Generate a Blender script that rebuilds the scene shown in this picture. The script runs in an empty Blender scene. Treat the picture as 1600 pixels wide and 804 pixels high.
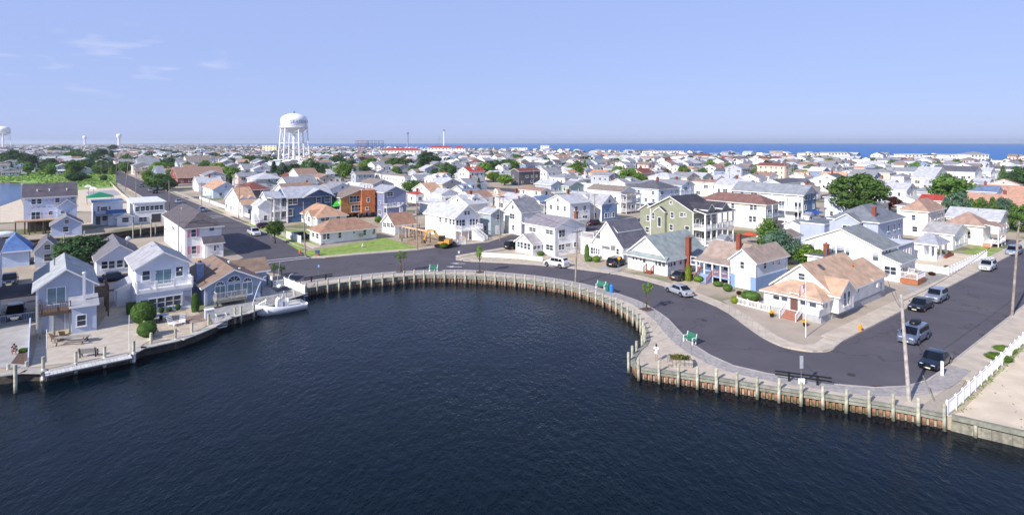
import bpy, bmesh, math, random
from mathutils import Vector, Matrix
RND = random.Random(11)
PI = math.pi
D = bpy.data
SC = bpy.context.scene
COL = SC.collection

# ------------------------------------------------------------------ camera, sky, sun, exposure
HC = 22.0                       # eye height above the street, metres
cam_d = D.cameras.new('camera')
cam = D.objects.new('camera', cam_d); COL.objects.link(cam)
cam.location = (0, 0, HC); cam.rotation_euler = (PI/2, 0, 0)
cam_d.sensor_width = 36.0; cam_d.lens = 36.0*900/1600
cam_d.shift_y = -179.5/1600
cam_d.clip_start = 0.5; cam_d.clip_end = 60000
SC.camera = cam

HAZE_D = 8.5e-5
SUN_EL = math.radians(32); SUN_AZ = math.radians(224)   # compass-like: 0 = +Y, clockwise
world = D.worlds.new('World'); SC.world = world; world.use_nodes = True
wn = world.node_tree.nodes; wl = world.node_tree.links; wn.clear()
w_out = wn.new('ShaderNodeOutputWorld'); w_bg = wn.new('ShaderNodeBackground')
sky = wn.new('ShaderNodeTexSky'); sky.sky_type = 'NISHITA'; sky.sun_disc = False
sky.sun_elevation = SUN_EL; sky.sun_rotation = SUN_AZ
sky.altitude = 0; sky.air_density = 1.0; sky.dust_density = 0.35; sky.ozone_density = 3.0
# thin wisps of cloud low in the left of the sky, otherwise clear
tcw = wn.new('ShaderNodeTexCoord'); mpw = wn.new('ShaderNodeMapping'); mpw.inputs['Scale'].default_value = (9, 9, 42)
nzw = wn.new('ShaderNodeTexNoise'); nzw.inputs['Scale'].default_value = 1.6; nzw.inputs['Detail'].default_value = 6
crw = wn.new('ShaderNodeValToRGB'); crw.color_ramp.elements[0].position = 0.55; crw.color_ramp.elements[1].position = 0.85
crw.color_ramp.elements[1].color = (.42, .42, .42, 1)
tintw = wn.new('ShaderNodeMix'); tintw.data_type = 'RGBA'; tintw.blend_type = 'MULTIPLY'; tintw.inputs[0].default_value = 1.0
tintw.inputs[7].default_value = (0.96, 0.985, 1.05, 1)
mixw = wn.new('ShaderNodeMix'); mixw.data_type = 'RGBA'; mixw.inputs[7].default_value = (8.4, 8.0, 8.6, 1)
wl.new(tcw.outputs['Generated'], mpw.inputs['Vector']); wl.new(mpw.outputs[0], nzw.inputs['Vector'])
# the wisps sit in one stretch of sky, low over the bay at the left
dtw = wn.new('ShaderNodeVectorMath'); dtw.operation = 'DOT_PRODUCT'; dtw.inputs[1].default_value = Vector((-.60, .78, .11*6)).normalized()
nmw = wn.new('ShaderNodeVectorMath'); nmw.operation = 'NORMALIZE'; scw = wn.new('ShaderNodeVectorMath'); scw.operation = 'MULTIPLY'; scw.inputs[1].default_value = (1, 1, 6); wl.new(tcw.outputs['Generated'], scw.inputs[0]); wl.new(scw.outputs[0], nmw.inputs[0]); wl.new(nmw.outputs[0], dtw.inputs[0])
mkw = wn.new('ShaderNodeMapRange'); mkw.interpolation_type = 'SMOOTHSTEP'; mkw.inputs[1].default_value = .97; mkw.inputs[2].default_value = .995; wl.new(dtw.outputs['Value'], mkw.inputs[0])
mlw = wn.new('ShaderNodeMath'); mlw.operation = 'MULTIPLY'; wl.new(mkw.outputs[0], mlw.inputs[1])
wl.new(nzw.outputs['Fac'], crw.inputs[0]); wl.new(crw.outputs[0], mlw.inputs[0]); wl.new(mlw.outputs[0], mixw.inputs[0])
veil = wn.new('ShaderNodeMix'); veil.data_type = 'RGBA'; veil.inputs[0].default_value = 0.78; veil.inputs[7].default_value = (3.75, 4.6, 7.8, 1)   # bright lavender summer haze through the whole sky
tcv = wn.new('ShaderNodeTexCoord'); nmv = wn.new('ShaderNodeVectorMath'); nmv.operation = 'NORMALIZE'; sxv = wn.new('ShaderNodeSeparateXYZ'); mrv = wn.new('ShaderNodeMapRange'); mrv.interpolation_type = 'SMOOTHSTEP'
mrv.inputs[1].default_value = .15; mrv.inputs[2].default_value = .95; mrv.inputs[3].default_value = .78; mrv.inputs[4].default_value = .3     # the veil thins towards the zenith
wl.new(tcv.outputs['Generated'], nmv.inputs[0]); wl.new(nmv.outputs[0], sxv.inputs[0]); wl.new(sxv.outputs[2], mrv.inputs[0]); wl.new(mrv.outputs[0], veil.inputs[0])
wl.new(sky.outputs[0], veil.inputs[6]); wl.new(veil.outputs[2], tintw.inputs[6]); wl.new(tintw.outputs[2], mixw.inputs[6]); wl.new(mixw.outputs[2], w_bg.inputs[0])
w_bg.inputs[1].default_value = 0.10
wl.new(w_bg.outputs[0], w_out.inputs[0])

sun_d = D.lights.new('sun', 'SUN'); sun_d.energy = 5.0; sun_d.angle = math.radians(0.5); sun_d.color = (1.0, 0.93, 0.86)
sun = D.objects.new('sun', sun_d); COL.objects.link(sun)
sdir = Vector((math.sin(SUN_AZ)*math.cos(SUN_EL), math.cos(SUN_AZ)*math.cos(SUN_EL), math.sin(SUN_EL)))
sun.rotation_euler = sdir.to_track_quat('Z', 'Y').to_euler(); sun.location = (-40, -40, 60)
SC.view_settings.view_transform = 'Standard'; SC.view_settings.look = 'None'
SC.view_settings.exposure = 0.28; SC.view_settings.gamma = 1.0
SC.cycles.max_bounces = 6; SC.cycles.volume_bounces = 0

# ------------------------------------------------------------------ plan of the place
# street grid: u runs away to the right (to the ocean), v runs away to the left
GA = math.radians(38.7); F = 900.0; HZ = 222.5
U = Vector((math.cos(GA), math.sin(GA), 0)); V = Vector((-math.sin(GA), math.cos(GA), 0)); ZZ = Vector((0, 0, 1))
def at(px, py, z=0.0):
    Y = F*(HC-z)/(py-HZ)
    return Vector(((px-800)*Y/F, Y, z))
def guv(u, v, z=0.0): return U*u + V*v + ZZ*z
def touv(p): return p.dot(U), p.dot(V)
def along(P, Dv, px):
    k = (px-800)/F
    return (k*P.y-P.x)/(Dv.x-k*Dv.y)
def proj(p):
    return 800+F*p.x/p.y, HZ+F*(HC-p.z)/p.y

# ------------------------------------------------------------------ materials
MATS = {}
def lin(h):
    if isinstance(h, str):
        h = h.lstrip('#'); c = [int(h[i:i+2], 16)/255 for i in (0, 2, 4)]
        return tuple(x/12.92 if x <= .04045 else ((x+.055)/1.055)**2.4 for x in c)
    return tuple(h)
def mat(name, col, rough=.6, metal=0., kind='plain', var=.06, scale=4., bump=0., col2=None, spec=.5, emis=None, trans=0., coat=0.):
    if name in MATS: return MATS[name]
    m = D.materials.new(name); m.use_nodes = True; MATS[name] = m
    nt = m.node_tree; N = nt.nodes; L = nt.links
    b = N['Principled BSDF']; col = lin(col)
    b.inputs['Roughness'].default_value = rough; b.inputs['Metallic'].default_value = metal
    b.inputs['Specular IOR Level'].default_value = spec
    if coat: b.inputs['Coat Weight'].default_value = coat; b.inputs['Coat Roughness'].default_value = .08
    b.inputs['Base Color'].default_value = (*col, 1)
    tc = N.new('ShaderNodeTexCoord'); src = tc.outputs['Object']
    if kind == 'world':
        ge = N.new('ShaderNodeNewGeometry'); src = ge.outputs['Position']
    nz = N.new('ShaderNodeTexNoise'); nz.inputs['Scale'].default_value = scale; nz.inputs['Detail'].default_value = 5
    L.new(src, nz.inputs['Vector'])
    oi = N.new('ShaderNodeObjectInfo')
    if var or col2:
        cr = N.new('ShaderNodeValToRGB')
        c2 = lin(col2) if col2 else tuple(max(0, c*(1-2.2*var)) for c in col)
        c1 = col if col2 else tuple(min(1, c*(1+var)) for c in col)
        cr.color_ramp.elements[0].position = .35; cr.color_ramp.elements[0].color = (*c2, 1)
        cr.color_ramp.elements[1].position = .65; cr.color_ramp.elements[1].color = (*c1, 1)
        L.new(nz.outputs['Fac'], cr.inputs[0])
        outc = cr.outputs[0]
        if kind in ('slab', 'leaf', 'piece', 'pane'):
            hs = N.new('ShaderNodeHueSaturation')
            mr = N.new('ShaderNodeMapRange'); amt = {'slab': .045, 'leaf': .25, 'piece': .14, 'pane': .45}[kind]
            mr.inputs[3].default_value = 1-amt; mr.inputs[4].default_value = 1+amt
            L.new(oi.outputs['Random'], mr.inputs[0]); L.new(mr.outputs[0], hs.inputs['Value'])
            L.new(outc, hs.inputs['Color']); outc = hs.outputs[0]
        L.new(outc, b.inputs['Base Color'])
    if kind == 'siding' or kind == 'boards':
        sx = N.new('ShaderNodeSeparateXYZ'); L.new(tc.outputs['Object'], sx.inputs[0])
        mm = N.new('ShaderNodeMath'); mm.operation = 'MULTIPLY'; mm.inputs[1].default_value = 1/.16
        fr = N.new('ShaderNodeMath'); fr.operation = 'FRACT'
        L.new(sx.outputs[2 if kind == 'siding' else 0], mm.inputs[0]); L.new(mm.outputs[0], fr.inputs[0])
        bp = N.new('ShaderNodeBump'); bp.inputs['Strength'].default_value = .9; bp.inputs['Distance'].default_value = .025
        bp.invert = True
        L.new(fr.outputs[0], bp.inputs['Height']); L.new(bp.outputs[0], b.inputs['Normal'])
    elif kind == 'roof':
        n2 = N.new('ShaderNodeTexNoise'); n2.inputs['Scale'].default_value = 9; n2.inputs['Detail'].default_value = 6
        mp = N.new('ShaderNodeMapping'); mp.inputs['Scale'].default_value = (1, 1, 6)
        L.new(tc.outputs['Object'], mp.inputs[0]); L.new(mp.outputs[0], n2.inputs['Vector'])
        mx = N.new('ShaderNodeMix'); mx.data_type = 'RGBA'; mx.blend_type = 'OVERLAY'; mx.inputs[0].default_value = .3
        L.new(b.inputs['Base Color'].links[0].from_socket, mx.inputs[6]); L.new(n2.outputs['Fac'], mx.inputs[7])
        L.new(mx.outputs[2], b.inputs['Base Color'])
        bp = N.new('ShaderNodeBump'); bp.inputs['Strength'].default_value = .5; bp.inputs['Distance'].default_value = .05
        L.new(n2.outputs['Fac'], bp.inputs['Height']); L.new(bp.outputs[0], b.inputs['Normal'])
    elif bump:
        n2 = N.new('ShaderNodeTexNoise'); n2.inputs['Scale'].default_value = scale*4; n2.inputs['Detail'].default_value = 4
        L.new(src, n2.inputs['Vector'])
        bp = N.new('ShaderNodeBump'); bp.inputs['Strength'].default_value = bump; bp.inputs['Distance'].default_value = .03
        L.new(n2.outputs['Fac'], bp.inputs['Height']); L.new(bp.outputs[0], b.inputs['Normal'])
    if kind == 'leaf':
        tr = N.new('ShaderNodeBsdfTranslucent'); ms = N.new('ShaderNodeMixShader'); ms.inputs[0].default_value = .25
        L.new(b.inputs['Base Color'].links[0].from_socket, tr.inputs[0])
        L.new(b.outputs[0], ms.inputs[1]); L.new(tr.outputs[0], ms.inputs[2])
        L.new(ms.outputs[0], N['Material Output'].inputs[0])
    return m
def tideline(m, z0=-.82, z1=-.5, c='#4a4438'):
    N = m.node_tree.nodes; L = m.node_tree.links; b = N['Principled BSDF']; src = b.inputs['Base Color'].links[0].from_socket
    g = N.new('ShaderNodeNewGeometry'); s = N.new('ShaderNodeSeparateXYZ'); L.new(g.outputs['Position'], s.inputs[0]); n = N.new('ShaderNodeTexNoise'); n.inputs['Scale'].default_value = 1.7; L.new(g.outputs['Position'], n.inputs['Vector'])
    a = N.new('ShaderNodeMath'); a.operation = 'MULTIPLY_ADD'; a.inputs[1].default_value = .5; L.new(n.outputs['Fac'], a.inputs[0]); L.new(s.outputs[2], a.inputs[2])
    r = N.new('ShaderNodeMapRange'); r.inputs[1].default_value = z0+.25; r.inputs[2].default_value = z1+.25; r.inputs[3].default_value = .85; r.inputs[4].default_value = 0; L.new(a.outputs[0], r.inputs[0])
    x = N.new('ShaderNodeMix'); x.data_type = 'RGBA'; L.new(r.outputs[0], x.inputs[0]); L.new(src, x.inputs[6]); x.inputs[7].default_value = (*lin(c), 1); L.new(x.outputs[2], b.inputs['Base Color'])
def siding(c): return mat('siding_'+c.strip('#'), c, .55, kind='siding', var=.045, scale=.7)
def roofm(c): return mat('shingle_'+c.strip('#'), c, .85, kind='roof', var=.1, scale=.9, spec=.25)
TRIM = mat('white_trim', '#ecebea', .5, var=.02)
GLASS = mat('window_glass', '#46525f', .1, kind='pane', var=.35, scale=.35, spec=.6)
BLIND = mat('window_blind', '#b9c0c8', .35, var=.1, scale=.5)
CONC = mat('concrete', '#c0b4a4', .85, kind='slab', var=.07, scale=.8, bump=.15)
BRICK = mat('brick_red', '#8a4a38', .8, var=.2, scale=6)
WOODG = mat('weathered_wood', '#8d8a7c', .85, kind='piece', var=.15, scale=3, bump=.3)
WOODB = mat('brown_wood', '#6d5748', .8, kind='piece', var=.18, scale=3, bump=.2)
METAL = mat('grey_metal', '#9a9ea2', .35, .7, var=.05)
BLACK = mat('black_paint', '#15171a', .45, var=.1)
RUBBER = mat('rubber', '#121212', .8, var=.1)
WHITEP = mat('white_plastic', '#eeeeec', .35, var=.01)

# ------------------------------------------------------------------ mesh builder
class MB:
    def __init__(s): s.v = []; s.f = []; s.m = []
    def add(s, vs, fs, mi=0):
        o = len(s.v); s.v += [tuple(x) for x in vs]
        for f in fs: s.f.append([i+o for i in f]); s.m.append(mi)
    def box(s, x0, y0, z0, x1, y1, z1, mi=0):
        s.add([(x0,y0,z0),(x1,y0,z0),(x1,y1,z0),(x0,y1,z0),(x0,y0,z1),(x1,y0,z1),(x1,y1,z1),(x0,y1,z1)],
              [(0,3,2,1),(4,5,6,7),(0,1,5,4),(1,2,6,5),(2,3,7,6),(3,0,4,7)], mi)
    def beam(s, p, q, w, h, mi=0):
        p = Vector(p); q = Vector(q); d = (q-p)
        if d.length < 1e-6: return
        d.normalize(); up = Vector((0,0,1)) if abs(d.z) < .95 else Vector((1,0,0))
        a = d.cross(up).normalized()*w/2; b = a.cross(d).normalized()*h/2
        s.add([p-a-b,p+a-b,p+a+b,p-a+b,q-a-b,q+a-b,q+a+b,q-a+b],
              [(0,1,2,3),(4,7,6,5),(0,4,5,1),(1,5,6,2),(2,6,7,3),(3,7,4,0)], mi)
    def tube(s, p, q, r0, r1=None, n=8, mi=0):
        r1 = r0 if r1 is None else r1
        p = Vector(p); q = Vector(q); d = (q-p)
        if d.length < 1e-6: return
        d.normalize(); up = Vector((0,0,1)) if abs(d.z) < .95 else Vector((1,0,0))
        a = d.cross(up).normalized(); b = d.cross(a).normalized()
        vs = []
        for c, r in ((p, r0), (q, r1)):
            for i in range(n):
                t = 2*PI*i/n; vs.append(c+a*r*math.cos(t)+b*r*math.sin(t))
        fs = [(i, (i+1)%n, n+(i+1)%n, n+i) for i in range(n)] + [tuple(range(n-1,-1,-1)), tuple(range(n,2*n))]
        s.add(vs, fs, mi)
    def lathe(s, c, prof, n=16, mi=0):
        c = Vector(c); vs = []; fs = []
        for r, z in prof:
            for i in range(n):
                t = 2*PI*i/n; vs.append(c+Vector((r*math.cos(t), r*math.sin(t), z)))
        for k in range(len(prof)-1):
            for i in range(n):
                j = (i+1)%n; fs.append((k*n+i, k*n+j, (k+1)*n+j, (k+1)*n+i))
        fs.append(tuple(range(n-1,-1,-1))); fs.append(tuple((len(prof)-1)*n+i for i in range(n)))
        s.add(vs, fs, mi)
    def ell(s, c, r, nu=12, nv=8, mi=0):
        prof = [(max(.001, math.sin(PI*k/nv)), -math.cos(PI*k/nv)) for k in range(nv+1)]
        o = len(s.v); s.lathe((0,0,0), prof, nu, mi)
        for i in range(o, len(s.v)):
            x, y, z = s.v[i]; s.v[i] = (c[0]+x*r[0], c[1]+y*r[1], c[2]+z*r[2])
    def prism(s, poly, z0, z1, mi=0, mtop=None):
        n = len(poly)
        a = sum(poly[i][0]*poly[(i+1)%n][1]-poly[(i+1)%n][0]*poly[i][1] for i in range(n))
        if a < 0: poly = poly[::-1]
        vs = [(p[0],p[1],z0) for p in poly]+[(p[0],p[1],z1) for p in poly]
        s.add(vs, [(i,(i+1)%n,n+(i+1)%n,n+i) for i in range(n)]+[tuple(range(n-1,-1,-1))], mi)
        o = len(s.v)-n
        s.f.append([o+i for i in range(n)]); s.m.append(mi if mtop is None else mtop)
    def sheet(s, faces, t, mtop=0, mside=1):
        """roof surfaces (lists of points, shared corners) given a thickness t downward"""
        idx = {}; top = []
        for f in faces:
            r = []
            for p in f:
                k = tuple(round(c, 4) for c in p)
                if k not in idx: idx[k] = len(idx)
                r.append(idx[k])
            top.append(r)
        pts = list(idx); n = len(pts); o = len(s.v)
        s.v += [(p[0],p[1],p[2]) for p in pts]+[(p[0],p[1],p[2]-t) for p in pts]
        ec = {}
        for r in top:
            for i in range(len(r)): ec.setdefault(frozenset((r[i], r[(i+1)%len(r)])), []).append((r[i], r[(i+1)%len(r)]))
            s.f.append([o+i for i in r]); s.m.append(mtop)
            s.f.append([o+n+i for i in reversed(r)]); s.m.append(mside)
        for e in ec.values():
            if len(e) == 1:
                a, b = e[0]; s.f.append([o+b, o+a, o+n+a, o+n+b]); s.m.append(mside)
    def mesh(s, name, mats, smooth=False):
        me = D.meshes.new(name); me.from_pydata(s.v, [], s.f)
        for m in (mats if isinstance(mats, (list, tuple)) else [mats]): me.materials.append(m)
        if any(s.m): me.polygons.foreach_set('material_index', s.m)
        if smooth: me.polygons.foreach_set('use_smooth', [True]*len(s.f))
        me.update(); return me
    def build(s, name, mats, parent=None, loc=None, rz=0., smooth=False):
        return link(name, s.mesh(name, mats, smooth), parent, loc, rz)
def link(name, me, parent=None, loc=None, rz=0., sc=None):
    o = D.objects.new(name, me); COL.objects.link(o)
    if loc is not None: o.location = loc
    if rz: o.rotation_euler = (0, 0, rz)
    if sc is not None: o.scale = sc
    if parent is not None: o.parent = parent
    return o
def tag(o, label=None, cat=None, group=None, kind=None):
    if label: o['label'] = label
    if cat: o['category'] = cat
    if group: o['group'] = group
    if kind: o['kind'] = kind
    return o
def thing(name, label, cat, loc, rz=0., group=None):
    o = D.objects.new(name, None); COL.objects.link(o); o.location = loc; o.rotation_euler = (0,0,rz)
    o.empty_display_size = .3
    return tag(o, label, cat, group)
def copy_tree(o, parent=None):
    c = o.copy(); COL.objects.link(c); c.parent = parent
    for ch in o.children: copy_tree(ch, c)
    return c
def structure(name, mb, m, smooth=False): return tag(mb.build(name, m, None, None, 0., smooth), kind='structure')
def pxpoly(pts, z=0.): return [at(x, y, z) for x, y in pts]
def cum(pts):
    L = [0.]
    for a, b in zip(pts, pts[1:]): L.append(L[-1]+(b-a).length)
    return L
def resample(pts, step):
    L = cum(pts); n = max(1, round(L[-1]/step)); out = []; k = 0
    for i in range(n+1):
        t = L[-1]*i/n
        while k < len(pts)-2 and L[k+1] < t: k += 1
        f = (t-L[k])/max(1e-9, L[k+1]-L[k]); out.append(pts[k].lerp(pts[k+1], min(1, f)))
    return out
def smooth_line(pts, n=3):
    for _ in range(n):
        q = [pts[0]]
        for a, b in zip(pts, pts[1:]): q += [a.lerp(b, .25), a.lerp(b, .75)]
        pts = q+[pts[-1]]
    return pts
def offset_line(pts, d):
    """d > 0 to the left of the direction of travel"""
    out = []
    for i, p in enumerate(pts):
        a = pts[max(0, i-1)]; b = pts[min(len(pts)-1, i+1)]; t = (b-a); t.z = 0; t.normalize()
        out.append(p+Vector((-t.y, t.x, 0))*d)
    return out
# ------------------------------------------------------------------ house kit
WCACHE = {}
ROT = {'S': 0., 'W': -PI/2, 'E': PI/2, 'N': PI}
def win_meshes(w, h, style):
    w = max(.35, round(w*5)/5); h = max(.35, round(h*5)/5)
    k = (w, h, style)
    if k in WCACHE: return WCACHE[k]
    fr = MB(); b = .09; fy = -.07; by = .0
    fr.box(-w/2-b, fy, -h/2-b, w/2+b, by, -h/2, 0); fr.box(-w/2-b, fy, h/2, w/2+b, by, h/2+b, 0)
    fr.box(-w/2-b, fy, -h/2, -w/2, by, h/2, 0); fr.box(w/2, fy, -h/2, w/2+b, by, h/2, 0)
    n = 2 if style == 'slider' else max(1, round(w/1.0)) if style != 'one' else 1
    for i in range(1, n): x = -w/2+w*i/n; fr.box(x-.035, -.055, -h/2, x+.035, by, h/2, 0)
    if style in ('sash', 'blind', 'tan', 'far', 'one') and h < 2.0: fr.box(-w/2, -.05, -.03, w/2, by, .03, 0)
    fr.box(-w/2-.14, -.12, -h/2-.15, w/2+.14, by, -h/2-b-.003, 0)
    pn = MB()
    if style == 'blind':
        z = h*.1
        pn.add([(-w/2,-.018,-h/2),(w/2,-.018,-h/2),(w/2,-.018,z),(-w/2,-.018,z)], [(0,1,2,3)], 0)
        pn.add([(-w/2,-.018,z),(w/2,-.018,z),(w/2,-.018,h/2),(-w/2,-.018,h/2)], [(0,1,2,3)], 1)
    elif style == 'tan':
        z = 0.
        pn.add([(-w/2,-.018,-h/2),(w/2,-.018,-h/2),(w/2,-.018,z),(-w/2,-.018,z)], [(0,1,2,3)], 0)
        pn.add([(-w/2,-.018,z),(w/2,-.018,z),(w/2,-.018,h/2),(-w/2,-.018,h/2)], [(0,1,2,3)], 2)
    else:
        pn.add([(-w/2,-.018,-h/2),(w/2,-.018,-h/2),(w/2,-.018,h/2),(-w/2,-.018,h/2)], [(0,1,2,3)], 3 if style == 'slider' else 0)
    if style == 'far':
        fr.add(pn.v, pn.f, 1); r = (fr.mesh('window', [TRIM, GLASS]), None)
    else:
        r = (fr.mesh('window', TRIM), pn.mesh('pane', [GLASS, BLIND, mat('tan_blind', '#86685a', .6, var=.1), mat('curtain_glass', '#7d99a3', .12, var=.15, scale=.6, spec=.6)]))
    WCACHE[k] = r; return r
HOUSES = []      # footprints in street-grid coordinates, for keeping later houses clear
AUTO = []        # things whose label is completed once all are placed
class House:
    def __init__(s, label, xc, xl, xr, yb=None, ye=None, h=None, lu=None, lv=None, wall='#e6e4e2', roof='#8f9094', name='house', cat='house', group='houses of the seaside town', look=None, found=0.):
        if yb is None: yb = HZ+(ye-HZ)/(1-h/HC)
        s.P = at(xc, yb); s.yb = yb
        s.lv = lv or min(26, max(3.5, abs(along(s.P, V, xl)))); s.lu = lu or min(30, max(3.5, abs(along(s.P, U, xr))))
        s.h = h if (h and ye is None) else (HC-(ye-HZ)*s.P.y/F if ye is not None else 3.)
        s.root = thing(name, label, cat, s.P, GA, group)
        s.wm = siding(wall); s.rm = roofm(roof); s.wall = wall; s.roofc = roof
        u0, v0 = touv(s.P); HOUSES.append((u0, v0, u0+s.lu, v0+s.lv))
        s.cx = xc; s.ct = HZ+F*(HC-s.h)/s.P.y
        if label is None: AUTO.append((s.root, look, s.P+U*s.lu/2+V*s.lv/2, 'house'))
    def lx(s, px, y=0.): return along(s.P+V*y, U, px)
    def ly(s, px, x=0.): return along(s.P+U*x, V, px)
    def zpx(s, py, x, y): return HC-(py-HZ)*(s.P+U*x+V*y).y/F
    def block(s, x0, y0, x1, y1, z0, z1, roof='x', rise=None, wm=None, rm=None, ov=.4, t=.2, wname='wall', skew=0, parent=None, hipW=0):
        par = parent or s.root; wm = wm or s.wm; rm = rm or s.rm
        b = MB(); b.box(x0, y0, z0, x1, y1, z1)
        span = (y1-y0) if roof == 'x' else (x1-x0)
        if roof == 'h': span = min(x1-x0, y1-y0)
        if rise is None: rise = span*.2
        r = MB(); X0, Y0, X1, Y1 = x0-ov, y0-ov, x1+ov, y1+ov; zt = z1+t
        if roof == 'x':
            ym = (y0+y1)/2+skew; k1 = rise/(ym-y0); k2 = rise/(y1-ym); zr = zt+rise
            for x in (x0, x1): b.add([(x,y0,z1),(x,y1,z1),(x,ym,z1+rise)], [(0,1,2) if x == x1 else (0,2,1)])
            r.sheet([[(X0,Y0,zt-k1*ov),(X1,Y0,zt-k1*ov),(X1,ym,zr),(X0,ym,zr)], [(X1,Y1,zt-k2*ov),(X0,Y1,zt-k2*ov),(X0,ym,zr),(X1,ym,zr)]], t)
        elif roof == 'y':
            xm = (x0+x1)/2+skew; k1 = rise/(xm-x0); k2 = rise/(x1-xm); zr = zt+rise
            for y in (y0, y1): b.add([(x0,y,z1),(x1,y,z1),(xm,y,z1+rise)], [(0,1,2)])
            r.sheet([[(X0,Y1,zt-k1*ov),(X0,Y0,zt-k1*ov),(xm,Y0,zr),(xm,Y1,zr)], [(X1,Y0,zt-k2*ov),(X1,Y1,zt-k2*ov),(xm,Y1,zr),(xm,Y0,zr)]], t)
        elif roof == 'h':
            k = rise/(span/2); ze = zt-k*ov; zr = zt+rise; lx, ly = x1-x0, y1-y0
            c = [(X0,Y0,ze),(X1,Y0,ze),(X1,Y1,ze),(X0,Y1,ze)]
            if lx >= ly:
                a = (x0+ly/2, (y0+y1)/2, zr); d = (max(x1-ly/2, x0+ly/2+.01), (y0+y1)/2, zr)
                r.sheet([[c[0],c[1],d,a],[c[1],c[2],d],[c[2],c[3],a,d],[c[3],c[0],a]], t)
            else:
                a = ((x0+x1)/2, y0+lx/2, zr); d = ((x0+x1)/2, y1-lx/2, zr)
                r.sheet([[c[0],c[1],a],[c[1],c[2],d,a],[c[2],c[3],d],[c[3],c[0],a,d]], t)
        elif roof == 'f':
            r.sheet([[(X0,Y0,zt),(X1,Y0,zt),(X1,Y1,zt),(X0,Y1,zt)]], t)
        elif roof == 'sS':
            b.add([(x0,y0,z1),(x0,y1,z1),(x0,y1,z1+rise)], [(0,1,2)]); b.add([(x1,y0,z1),(x1,y1,z1),(x1,y1,z1+rise)], [(0,1,2)])
            b.add([(x0,y1,z1),(x1,y1,z1),(x1,y1,z1+rise),(x0,y1,z1+rise)], [(0,1,2,3)])
            k = rise/(y1-y0); r.sheet([[(X0,Y0,zt-k*ov),(X1,Y0,zt-k*ov),(X1,y1,zt+rise),(X0,y1,zt+rise)]], t)
        elif roof == 'sW':
            b.add([(x0,y0,z1),(x1,y0,z1),(x1,y0,z1+rise)], [(0,1,2)]); b.add([(x0,y1,z1),(x1,y1,z1),(x1,y1,z1+rise)], [(0,1,2)])
            b.add([(x1,y0,z1),(x1,y1,z1),(x1,y1,z1+rise),(x1,y0,z1+rise)], [(0,1,2,3)])
            k = rise/(x1-x0); r.sheet([[(X0,Y1,zt-k*ov),(X0,Y0,zt-k*ov),(x1,Y0,zt+rise),(x1,Y1,zt+rise)]], t)
        w = b.build(wname, wm, par)
        if roof: o = r.build('roof', [rm, TRIM], par)
        else: o = None
        return w, o
    def main(s, roof='x', rise=None, found=.0, corners=False, **k):
        w, r = s.block(0, 0, s.lu, s.lv, found, s.h, roof, rise, **k)
        if found:
            b = MB(); b.box(-.02, -.02, -.05, s.lu-.05, s.lv-.05, found); b.build('foundation', mat('block_foundation', '#a9abae', .85, kind='siding', var=.06, scale=2), s.root)
        if corners:
            b = MB()
            for x in (-.03, s.lu-.12):
                b.box(x, -.03, found, x+.15, .1, s.h-.02)
            b.box(-.03, s.lv-.12, found, .1, s.lv+.03, s.h-.02); b.build('trim', TRIM, s.root)
        return w, r
    def winl(s, face, c, off, zc, w, h, style='sash', shut=None, parent=None):
        """window by local metres; c = centre along the face"""
        fm, pm = win_meshes(w, h, style)
        loc = {'S': (c, off, zc), 'W': (off, c, zc), 'E': (off, c, zc), 'N': (c, off, zc)}[face]
        o = link('window', fm, parent or s.root, loc, ROT[face])
        if pm: link('pane', pm, o)
        if shut:
            sm = mat('shutter_'+shut.strip('#'), shut, .5, var=.05)
            for q in (-1, 1):
                b = MB(); x = q*(w/2+.36); b.box(x-.25, -.06, -h/2-.05, x+.25, 0, h/2+.05); b.build('shutter', sm, s.root, loc, ROT[face])
        return o
    def win(s, face, x0, y0, x1, y1, off=0., style='sash', shut=None):
        """window by its outline in the photograph, placed on the wall plane at depth off"""
        if face == 'S':
            a, b = s.lx(x0, off), s.lx(x1, off); c = (a+b)/2; p = (c, off)
        else:
            a, b = s.ly(x0, off), s.ly(x1, off); c = (a+b)/2; p = (off, c)
        z1, z0 = s.zpx(y0, *p), s.zpx(y1, *p)
        return s.winl(face, c, off, (z0+z1)/2, abs(b-a), abs(z1-z0), style, shut)
    def wins(s, face, rects, off=0., style='sash', shut=None):
        for r in rects: s.win(face, *r, off=off, style=style, shut=shut)
    def auto(s, face, x0, x1, off, z0, z1, rnd, far=True, step=2.7, dens=.85):
        n = max(1, int((x1-x0)/step)); ns = max(1, int((z1-z0+.6)/2.7))
        for k in range(ns):
            zc = z0+1.55+2.7*k
            if zc+.7 > z1: break
            for i in range(n):
                if rnd.random() > dens: continue
                c = x0+(x1-x0)*(i+.5)/n+rnd.uniform(-.2, .2)
                w = rnd.choice((.8, .8, 1., 1., 1.8)); s.winl(face, c, off, zc, min(w, (x1-x0)*.6), 1.2, 'far' if far else rnd.choice(('sash','sash','blind')))
    def door(s, face, c, off, z0, col='#ecebea', w=.95, h=2.05):
        b = MB(); b.box(-w/2-.1, -.05, 0, w/2+.1, 0, h+.1, 1); b.box(-w/2, -.07, .02, w/2, -.001, h, 0)
        loc = {'S': (c, off, z0), 'W': (off, c, z0)}[face]
        d = b.build('door', [mat('door_'+col.strip('#'), col, .45, var=.02), TRIM], s.root, loc, ROT[face])
        g = MB(); g.box(w/2-.16, -.13, .95, w/2-.1, -.07, 1.1); g.build('handle', METAL, d)
        return d
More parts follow.
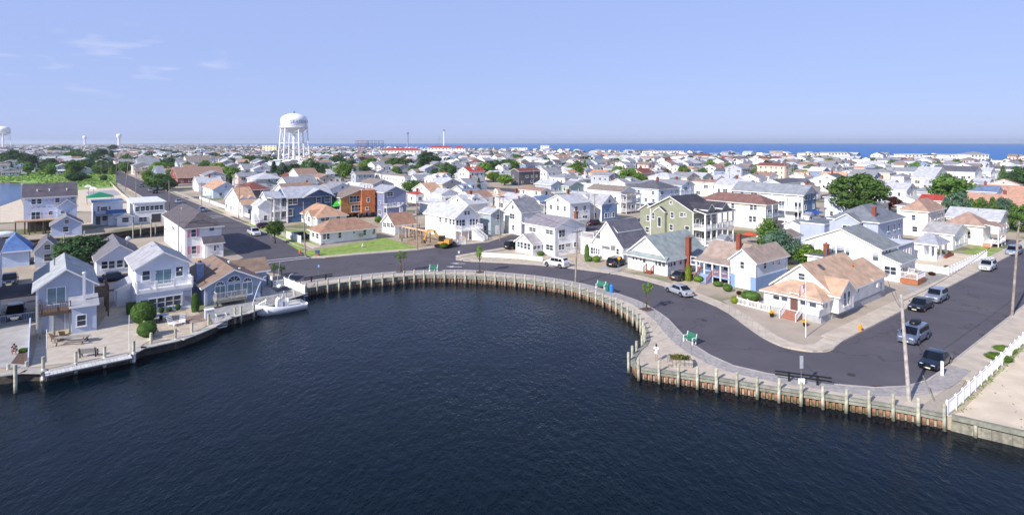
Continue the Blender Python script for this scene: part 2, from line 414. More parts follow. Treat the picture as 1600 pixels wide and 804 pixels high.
    def rail(s, pts, h=1.0, m=None, closed=False, step=.16, name='railing', posts=True, pr=.05):
        m = m or TRIM; b = MB(); pts = [Vector(p) for p in pts]
        for p, q in zip(pts, pts[1:]):
            b.beam(p+ZZ*h, q+ZZ*h, .09, .07); b.beam(p+ZZ*.12, q+ZZ*.12, .06, .06)
            L = (q-p).length; n = max(1, int(L/step))
            for i in range(1, n):
                c = p.lerp(q, i/n); b.box(c.x-.018, c.y-.018, c.z+.15, c.x+.018, c.y+.018, c.z+h-.04)
        if posts:
            for p in pts: b.box(p.x-pr, p.y-pr, p.z, p.x+pr, p.y+pr, p.z+h+.1)
        return b.build(name, m, s.root)
    def post(s, x, y, z0, z1, r=.08, m=None):
        b = MB(); b.box(-r, -r, z0, r, r, z1-.003); b.build('post', m or TRIM, s.root, (x, y, 0))
    def deck(s, x0, y0, x1, y1, z, t=.22, m=None):
        b = MB(); b.box(x0, y0, z-t, x1, y1, z); b.build('deck', m or mat('deck_grey', '#a7a5a2', .8, kind='boards', var=.08, scale=2), s.root)
    def stairs(s, p, d, w, z1, n=None, m=None, rail=None):
        """p: top edge centre (x, y); d: unit direction going down"""
        n = n or max(2, round(z1/.19)); d = Vector((d[0], d[1])); q = Vector((-d.y, d.x)); p = Vector((p[0], p[1]))
        st = MB()
        for i in range(n):
            a = p+d*.28*i; c = p+d*.28*(i+1); z = z1-(i+.0)*z1/n
            co = [a-q*w/2, c-q*w/2, c+q*w/2, a+q*w/2]; st.prism([(v.x, v.y) for v in co], .0, z-.02*i/n-z1/n)
        st.build('stairs', m or mat('stair_grey', '#b0aeab', .8, var=.06), s.root)
        if rail:
            for sg in (-1, 1):
                a = p+q*sg*w/2; c = a+d*.28*n
                s.rail([(a.x, a.y, z1-.1), (c.x, c.y, .05)], .9, rail)
    def chimney(s, x, y, z0, z1, w=.7, m=None):
        b = MB(); b.box(-w/2, -w/2, z0, w/2, w/2, z1); b.box(-w/2-.08, -w/2-.08, z1, w/2+.08, w/2+.08, z1+.18)
        c = b.build('chimney', m or BRICK, s.root, (x, y, 0))
        f = MB(); f.tube((0,0,z1+.18), (0,0,z1+.5), .16, .14, 8); f.build('flue', mat('terracotta', '#9c5b40', .8), c)
    def vent(s, x, y, z, hgt=.6, r=.07, m=None):
        b = MB(); b.tube((0,0,-.3), (0,0,hgt), r, r, 7); b.tube((0,0,hgt), (0,0,hgt+.12), r*1.8, r*1.5, 7); b.build('roof_vent', m or METAL, s.root, (x, y, z))
    def gutter(s):
        b = MB(); b.box(-.1, -.14, .1, -.02, -.05, s.h-.05); b.build('downpipe', TRIM, s.root, (0,0,0))

def simple_house(look, xl, xc, xr, ye, h, roof, wall, rf, rise=None, rnd=None, yb=None, hero=False, label=None, dorm=None, chim=False, porch=None, lu=None, lv=None):
    hs = House(label, xc, xl, xr, yb=yb, ye=None if yb and h is None else ye, h=h, wall=wall, roof=rf, look=look, lu=lu, lv=lv)
    if yb and ye is not None: hs.h = HC-(ye-HZ)*hs.P.y/F
    elif h: hs.h = h
    rnd = rnd or RND
    hs.main(roof, rise)
    far = hs.P.y > 150
    hs.auto('S', .6, hs.lu-.6, 0, 0, hs.h, rnd, far); hs.auto('W', .6, hs.lv-.6, 0, 0, hs.h, rnd, far)
    rz = rise if rise is not None else {'x': hs.lv, 'y': hs.lu}.get(roof, min(hs.lu, hs.lv))*.2
    if roof in 'xy' and rz > 1.6:
        if roof == 'x': hs.winl('W', hs.lv/2, 0, hs.h+rz*.32, .8, .9, 'far')
        else: hs.winl('S', hs.lu/2, 0, hs.h+rz*.32, .8, .9, 'far')
    if dorm:   # (face, count)
        face, n = dorm
        for i in range(n):
            if face == 'W':
                c = hs.lv*(i+.5)/n; hs.block(hs.lu*.13, c-1.1, hs.lu*.45, c+1.1, hs.h-.2, hs.h+1.5, 'x', .7, ov=.2, wname='dormer'); hs.winl('W', c, hs.lu*.13, hs.h+.9, .9, .9, 'far')
            else:
                c = hs.lu*(i+.5)/n; hs.block(c-1.1, hs.lv*.13, c+1.1, hs.lv*.45, hs.h-.2, hs.h+1.5, 'y', .7, ov=.2, wname='dormer'); hs.winl('S', c, hs.lv*.13, hs.h+.9, .9, .9, 'far')
    if chim: hs.chimney(hs.lu*.55, hs.lv*.4, hs.h-.5, hs.h+rz+1.1)
    if rnd.random() < .7: hs.vent(hs.lu*rnd.uniform(.3, .7), hs.lv*rnd.uniform(.25, .6), hs.h+rz*.7, .7)
    if porch:   # open porch with posts on the south or west side, (face, storeys)
        face, n = porch
        for k in range(n):
            z = .6+2.8*k; zt = min(z+2.6, hs.h-.05)
            if face == 'S':
                hs.deck(.1, -2.2, hs.lu-.1, -.01, z); hs.rail([(.15, -.1, z), (.15, -2.1, z), (hs.lu-.15, -2.1, z), (hs.lu-.15, -.1, z)], .95)
                for i in range(4): hs.post(.2+(hs.lu-.4)*i/3, -2.05, z-.6 if k == 0 else z, zt)
            else:
                hs.deck(-2.2, .1, -.01, hs.lv-.1, z); hs.rail([(-.1, .15, z), (-2.1, .15, z), (-2.1, hs.lv-.15, z), (-.1, hs.lv-.15, z)], .95)
                for i in range(4): hs.post(-2.05, .2+(hs.lv-.4)*i/3, z-.6 if k == 0 else z, zt)
        ztop = .6+2.8*n
        r = MB()
        if face == 'S': r.sheet([[(-.2,-2.6,ztop-.45),(hs.lu+.2,-2.6,ztop-.45),(hs.lu+.2,-.02,ztop),(-.2,-.02,ztop)]], .15)
        else: r.sheet([[(-2.6,hs.lv+.2,ztop-.45),(-2.6,-.2,ztop-.45),(-.02,-.2,ztop),(-.02,hs.lv+.2,ztop)]], .15)
        r.build('porch_roof', [hs.rm, TRIM], hs.root)
    return hs

# ------------------------------------------------------------------ trees and shrubs
CROWNS = {}
def crown_mesh(kind, seed):
    k = (kind, seed)
    if k in CROWNS: return CROWNS[k]
    r = random.Random(seed*31+len(kind)); b = MB()
    def leaf(c, nrm, s):
        nrm = (nrm+Vector((r.uniform(-.7,.7), r.uniform(-.7,.7), r.uniform(-.5,.8)))).normalized()
        a = nrm.cross(Vector((r.uniform(-1,1), r.uniform(-1,1), r.uniform(-1,1)))).normalized(); d = nrm.cross(a)
        e = s*r.uniform(.6, 1.2); w = s*r.uniform(.45, .8)
        b.add([c-a*e-d*w*.3, c+d*w, c+a*e, c-d*w*.7], [(0,1,2,3)])
    if kind in ('round', 'spread', 'bush', 'young'):
        n = {'round': 60, 'spread': 86, 'bush': 34, 'young': 16}[kind]; m = {'round': 58, 'spread': 60, 'bush': 80, 'young': 26}[kind]
        s = {'round': .09, 'spread': .085, 'bush': .085, 'young': .13}[kind]
        for i in range(n):
            while True:
                c = Vector((r.uniform(-1,1), r.uniform(-1,1), r.uniform(-.8,1)))
                if .45 < c.length < .86: break
            if kind == 'spread': c.z *= .95; f_ = 1.08-.3*max(0, c.z); c = Vector((c.x*f_, c.y*f_, c.z))
            cr = r.uniform(.24, .38) if kind != 'bush' else r.uniform(.26, .36)
            for j in range(m):
                d = Vector((r.gauss(0,1), r.gauss(0,1), r.gauss(.25,.8))).normalized()
                q = d*cr*r.uniform(.75, 1.05)
                if kind == 'spread': q.z *= .6
                leaf(c+q, d, s)
        if kind == 'bush':
            for j in range(900):
                d = Vector((r.gauss(0,1), r.gauss(0,1), r.gauss(.1,1))).normalized(); leaf(d*r.uniform(.86, .98), d, s*.9)
    elif kind == 'conifer':
        for t in range(15):
            z = -1+2*t/15; R = (1-(t/15.5))*.95+.06; n = int(14*R)+5
            for i in range(n):
                an = 2*PI*i/n+r.uniform(-.3,.3); L = R*r.uniform(.7, 1.12)
                for j in range(20):
                    f = r.random()**.6; p = Vector((math.cos(an)*L*f, math.sin(an)*L*f, z-.16*f+r.uniform(-.05,.08)))
                    p.x += r.uniform(-.09,.09); p.y += r.uniform(-.09,.09)
                    leaf(p, Vector((math.cos(an)*.5, math.sin(an)*.5, .7)), .075)
    elif kind == 'column':
        for i in range(1700):
            z = r.uniform(-1,1); R = (1-max(0, z)**3*.75)*(1-max(0, -z-.6)*.6); an = r.uniform(0, 2*PI); d = Vector((math.cos(an), math.sin(an), .25 if z < .8 else 1))
            leaf(Vector((math.cos(an)*R, math.sin(an)*R, z))*r.uniform(.86, 1.0), d, .11)
    elif kind == 'ball':
        b.ell((0,0,0), (.9,.9,.9), 18, 12)
        for i in range(2600):
            d = Vector((r.gauss(0,1), r.gauss(0,1), r.gauss(0,1))).normalized(); leaf(d*r.uniform(.88, 1.0), d, .075)
    elif kind == 'hedge':
        for i in range(2200):
            f = r.random(); 
            if f < .4: p = Vector((r.uniform(-1,1), r.uniform(-1,1), 1)); d = Vector((0,0,1))
            else:
                q = r.choice(((1,0),(-1,0),(0,1),(0,-1))); t = r.uniform(-1,1); p = Vector((q[0] or t, q[1] or t, r.uniform(-1,1))); d = Vector((q[0], q[1], .2))
            leaf(p*r.uniform(.9, 1.02), d, .1)
    if kind in ('bush', 'column'): b.ell((0,0,0), (.84,.84,.86), 14, 10)
    if kind == 'hedge': b.box(-.9,-.9,-1,.9,.9,.9)
    me = b.mesh('crown', LEAF['mid']); CROWNS[k] = me; return me
LEAF = {'mid': mat('foliage_green', '#6a8a44', .7, kind='leaf', var=.3, scale=2.0, spec=.2, col2='#48682f'),
        'dark': mat('foliage_dark', '#4d6b41', .75, kind='leaf', var=.3, scale=2.0, spec=.2, col2='#355033'),
        'bright': mat('foliage_bright', '#7fa03e', .7, kind='leaf', var=.3, scale=2.0, spec=.2, col2='#56782e'),
        'blue': mat('foliage_bluegreen', '#6b8870', .75, kind='leaf', var=.3, scale=2.0, spec=.2, col2='#48664f'),
        'copper': mat('foliage_copper', '#5a2c28', .7, kind='leaf', var=.3, scale=2.0, spec=.2, col2='#381a1c'),
        'yellow': mat('foliage_yellow', '#8f9a30', .7, kind='leaf', var=.3, scale=2.0, spec=.2, col2='#66782a')}
BARK = mat('bark', '#5b4c40', .9, var=.2, scale=5, bump=.4)
TRUNKS = {}
def trunk_mesh(seed, limbs=6):
    k = (seed, limbs)
    if k in TRUNKS: return TRUNKS[k]
    r = random.Random(seed); b = MB()
    p = Vector((0,0,0)); q = Vector((r.uniform(-.05,.05), r.uniform(-.05,.05), .45)); b.tube(p, q, .06, .042, 8); top = Vector((q.x*1.6, q.y*1.6, .8)); b.tube(q, top, .042, .018, 7)
    for i in range(limbs):
        a = 2*PI*i/limbs+r.uniform(-.4,.4); s = q.lerp(top, r.uniform(0,.6)); e = s+Vector((math.cos(a)*.3, math.sin(a)*.3, r.uniform(.12,.3)))
        b.tube(s, e, .024, .009, 6)
    me = b.mesh('trunk', BARK, True); TRUNKS[k] = me; return me
CR2 = {}
def tree(px, yb, wpx, ytop, kind='round', leaf='mid', label=None, trunk=.3, name='tree', cat='tree', group='trees of the town', look=None, ground=None, hmin=0):
    """trunk foot at (px, yb) in the photograph, crown wpx wide with its top at ytop"""
    P = ground if ground is not None else at(px, yb)
    Y = P.y; w = wpx*Y/F; H = HC-(ytop-HZ)*Y/F; H = max(H, .4)
    return tree_m(P, w, H, kind, leaf, label, trunk, name, cat, group, look)
def tree_m(P, w, H, kind='round', leaf='mid', label=None, trunk=.3, name='tree', cat='tree', group='trees of the town', look=None):
    root = thing(name, label, cat, P, RND.uniform(0, 6.28) if kind != 'hedge' else GA, group)
    seed = RND.randint(1, 3); k = (kind, seed, leaf)
    if k not in CR2:
        me = crown_mesh(kind, seed).copy(); me.materials[0] = LEAF[leaf]; CR2[k] = me
    zc = H*(1+trunk)/2; hz = H*(1-trunk)/2
    c = link('crown' if cat == 'tree' else 'foliage', CR2[k], root, (0,0,zc), 0, (w/2, w/2, hz))
    if cat == 'tree' or trunk > .05:
        link('trunk', trunk_mesh(RND.randint(1, 4)), root, (0,0,0), 0, (max(w, 2.2)*.75, max(w, 2.2)*.75, H*.95))
    if label is None: AUTO.append((root, look or 'tree', P, cat))
    return root
# ------------------------------------------------------------------ vehicles (front towards local -x is never used: front = +x)
CARGLASS = mat('car_glass', '#10151c', .05, var=.2, scale=1, spec=.7)
LAMP = mat('headlamp_glass', '#dfe6ea', .12, var=.05)
TAIL = mat('tail_lamp_red', '#8e1414', .2, var=.05)
CHROME = mat('chrome', '#c8ccd0', .15, .9, var=.02)
def paint(c, metal=.35): return mat('paint_'+c.strip('#'), c, .28, metal, var=.015, coat=.6)
WHEEL = {}
def wheel_meshes(r):
    if r not in WHEEL:
        t = MB(); t.tube((0,-.1,0), (0,.1,0), r, r, 18); ri = MB(); ri.tube((0,-.112,0), (0,.112,0), r*.62, r*.62, 12, 0)
        WHEEL[r] = (t.mesh('tyre', RUBBER, False), ri.mesh('rim', mat('alloy_rim', '#a6a9ad', .3, .8, var=.05)))
    return WHEEL[r]
#            L    W    H    hood  belt  cabin stations: windscreen base, roof front, roof rear, rear base (fractions from the front), tail height
KIND = {'sedan': (4.8,1.82,1.45,.80,.92,.27,.42,.70,.86,.95), 'suv': (4.6,1.86,1.74,1.02,1.08,.26,.38,.90,.985,1.08),
        'van': (4.95,1.95,1.76,1.0,1.06,.17,.33,.92,.99,1.06), 'wagon': (4.6,1.8,1.5,.82,.94,.26,.40,.84,.97,.98),
        'hatch': (4.3,1.78,1.5,.84,.94,.25,.40,.80,.97,.98), 'pickup': (5.5,1.95,1.82,1.08,1.12,.25,.36,.58,.62,1.12)}
def vehicle(label, cat, P, ang, kind, col, name='parked_car', group='cars parked along the streets', rear_plate=True, roofbox=False, boards=False, rack=False):
    L, W, H, hood, belt, f1, f2, f3, f4, tail = KIND[kind]
    root = thing(name, label, cat, P, ang, group); pm = paint(col); hw = W/2
    X = lambda f: L/2-f*L
    r = .33 if kind in ('sedan','wagon','hatch') else .37
    b = MB()
    # lower body: lofted sections
    st = [(0.0, .72, .38, hood*.74), (.025, .88, .26, hood*.86), (.09, .97, .22, hood*.95), (f1*.95, 1.0, .2, hood+.02), (f1+.06, 1., .2, belt), (.6, 1., .2, belt+.01), (f4-.04, .99, .2, (belt+tail)/2), (.965, .95, .24, tail), (.99, .88, .3, tail-.06), (1.0, .78, .42, tail-.16)]
    if kind == 'pickup': st = st[:5]+[(f3+.02, 1., .2, belt), (f4+.005, 1., .2, belt), (.975, .99, .26, 1.1), (.99, .97, .3, 1.08), (1., .93, .45, 1.04)]
    vs = []; n = 10
    for f, k, zb, zt in st:
        w = hw*k; x = X(f)
        ring = [(-w*.86, zb), (-w, zb+.16), (-w, zb+(zt-zb)*.62), (-w*.965, zt-.05), (-w*.86, zt)]
        ring = ring+[(-y, z) for y, z in reversed(ring)]
        vs += [(x, y, z) for y, z in ring]
    fs = []
    for i in range(len(st)-1):
        for j in range(n): fs.append((i*n+j, (i+1)*n+j, (i+1)*n+(j+1)%n, i*n+(j+1)%n))
    fs.append(tuple(range(n))); fs.append(tuple((len(st)-1)*n+j for j in reversed(range(n)))); b.add(vs, fs)
    # cabin
    wb = hw*.95; wt = hw*.72 if kind in ('sedan','wagon','hatch') else hw*.80
    zb0 = belt-.06; x0, x1, x2, x3 = X(f1), X(f2), X(f3), X(f4)
    z0 = hood; z3 = tail if kind != 'pickup' else belt
    B = [(x0, wb*.92, z0), (x1, wt, H-.03), (x2, wt, H-.03), (x3, wb*.92, z3)]
    b.add([(x0,-wb*.92,z0),(x1,-wt,H-.03),(x2,-wt,H-.03),(x3,-wb*.92,z3),(x0,wb*.92,z0),(x1,wt,H-.03),(x2,wt,H-.03),(x3,wb*.92,z3),
           (x0-.3,-wb,zb0),(x3+.15,-wb,zb0),(x0-.3,wb,zb0),(x3+.15,wb,zb0), ((x1*.75+x2*.25),0,H), ((x1*.25+x2*.75),0,H)],
          [(0,4,5,1),(1,5,12),(1,12,13,2),(5,6,13,12),(2,13,6),(2,6,7,3),(0,1,8),(1,2,9,8),(2,3,9),(4,10,5),(5,10,11,6),(6,11,7)])
    body = b.build('body', pm, root, smooth=True)
    bv = body.modifiers.new('bevel', 'BEVEL'); bv.width = .035; bv.segments = 2; bv.limit_method = 'ANGLE'; bv.angle_limit = math.radians(25)
    def glass(name, q, off):
        q = [Vector(p) for p in q]; c = sum(q, Vector())/4; nrm = (q[1]-q[0]).cross(q[3]-q[0]).normalized()
        if nrm.dot(c-Vector((0,0,.8))) < 0: nrm = -nrm
        g = MB(); g.add([c+(p-c)*.9+nrm*off for p in q], [(0,1,2,3)]); return g.build(name, CARGLASS, root)
    glass('windscreen', [(x0,-wb*.92,z0),(x0,wb*.92,z0),(x1,wt,H-.03),(x1,-wt,H-.03)], .02)
    glass('rear_window', [(x3,-wb*.92,z3),(x3,wb*.92,z3),(x2,wt,H-.03),(x2,-wt,H-.03)] if kind not in ('suv','van') else [(x3*.55+x2*.45,-wb*.86,(z3+H)/2-.1),(x3*.55+x2*.45,wb*.86,(z3+H)/2-.1),(x2,wt,H-.06),(x2,-wt,H-.06)], .03)
    nw = 2 if kind in ('sedan','pickup','hatch') else 3
    bx0, bx1 = x0-.25, x3+.12
    for sg in (-1, 1):
        for i in range(nw):
            ta, tb = i/nw+.012, (i+1)/nw-.012
            def pt(t, top):
                if top: return Vector((x1+(x2-x1)*t, sg*wt, H-.03))
                return Vector((bx0+(bx1-bx0)*(.06+.88*t), sg*wb, zb0+.03))
            q = [pt(ta,0), pt(tb,0), pt(tb,1), pt(ta,1)]
            q = [q[0].lerp(q[3], .1), q[1].lerp(q[2], .1), q[2].lerp(q[1], .14), q[3].lerp(q[0], .14)]
            nrm = (q[1]-q[0]).cross(q[3]-q[0]).normalized(); nrm = nrm if nrm.y*sg > 0 else -nrm
            g = MB(); g.add([p+nrm*.03 for p in q], [(0,1,2,3)]); g.build('side_window', CARGLASS, root)
        m = MB(); m.ell((x0-.28, sg*(hw+.06), belt+.08), (.09,.12,.08), 8, 5); m.build('wing_mirror', pm, root, smooth=True)
        hl = MB(); hl.box(X(.03), sg*hw*.5-.16*1, hood*.68, X(.008), sg*hw*.5+.16, hood*.84); o = hl.build('headlight', LAMP, root)
        hl = MB(); hl.box(X(1.003), sg*hw*.66-.14, tail-.36, X(.985), sg*hw*.66+.14, tail-.16); hl.build('tail_light', TAIL, root)
        for f in (.19, .80 if kind != 'pickup' else .77):
            t, ri = wheel_meshes(r); a = MB(); a.tube((0,-.03*sg-.02,0), (0,.02,0), r+.075, r+.075, 18)
            w = thing('wheel', None, None, (X(f), sg*(hw-.08), r)); w.parent = root
            link('tyre', t, w); link('rim', ri, w); a.build('wheel_arch', RUBBER, root, (X(f), sg*(hw-.02), r+.02))
    g = MB(); g.box(X(.012), -hw*.42, hood*.45, X(.0)+.012, hw*.42, hood*.72); g.build('grille', BLACK if kind in ('sedan','hatch') else CHROME, root)
    g = MB(); g.box(X(0)-.0, -.26, hood*.36, X(0)+.03, .26, hood*.5); g.box(X(1)-.03, -.26, .62, X(1), .26, .75); g.build('licence_plate', mat('plate', '#e7e2bf', .5, var=.02), root)
    for nm, f in (('front_bumper', 0), ('rear_bumper', 1)):
        g = MB(); xx = X(f)-(.06 if f == 0 else -.06); g.box(min(xx, X(f)+(.02 if f == 0 else -.02)), -hw*.8, .3, max(xx, X(f)+(.02 if f == 0 else -.02)), hw*.8, .48); g.build(nm, pm, root)
    if roofbox:
        g = MB(); prof = []
        for x, w, z0_, z1_ in ((.95,.2,.1,.2),(.8,.38,.06,.36),(.0,.42,.06,.42),(-.8,.4,.06,.4),(-.98,.3,.1,.3)):
            prof.append([(x+.0,-w,z0_),(x,w,z0_),(x,w*.85,z1_),(x,-w*.85,z1_)])
        vs = [p for q in prof for p in q]; fs = [(i*4+j, i*4+(j+1)%4, (i+1)*4+(j+1)%4, (i+1)*4+j) for i in range(4) for j in range(4)]+[(0,3,2,1),(16,17,18,19)]
        g.add(vs, fs); o = g.build('roof_box', BLACK, root, ((x1+x2)/2, 0, H), 0, True)
    if boards:
        for y in (-.42, 0, .4):
            g = MB(); n = 9; pts = []
            for i in range(n):
                t = i/(n-1); x = 1.5-3.*t; w = .27*math.sin(PI*min(.97, max(.04, t)))**.55; pts.append((x, w))
            vs = [(x,w,.0) for x,w in pts]+[(x,-w,0) for x,w in pts]; 
            g.prism([(x,w) for x,w in pts]+[(x,-w) for x,w in reversed(pts)], .14, .22)
            s = g.build('surfboard', WHITEP, root, ((x1+x2)/2-.2, y, H-.02))
        g = MB()
        for x in (x1-.1, x2+.1): g.beam((x,-wt,H+.1), (x,wt,H+.1), .06, .05); g.box(x-.03,-wt,H-.05,x+.03,-wt+.05,H+.1); g.box(x-.03,wt-.05,H-.05,x+.03,wt,H+.1)
        g.build('roof_rack', BLACK, root)
    if kind == 'pickup':
        g = MB(); g.box(X(.965), -hw*.8, belt-.5+.35, X(f4+.03), hw*.8, belt+.012); g.build('load_bed', BLACK, root)
    if label is None: AUTO.append((root, 'parked car', Vector(P), 'car'))
    return root

# ------------------------------------------------------------------ poles and street things
def pole(label, px, yb, pxt, yt, r=.14, cross=0, trans=False, lamp=False, name='utility_pole', cat='utility pole', m=None, group='utility poles along the streets', look=None):
    P = at(px, yb); Y = P.y
    T = Vector(((pxt-800)*Y/F, Y, HC-(yt-HZ)*Y/F)) - P
    root = thing(name, label, cat, P, 0, group); b = MB(); b.tube((0,0,-.2), T, r, r*.68, 9); b.build('shaft', m or mat('pole_wood', '#978b82', .9, var=.15, scale=2, bump=.2), root)
    for k in range(cross):
        z = T.z-.5-k*.9; c = T*(z/T.z); a = U*1.15
        g = MB(); g.beam(c-a, c+a, .1, .12); x = g.build('crossarm', WOODB, root)
        for q in (-1., -.45, .45, 1.):
            i = MB(); p = c+U*q*1.05; i.tube(p+ZZ*.06, p+ZZ*.24, .05, .03, 6); i.build('insulator', METAL, x)
    if trans:
        c = T*.8; g = MB(); g.tube(c+U*.35-ZZ*.45, c+U*.35+ZZ*.45, .26, .26, 10); g.build('transformer', METAL, root)
    if lamp:
        g = MB(); e = T+V*-1.4+U*.4; g.tube(T-ZZ*.2, e, .04, .04, 6); a = g.build('lamp_arm', METAL, root); h = MB(); h.ell(e-ZZ*.05, (.3,.16,.1), 8, 6); h.build('lamp_head', METAL, a)
    if label is None: AUTO.append((root, look or 'utility pole', P, 'pole'))
    return P+T
def wire(label, p, q, sag=.6, r=.026, group='overhead wires between the poles'):
    b = MB(); n = 14; pts = []
    for i in range(n+1):
        t = i/n; v = p.lerp(q, t); v = v-ZZ*sag*4*t*(1-t); pts.append(v)
    for a, c in zip(pts, pts[1:]): b.tube(a, c, r, r, 4)
    o = b.build('overhead_wire', BLACK); tag(o, label, 'wire', group)
    if label is None: AUTO.append((o, 'thin black overhead wire', p.lerp(q, .5), 'wire'))
def bench(label, P, ang, col='#2f7d63', frame=WHITEP, L=1.6, group='benches on the promenade'):
    root = thing('bench', label, 'bench', P, ang, group); m = mat('bench_'+col.strip('#'), col, .5, kind='piece', var=.05)
    for i in range(4):
        b = MB(); b.box(-L/2, -.12+i*.13, .44, L/2, -.01+i*.13, .49); b.build('seat_slat', m, root)
    for i in range(4):
        b = MB(); z = .56+i*.13; y = .44+i*.035; b.beam((-L/2,y,z), (L/2,y,z), .04, .11); b.build('back_slat', m, root)
    for x in (-L/2+.15, L/2-.15):
        b = MB(); b.box(x-.05,-.12,0,x+.05,-.02,.44); b.box(x-.05,.33,0,x+.05,.43,.44); b.box(x-.05,-.12,.38,x+.05,.42,.44); b.beam((x,.42,.42), (x,.58,1.06), .08, .06); b.box(x-.05,-.14,.64,x+.05,.45,.69); b.box(x-.05,-.12,.44,x+.05,-.04,.66); b.build('leg', frame, root)
    return root
def barrel(label, P, col):
    root = thing('litter_barrel', label, 'litter bin', P, 0, 'litter barrels by the bench'); m = mat('barrel_'+col.strip('#'), col, .45, var=.05)
    b = MB(); b.lathe((0,0,0), [(.3,0),(.31,.28),(.325,.3),(.31,.32),(.31,.6),(.325,.62),(.31,.64),(.3,.92)], 16); b.build('drum', m, root)
    b = MB(); b.lathe((0,0,.92), [(.33,0),(.33,.06),(.24,.2),(.1,.24)], 16); b.build('lid', m, root); return root
def hydrant(label, P, col='#e39a2c'):
    root = thing('fire_hydrant', label, 'fire hydrant', P, 0, 'fire hydrants'); m = mat('hydrant_'+col.strip('#'), col, .5, var=.05)
    b = MB(); b.lathe((0,0,0), [(.2,0),(.2,.06),(.14,.08),(.14,.55),(.18,.57),(.18,.62),(.13,.66),(.1,.76),(.04,.82)], 12); b.build('barrel', m, root, smooth=False)
    for d in ((.26,0),(-.26,0),(0,-.26)):
        b = MB(); b.tube((0,0,.42), (d[0],d[1],.42), .07, .08, 8); b.build('nozzle', m, root)
    return root
def fence_line(label, pts, h=1.2, step=2.0, m=None, solid=False, gap=.13, cat='fence', name='fence', group='white fences', postw=.13, lattice=False):
    """posts, rails and pickets along a ground line; each panel and post is a piece of its own"""
    m = m or WHITEP; pts = resample(pts, step); root = thing(name, label, cat, pts[0], 0, group); o = pts[0]
    for i, p in enumerate(pts):
        b = MB(); b.box(-postw/2,-postw/2,-.05,postw/2,postw/2,h+.08); b.lathe((0,0,h+.08), [(postw*.62,0),(.01,.1)], 4); a = 0
        b.build('post', m, root, p-o)
    for p, q in zip(pts, pts[1:]):
        p = p-o; q = q-o; b = MB(); d = (q-p).normalized(); p2 = p+d*postw*.5; q2 = q-d*postw*.5; L = (q2-p2).length
        b.beam(p2+ZZ*(h-.06), q2+ZZ*(h-.06), .07, .11); b.beam(p2+ZZ*.14, q2+ZZ*.14, .07, .11)
        if solid: b.beam(p2+ZZ*(h/2+.03), q2+ZZ*(h/2+.03), .035, h-.32)
        else:
            n = max(1, int(L/gap))
            for i in range(n):
                c = p2.lerp(q2, (i+.5)/n); b.beam(c+ZZ*.2, c+ZZ*(h-.12), .035, .07)
        b.build('panel', m, root)
    return root
def umbrella(label, P, col, H=2.2, R=1.3):
    root = thing('patio_umbrella', label, 'umbrella', P); b = MB(); b.tube((0,0,0),(0,0,H), .03, .03, 6); b.build('pole', METAL, root)
    b = MB(); b.lathe((0,0,H-.5), [(R,0),(R*.5,.32),(.03,.52)], 8); b.build('canopy', mat('canopy_'+col.strip('#'), col, .7, var=.05), root)

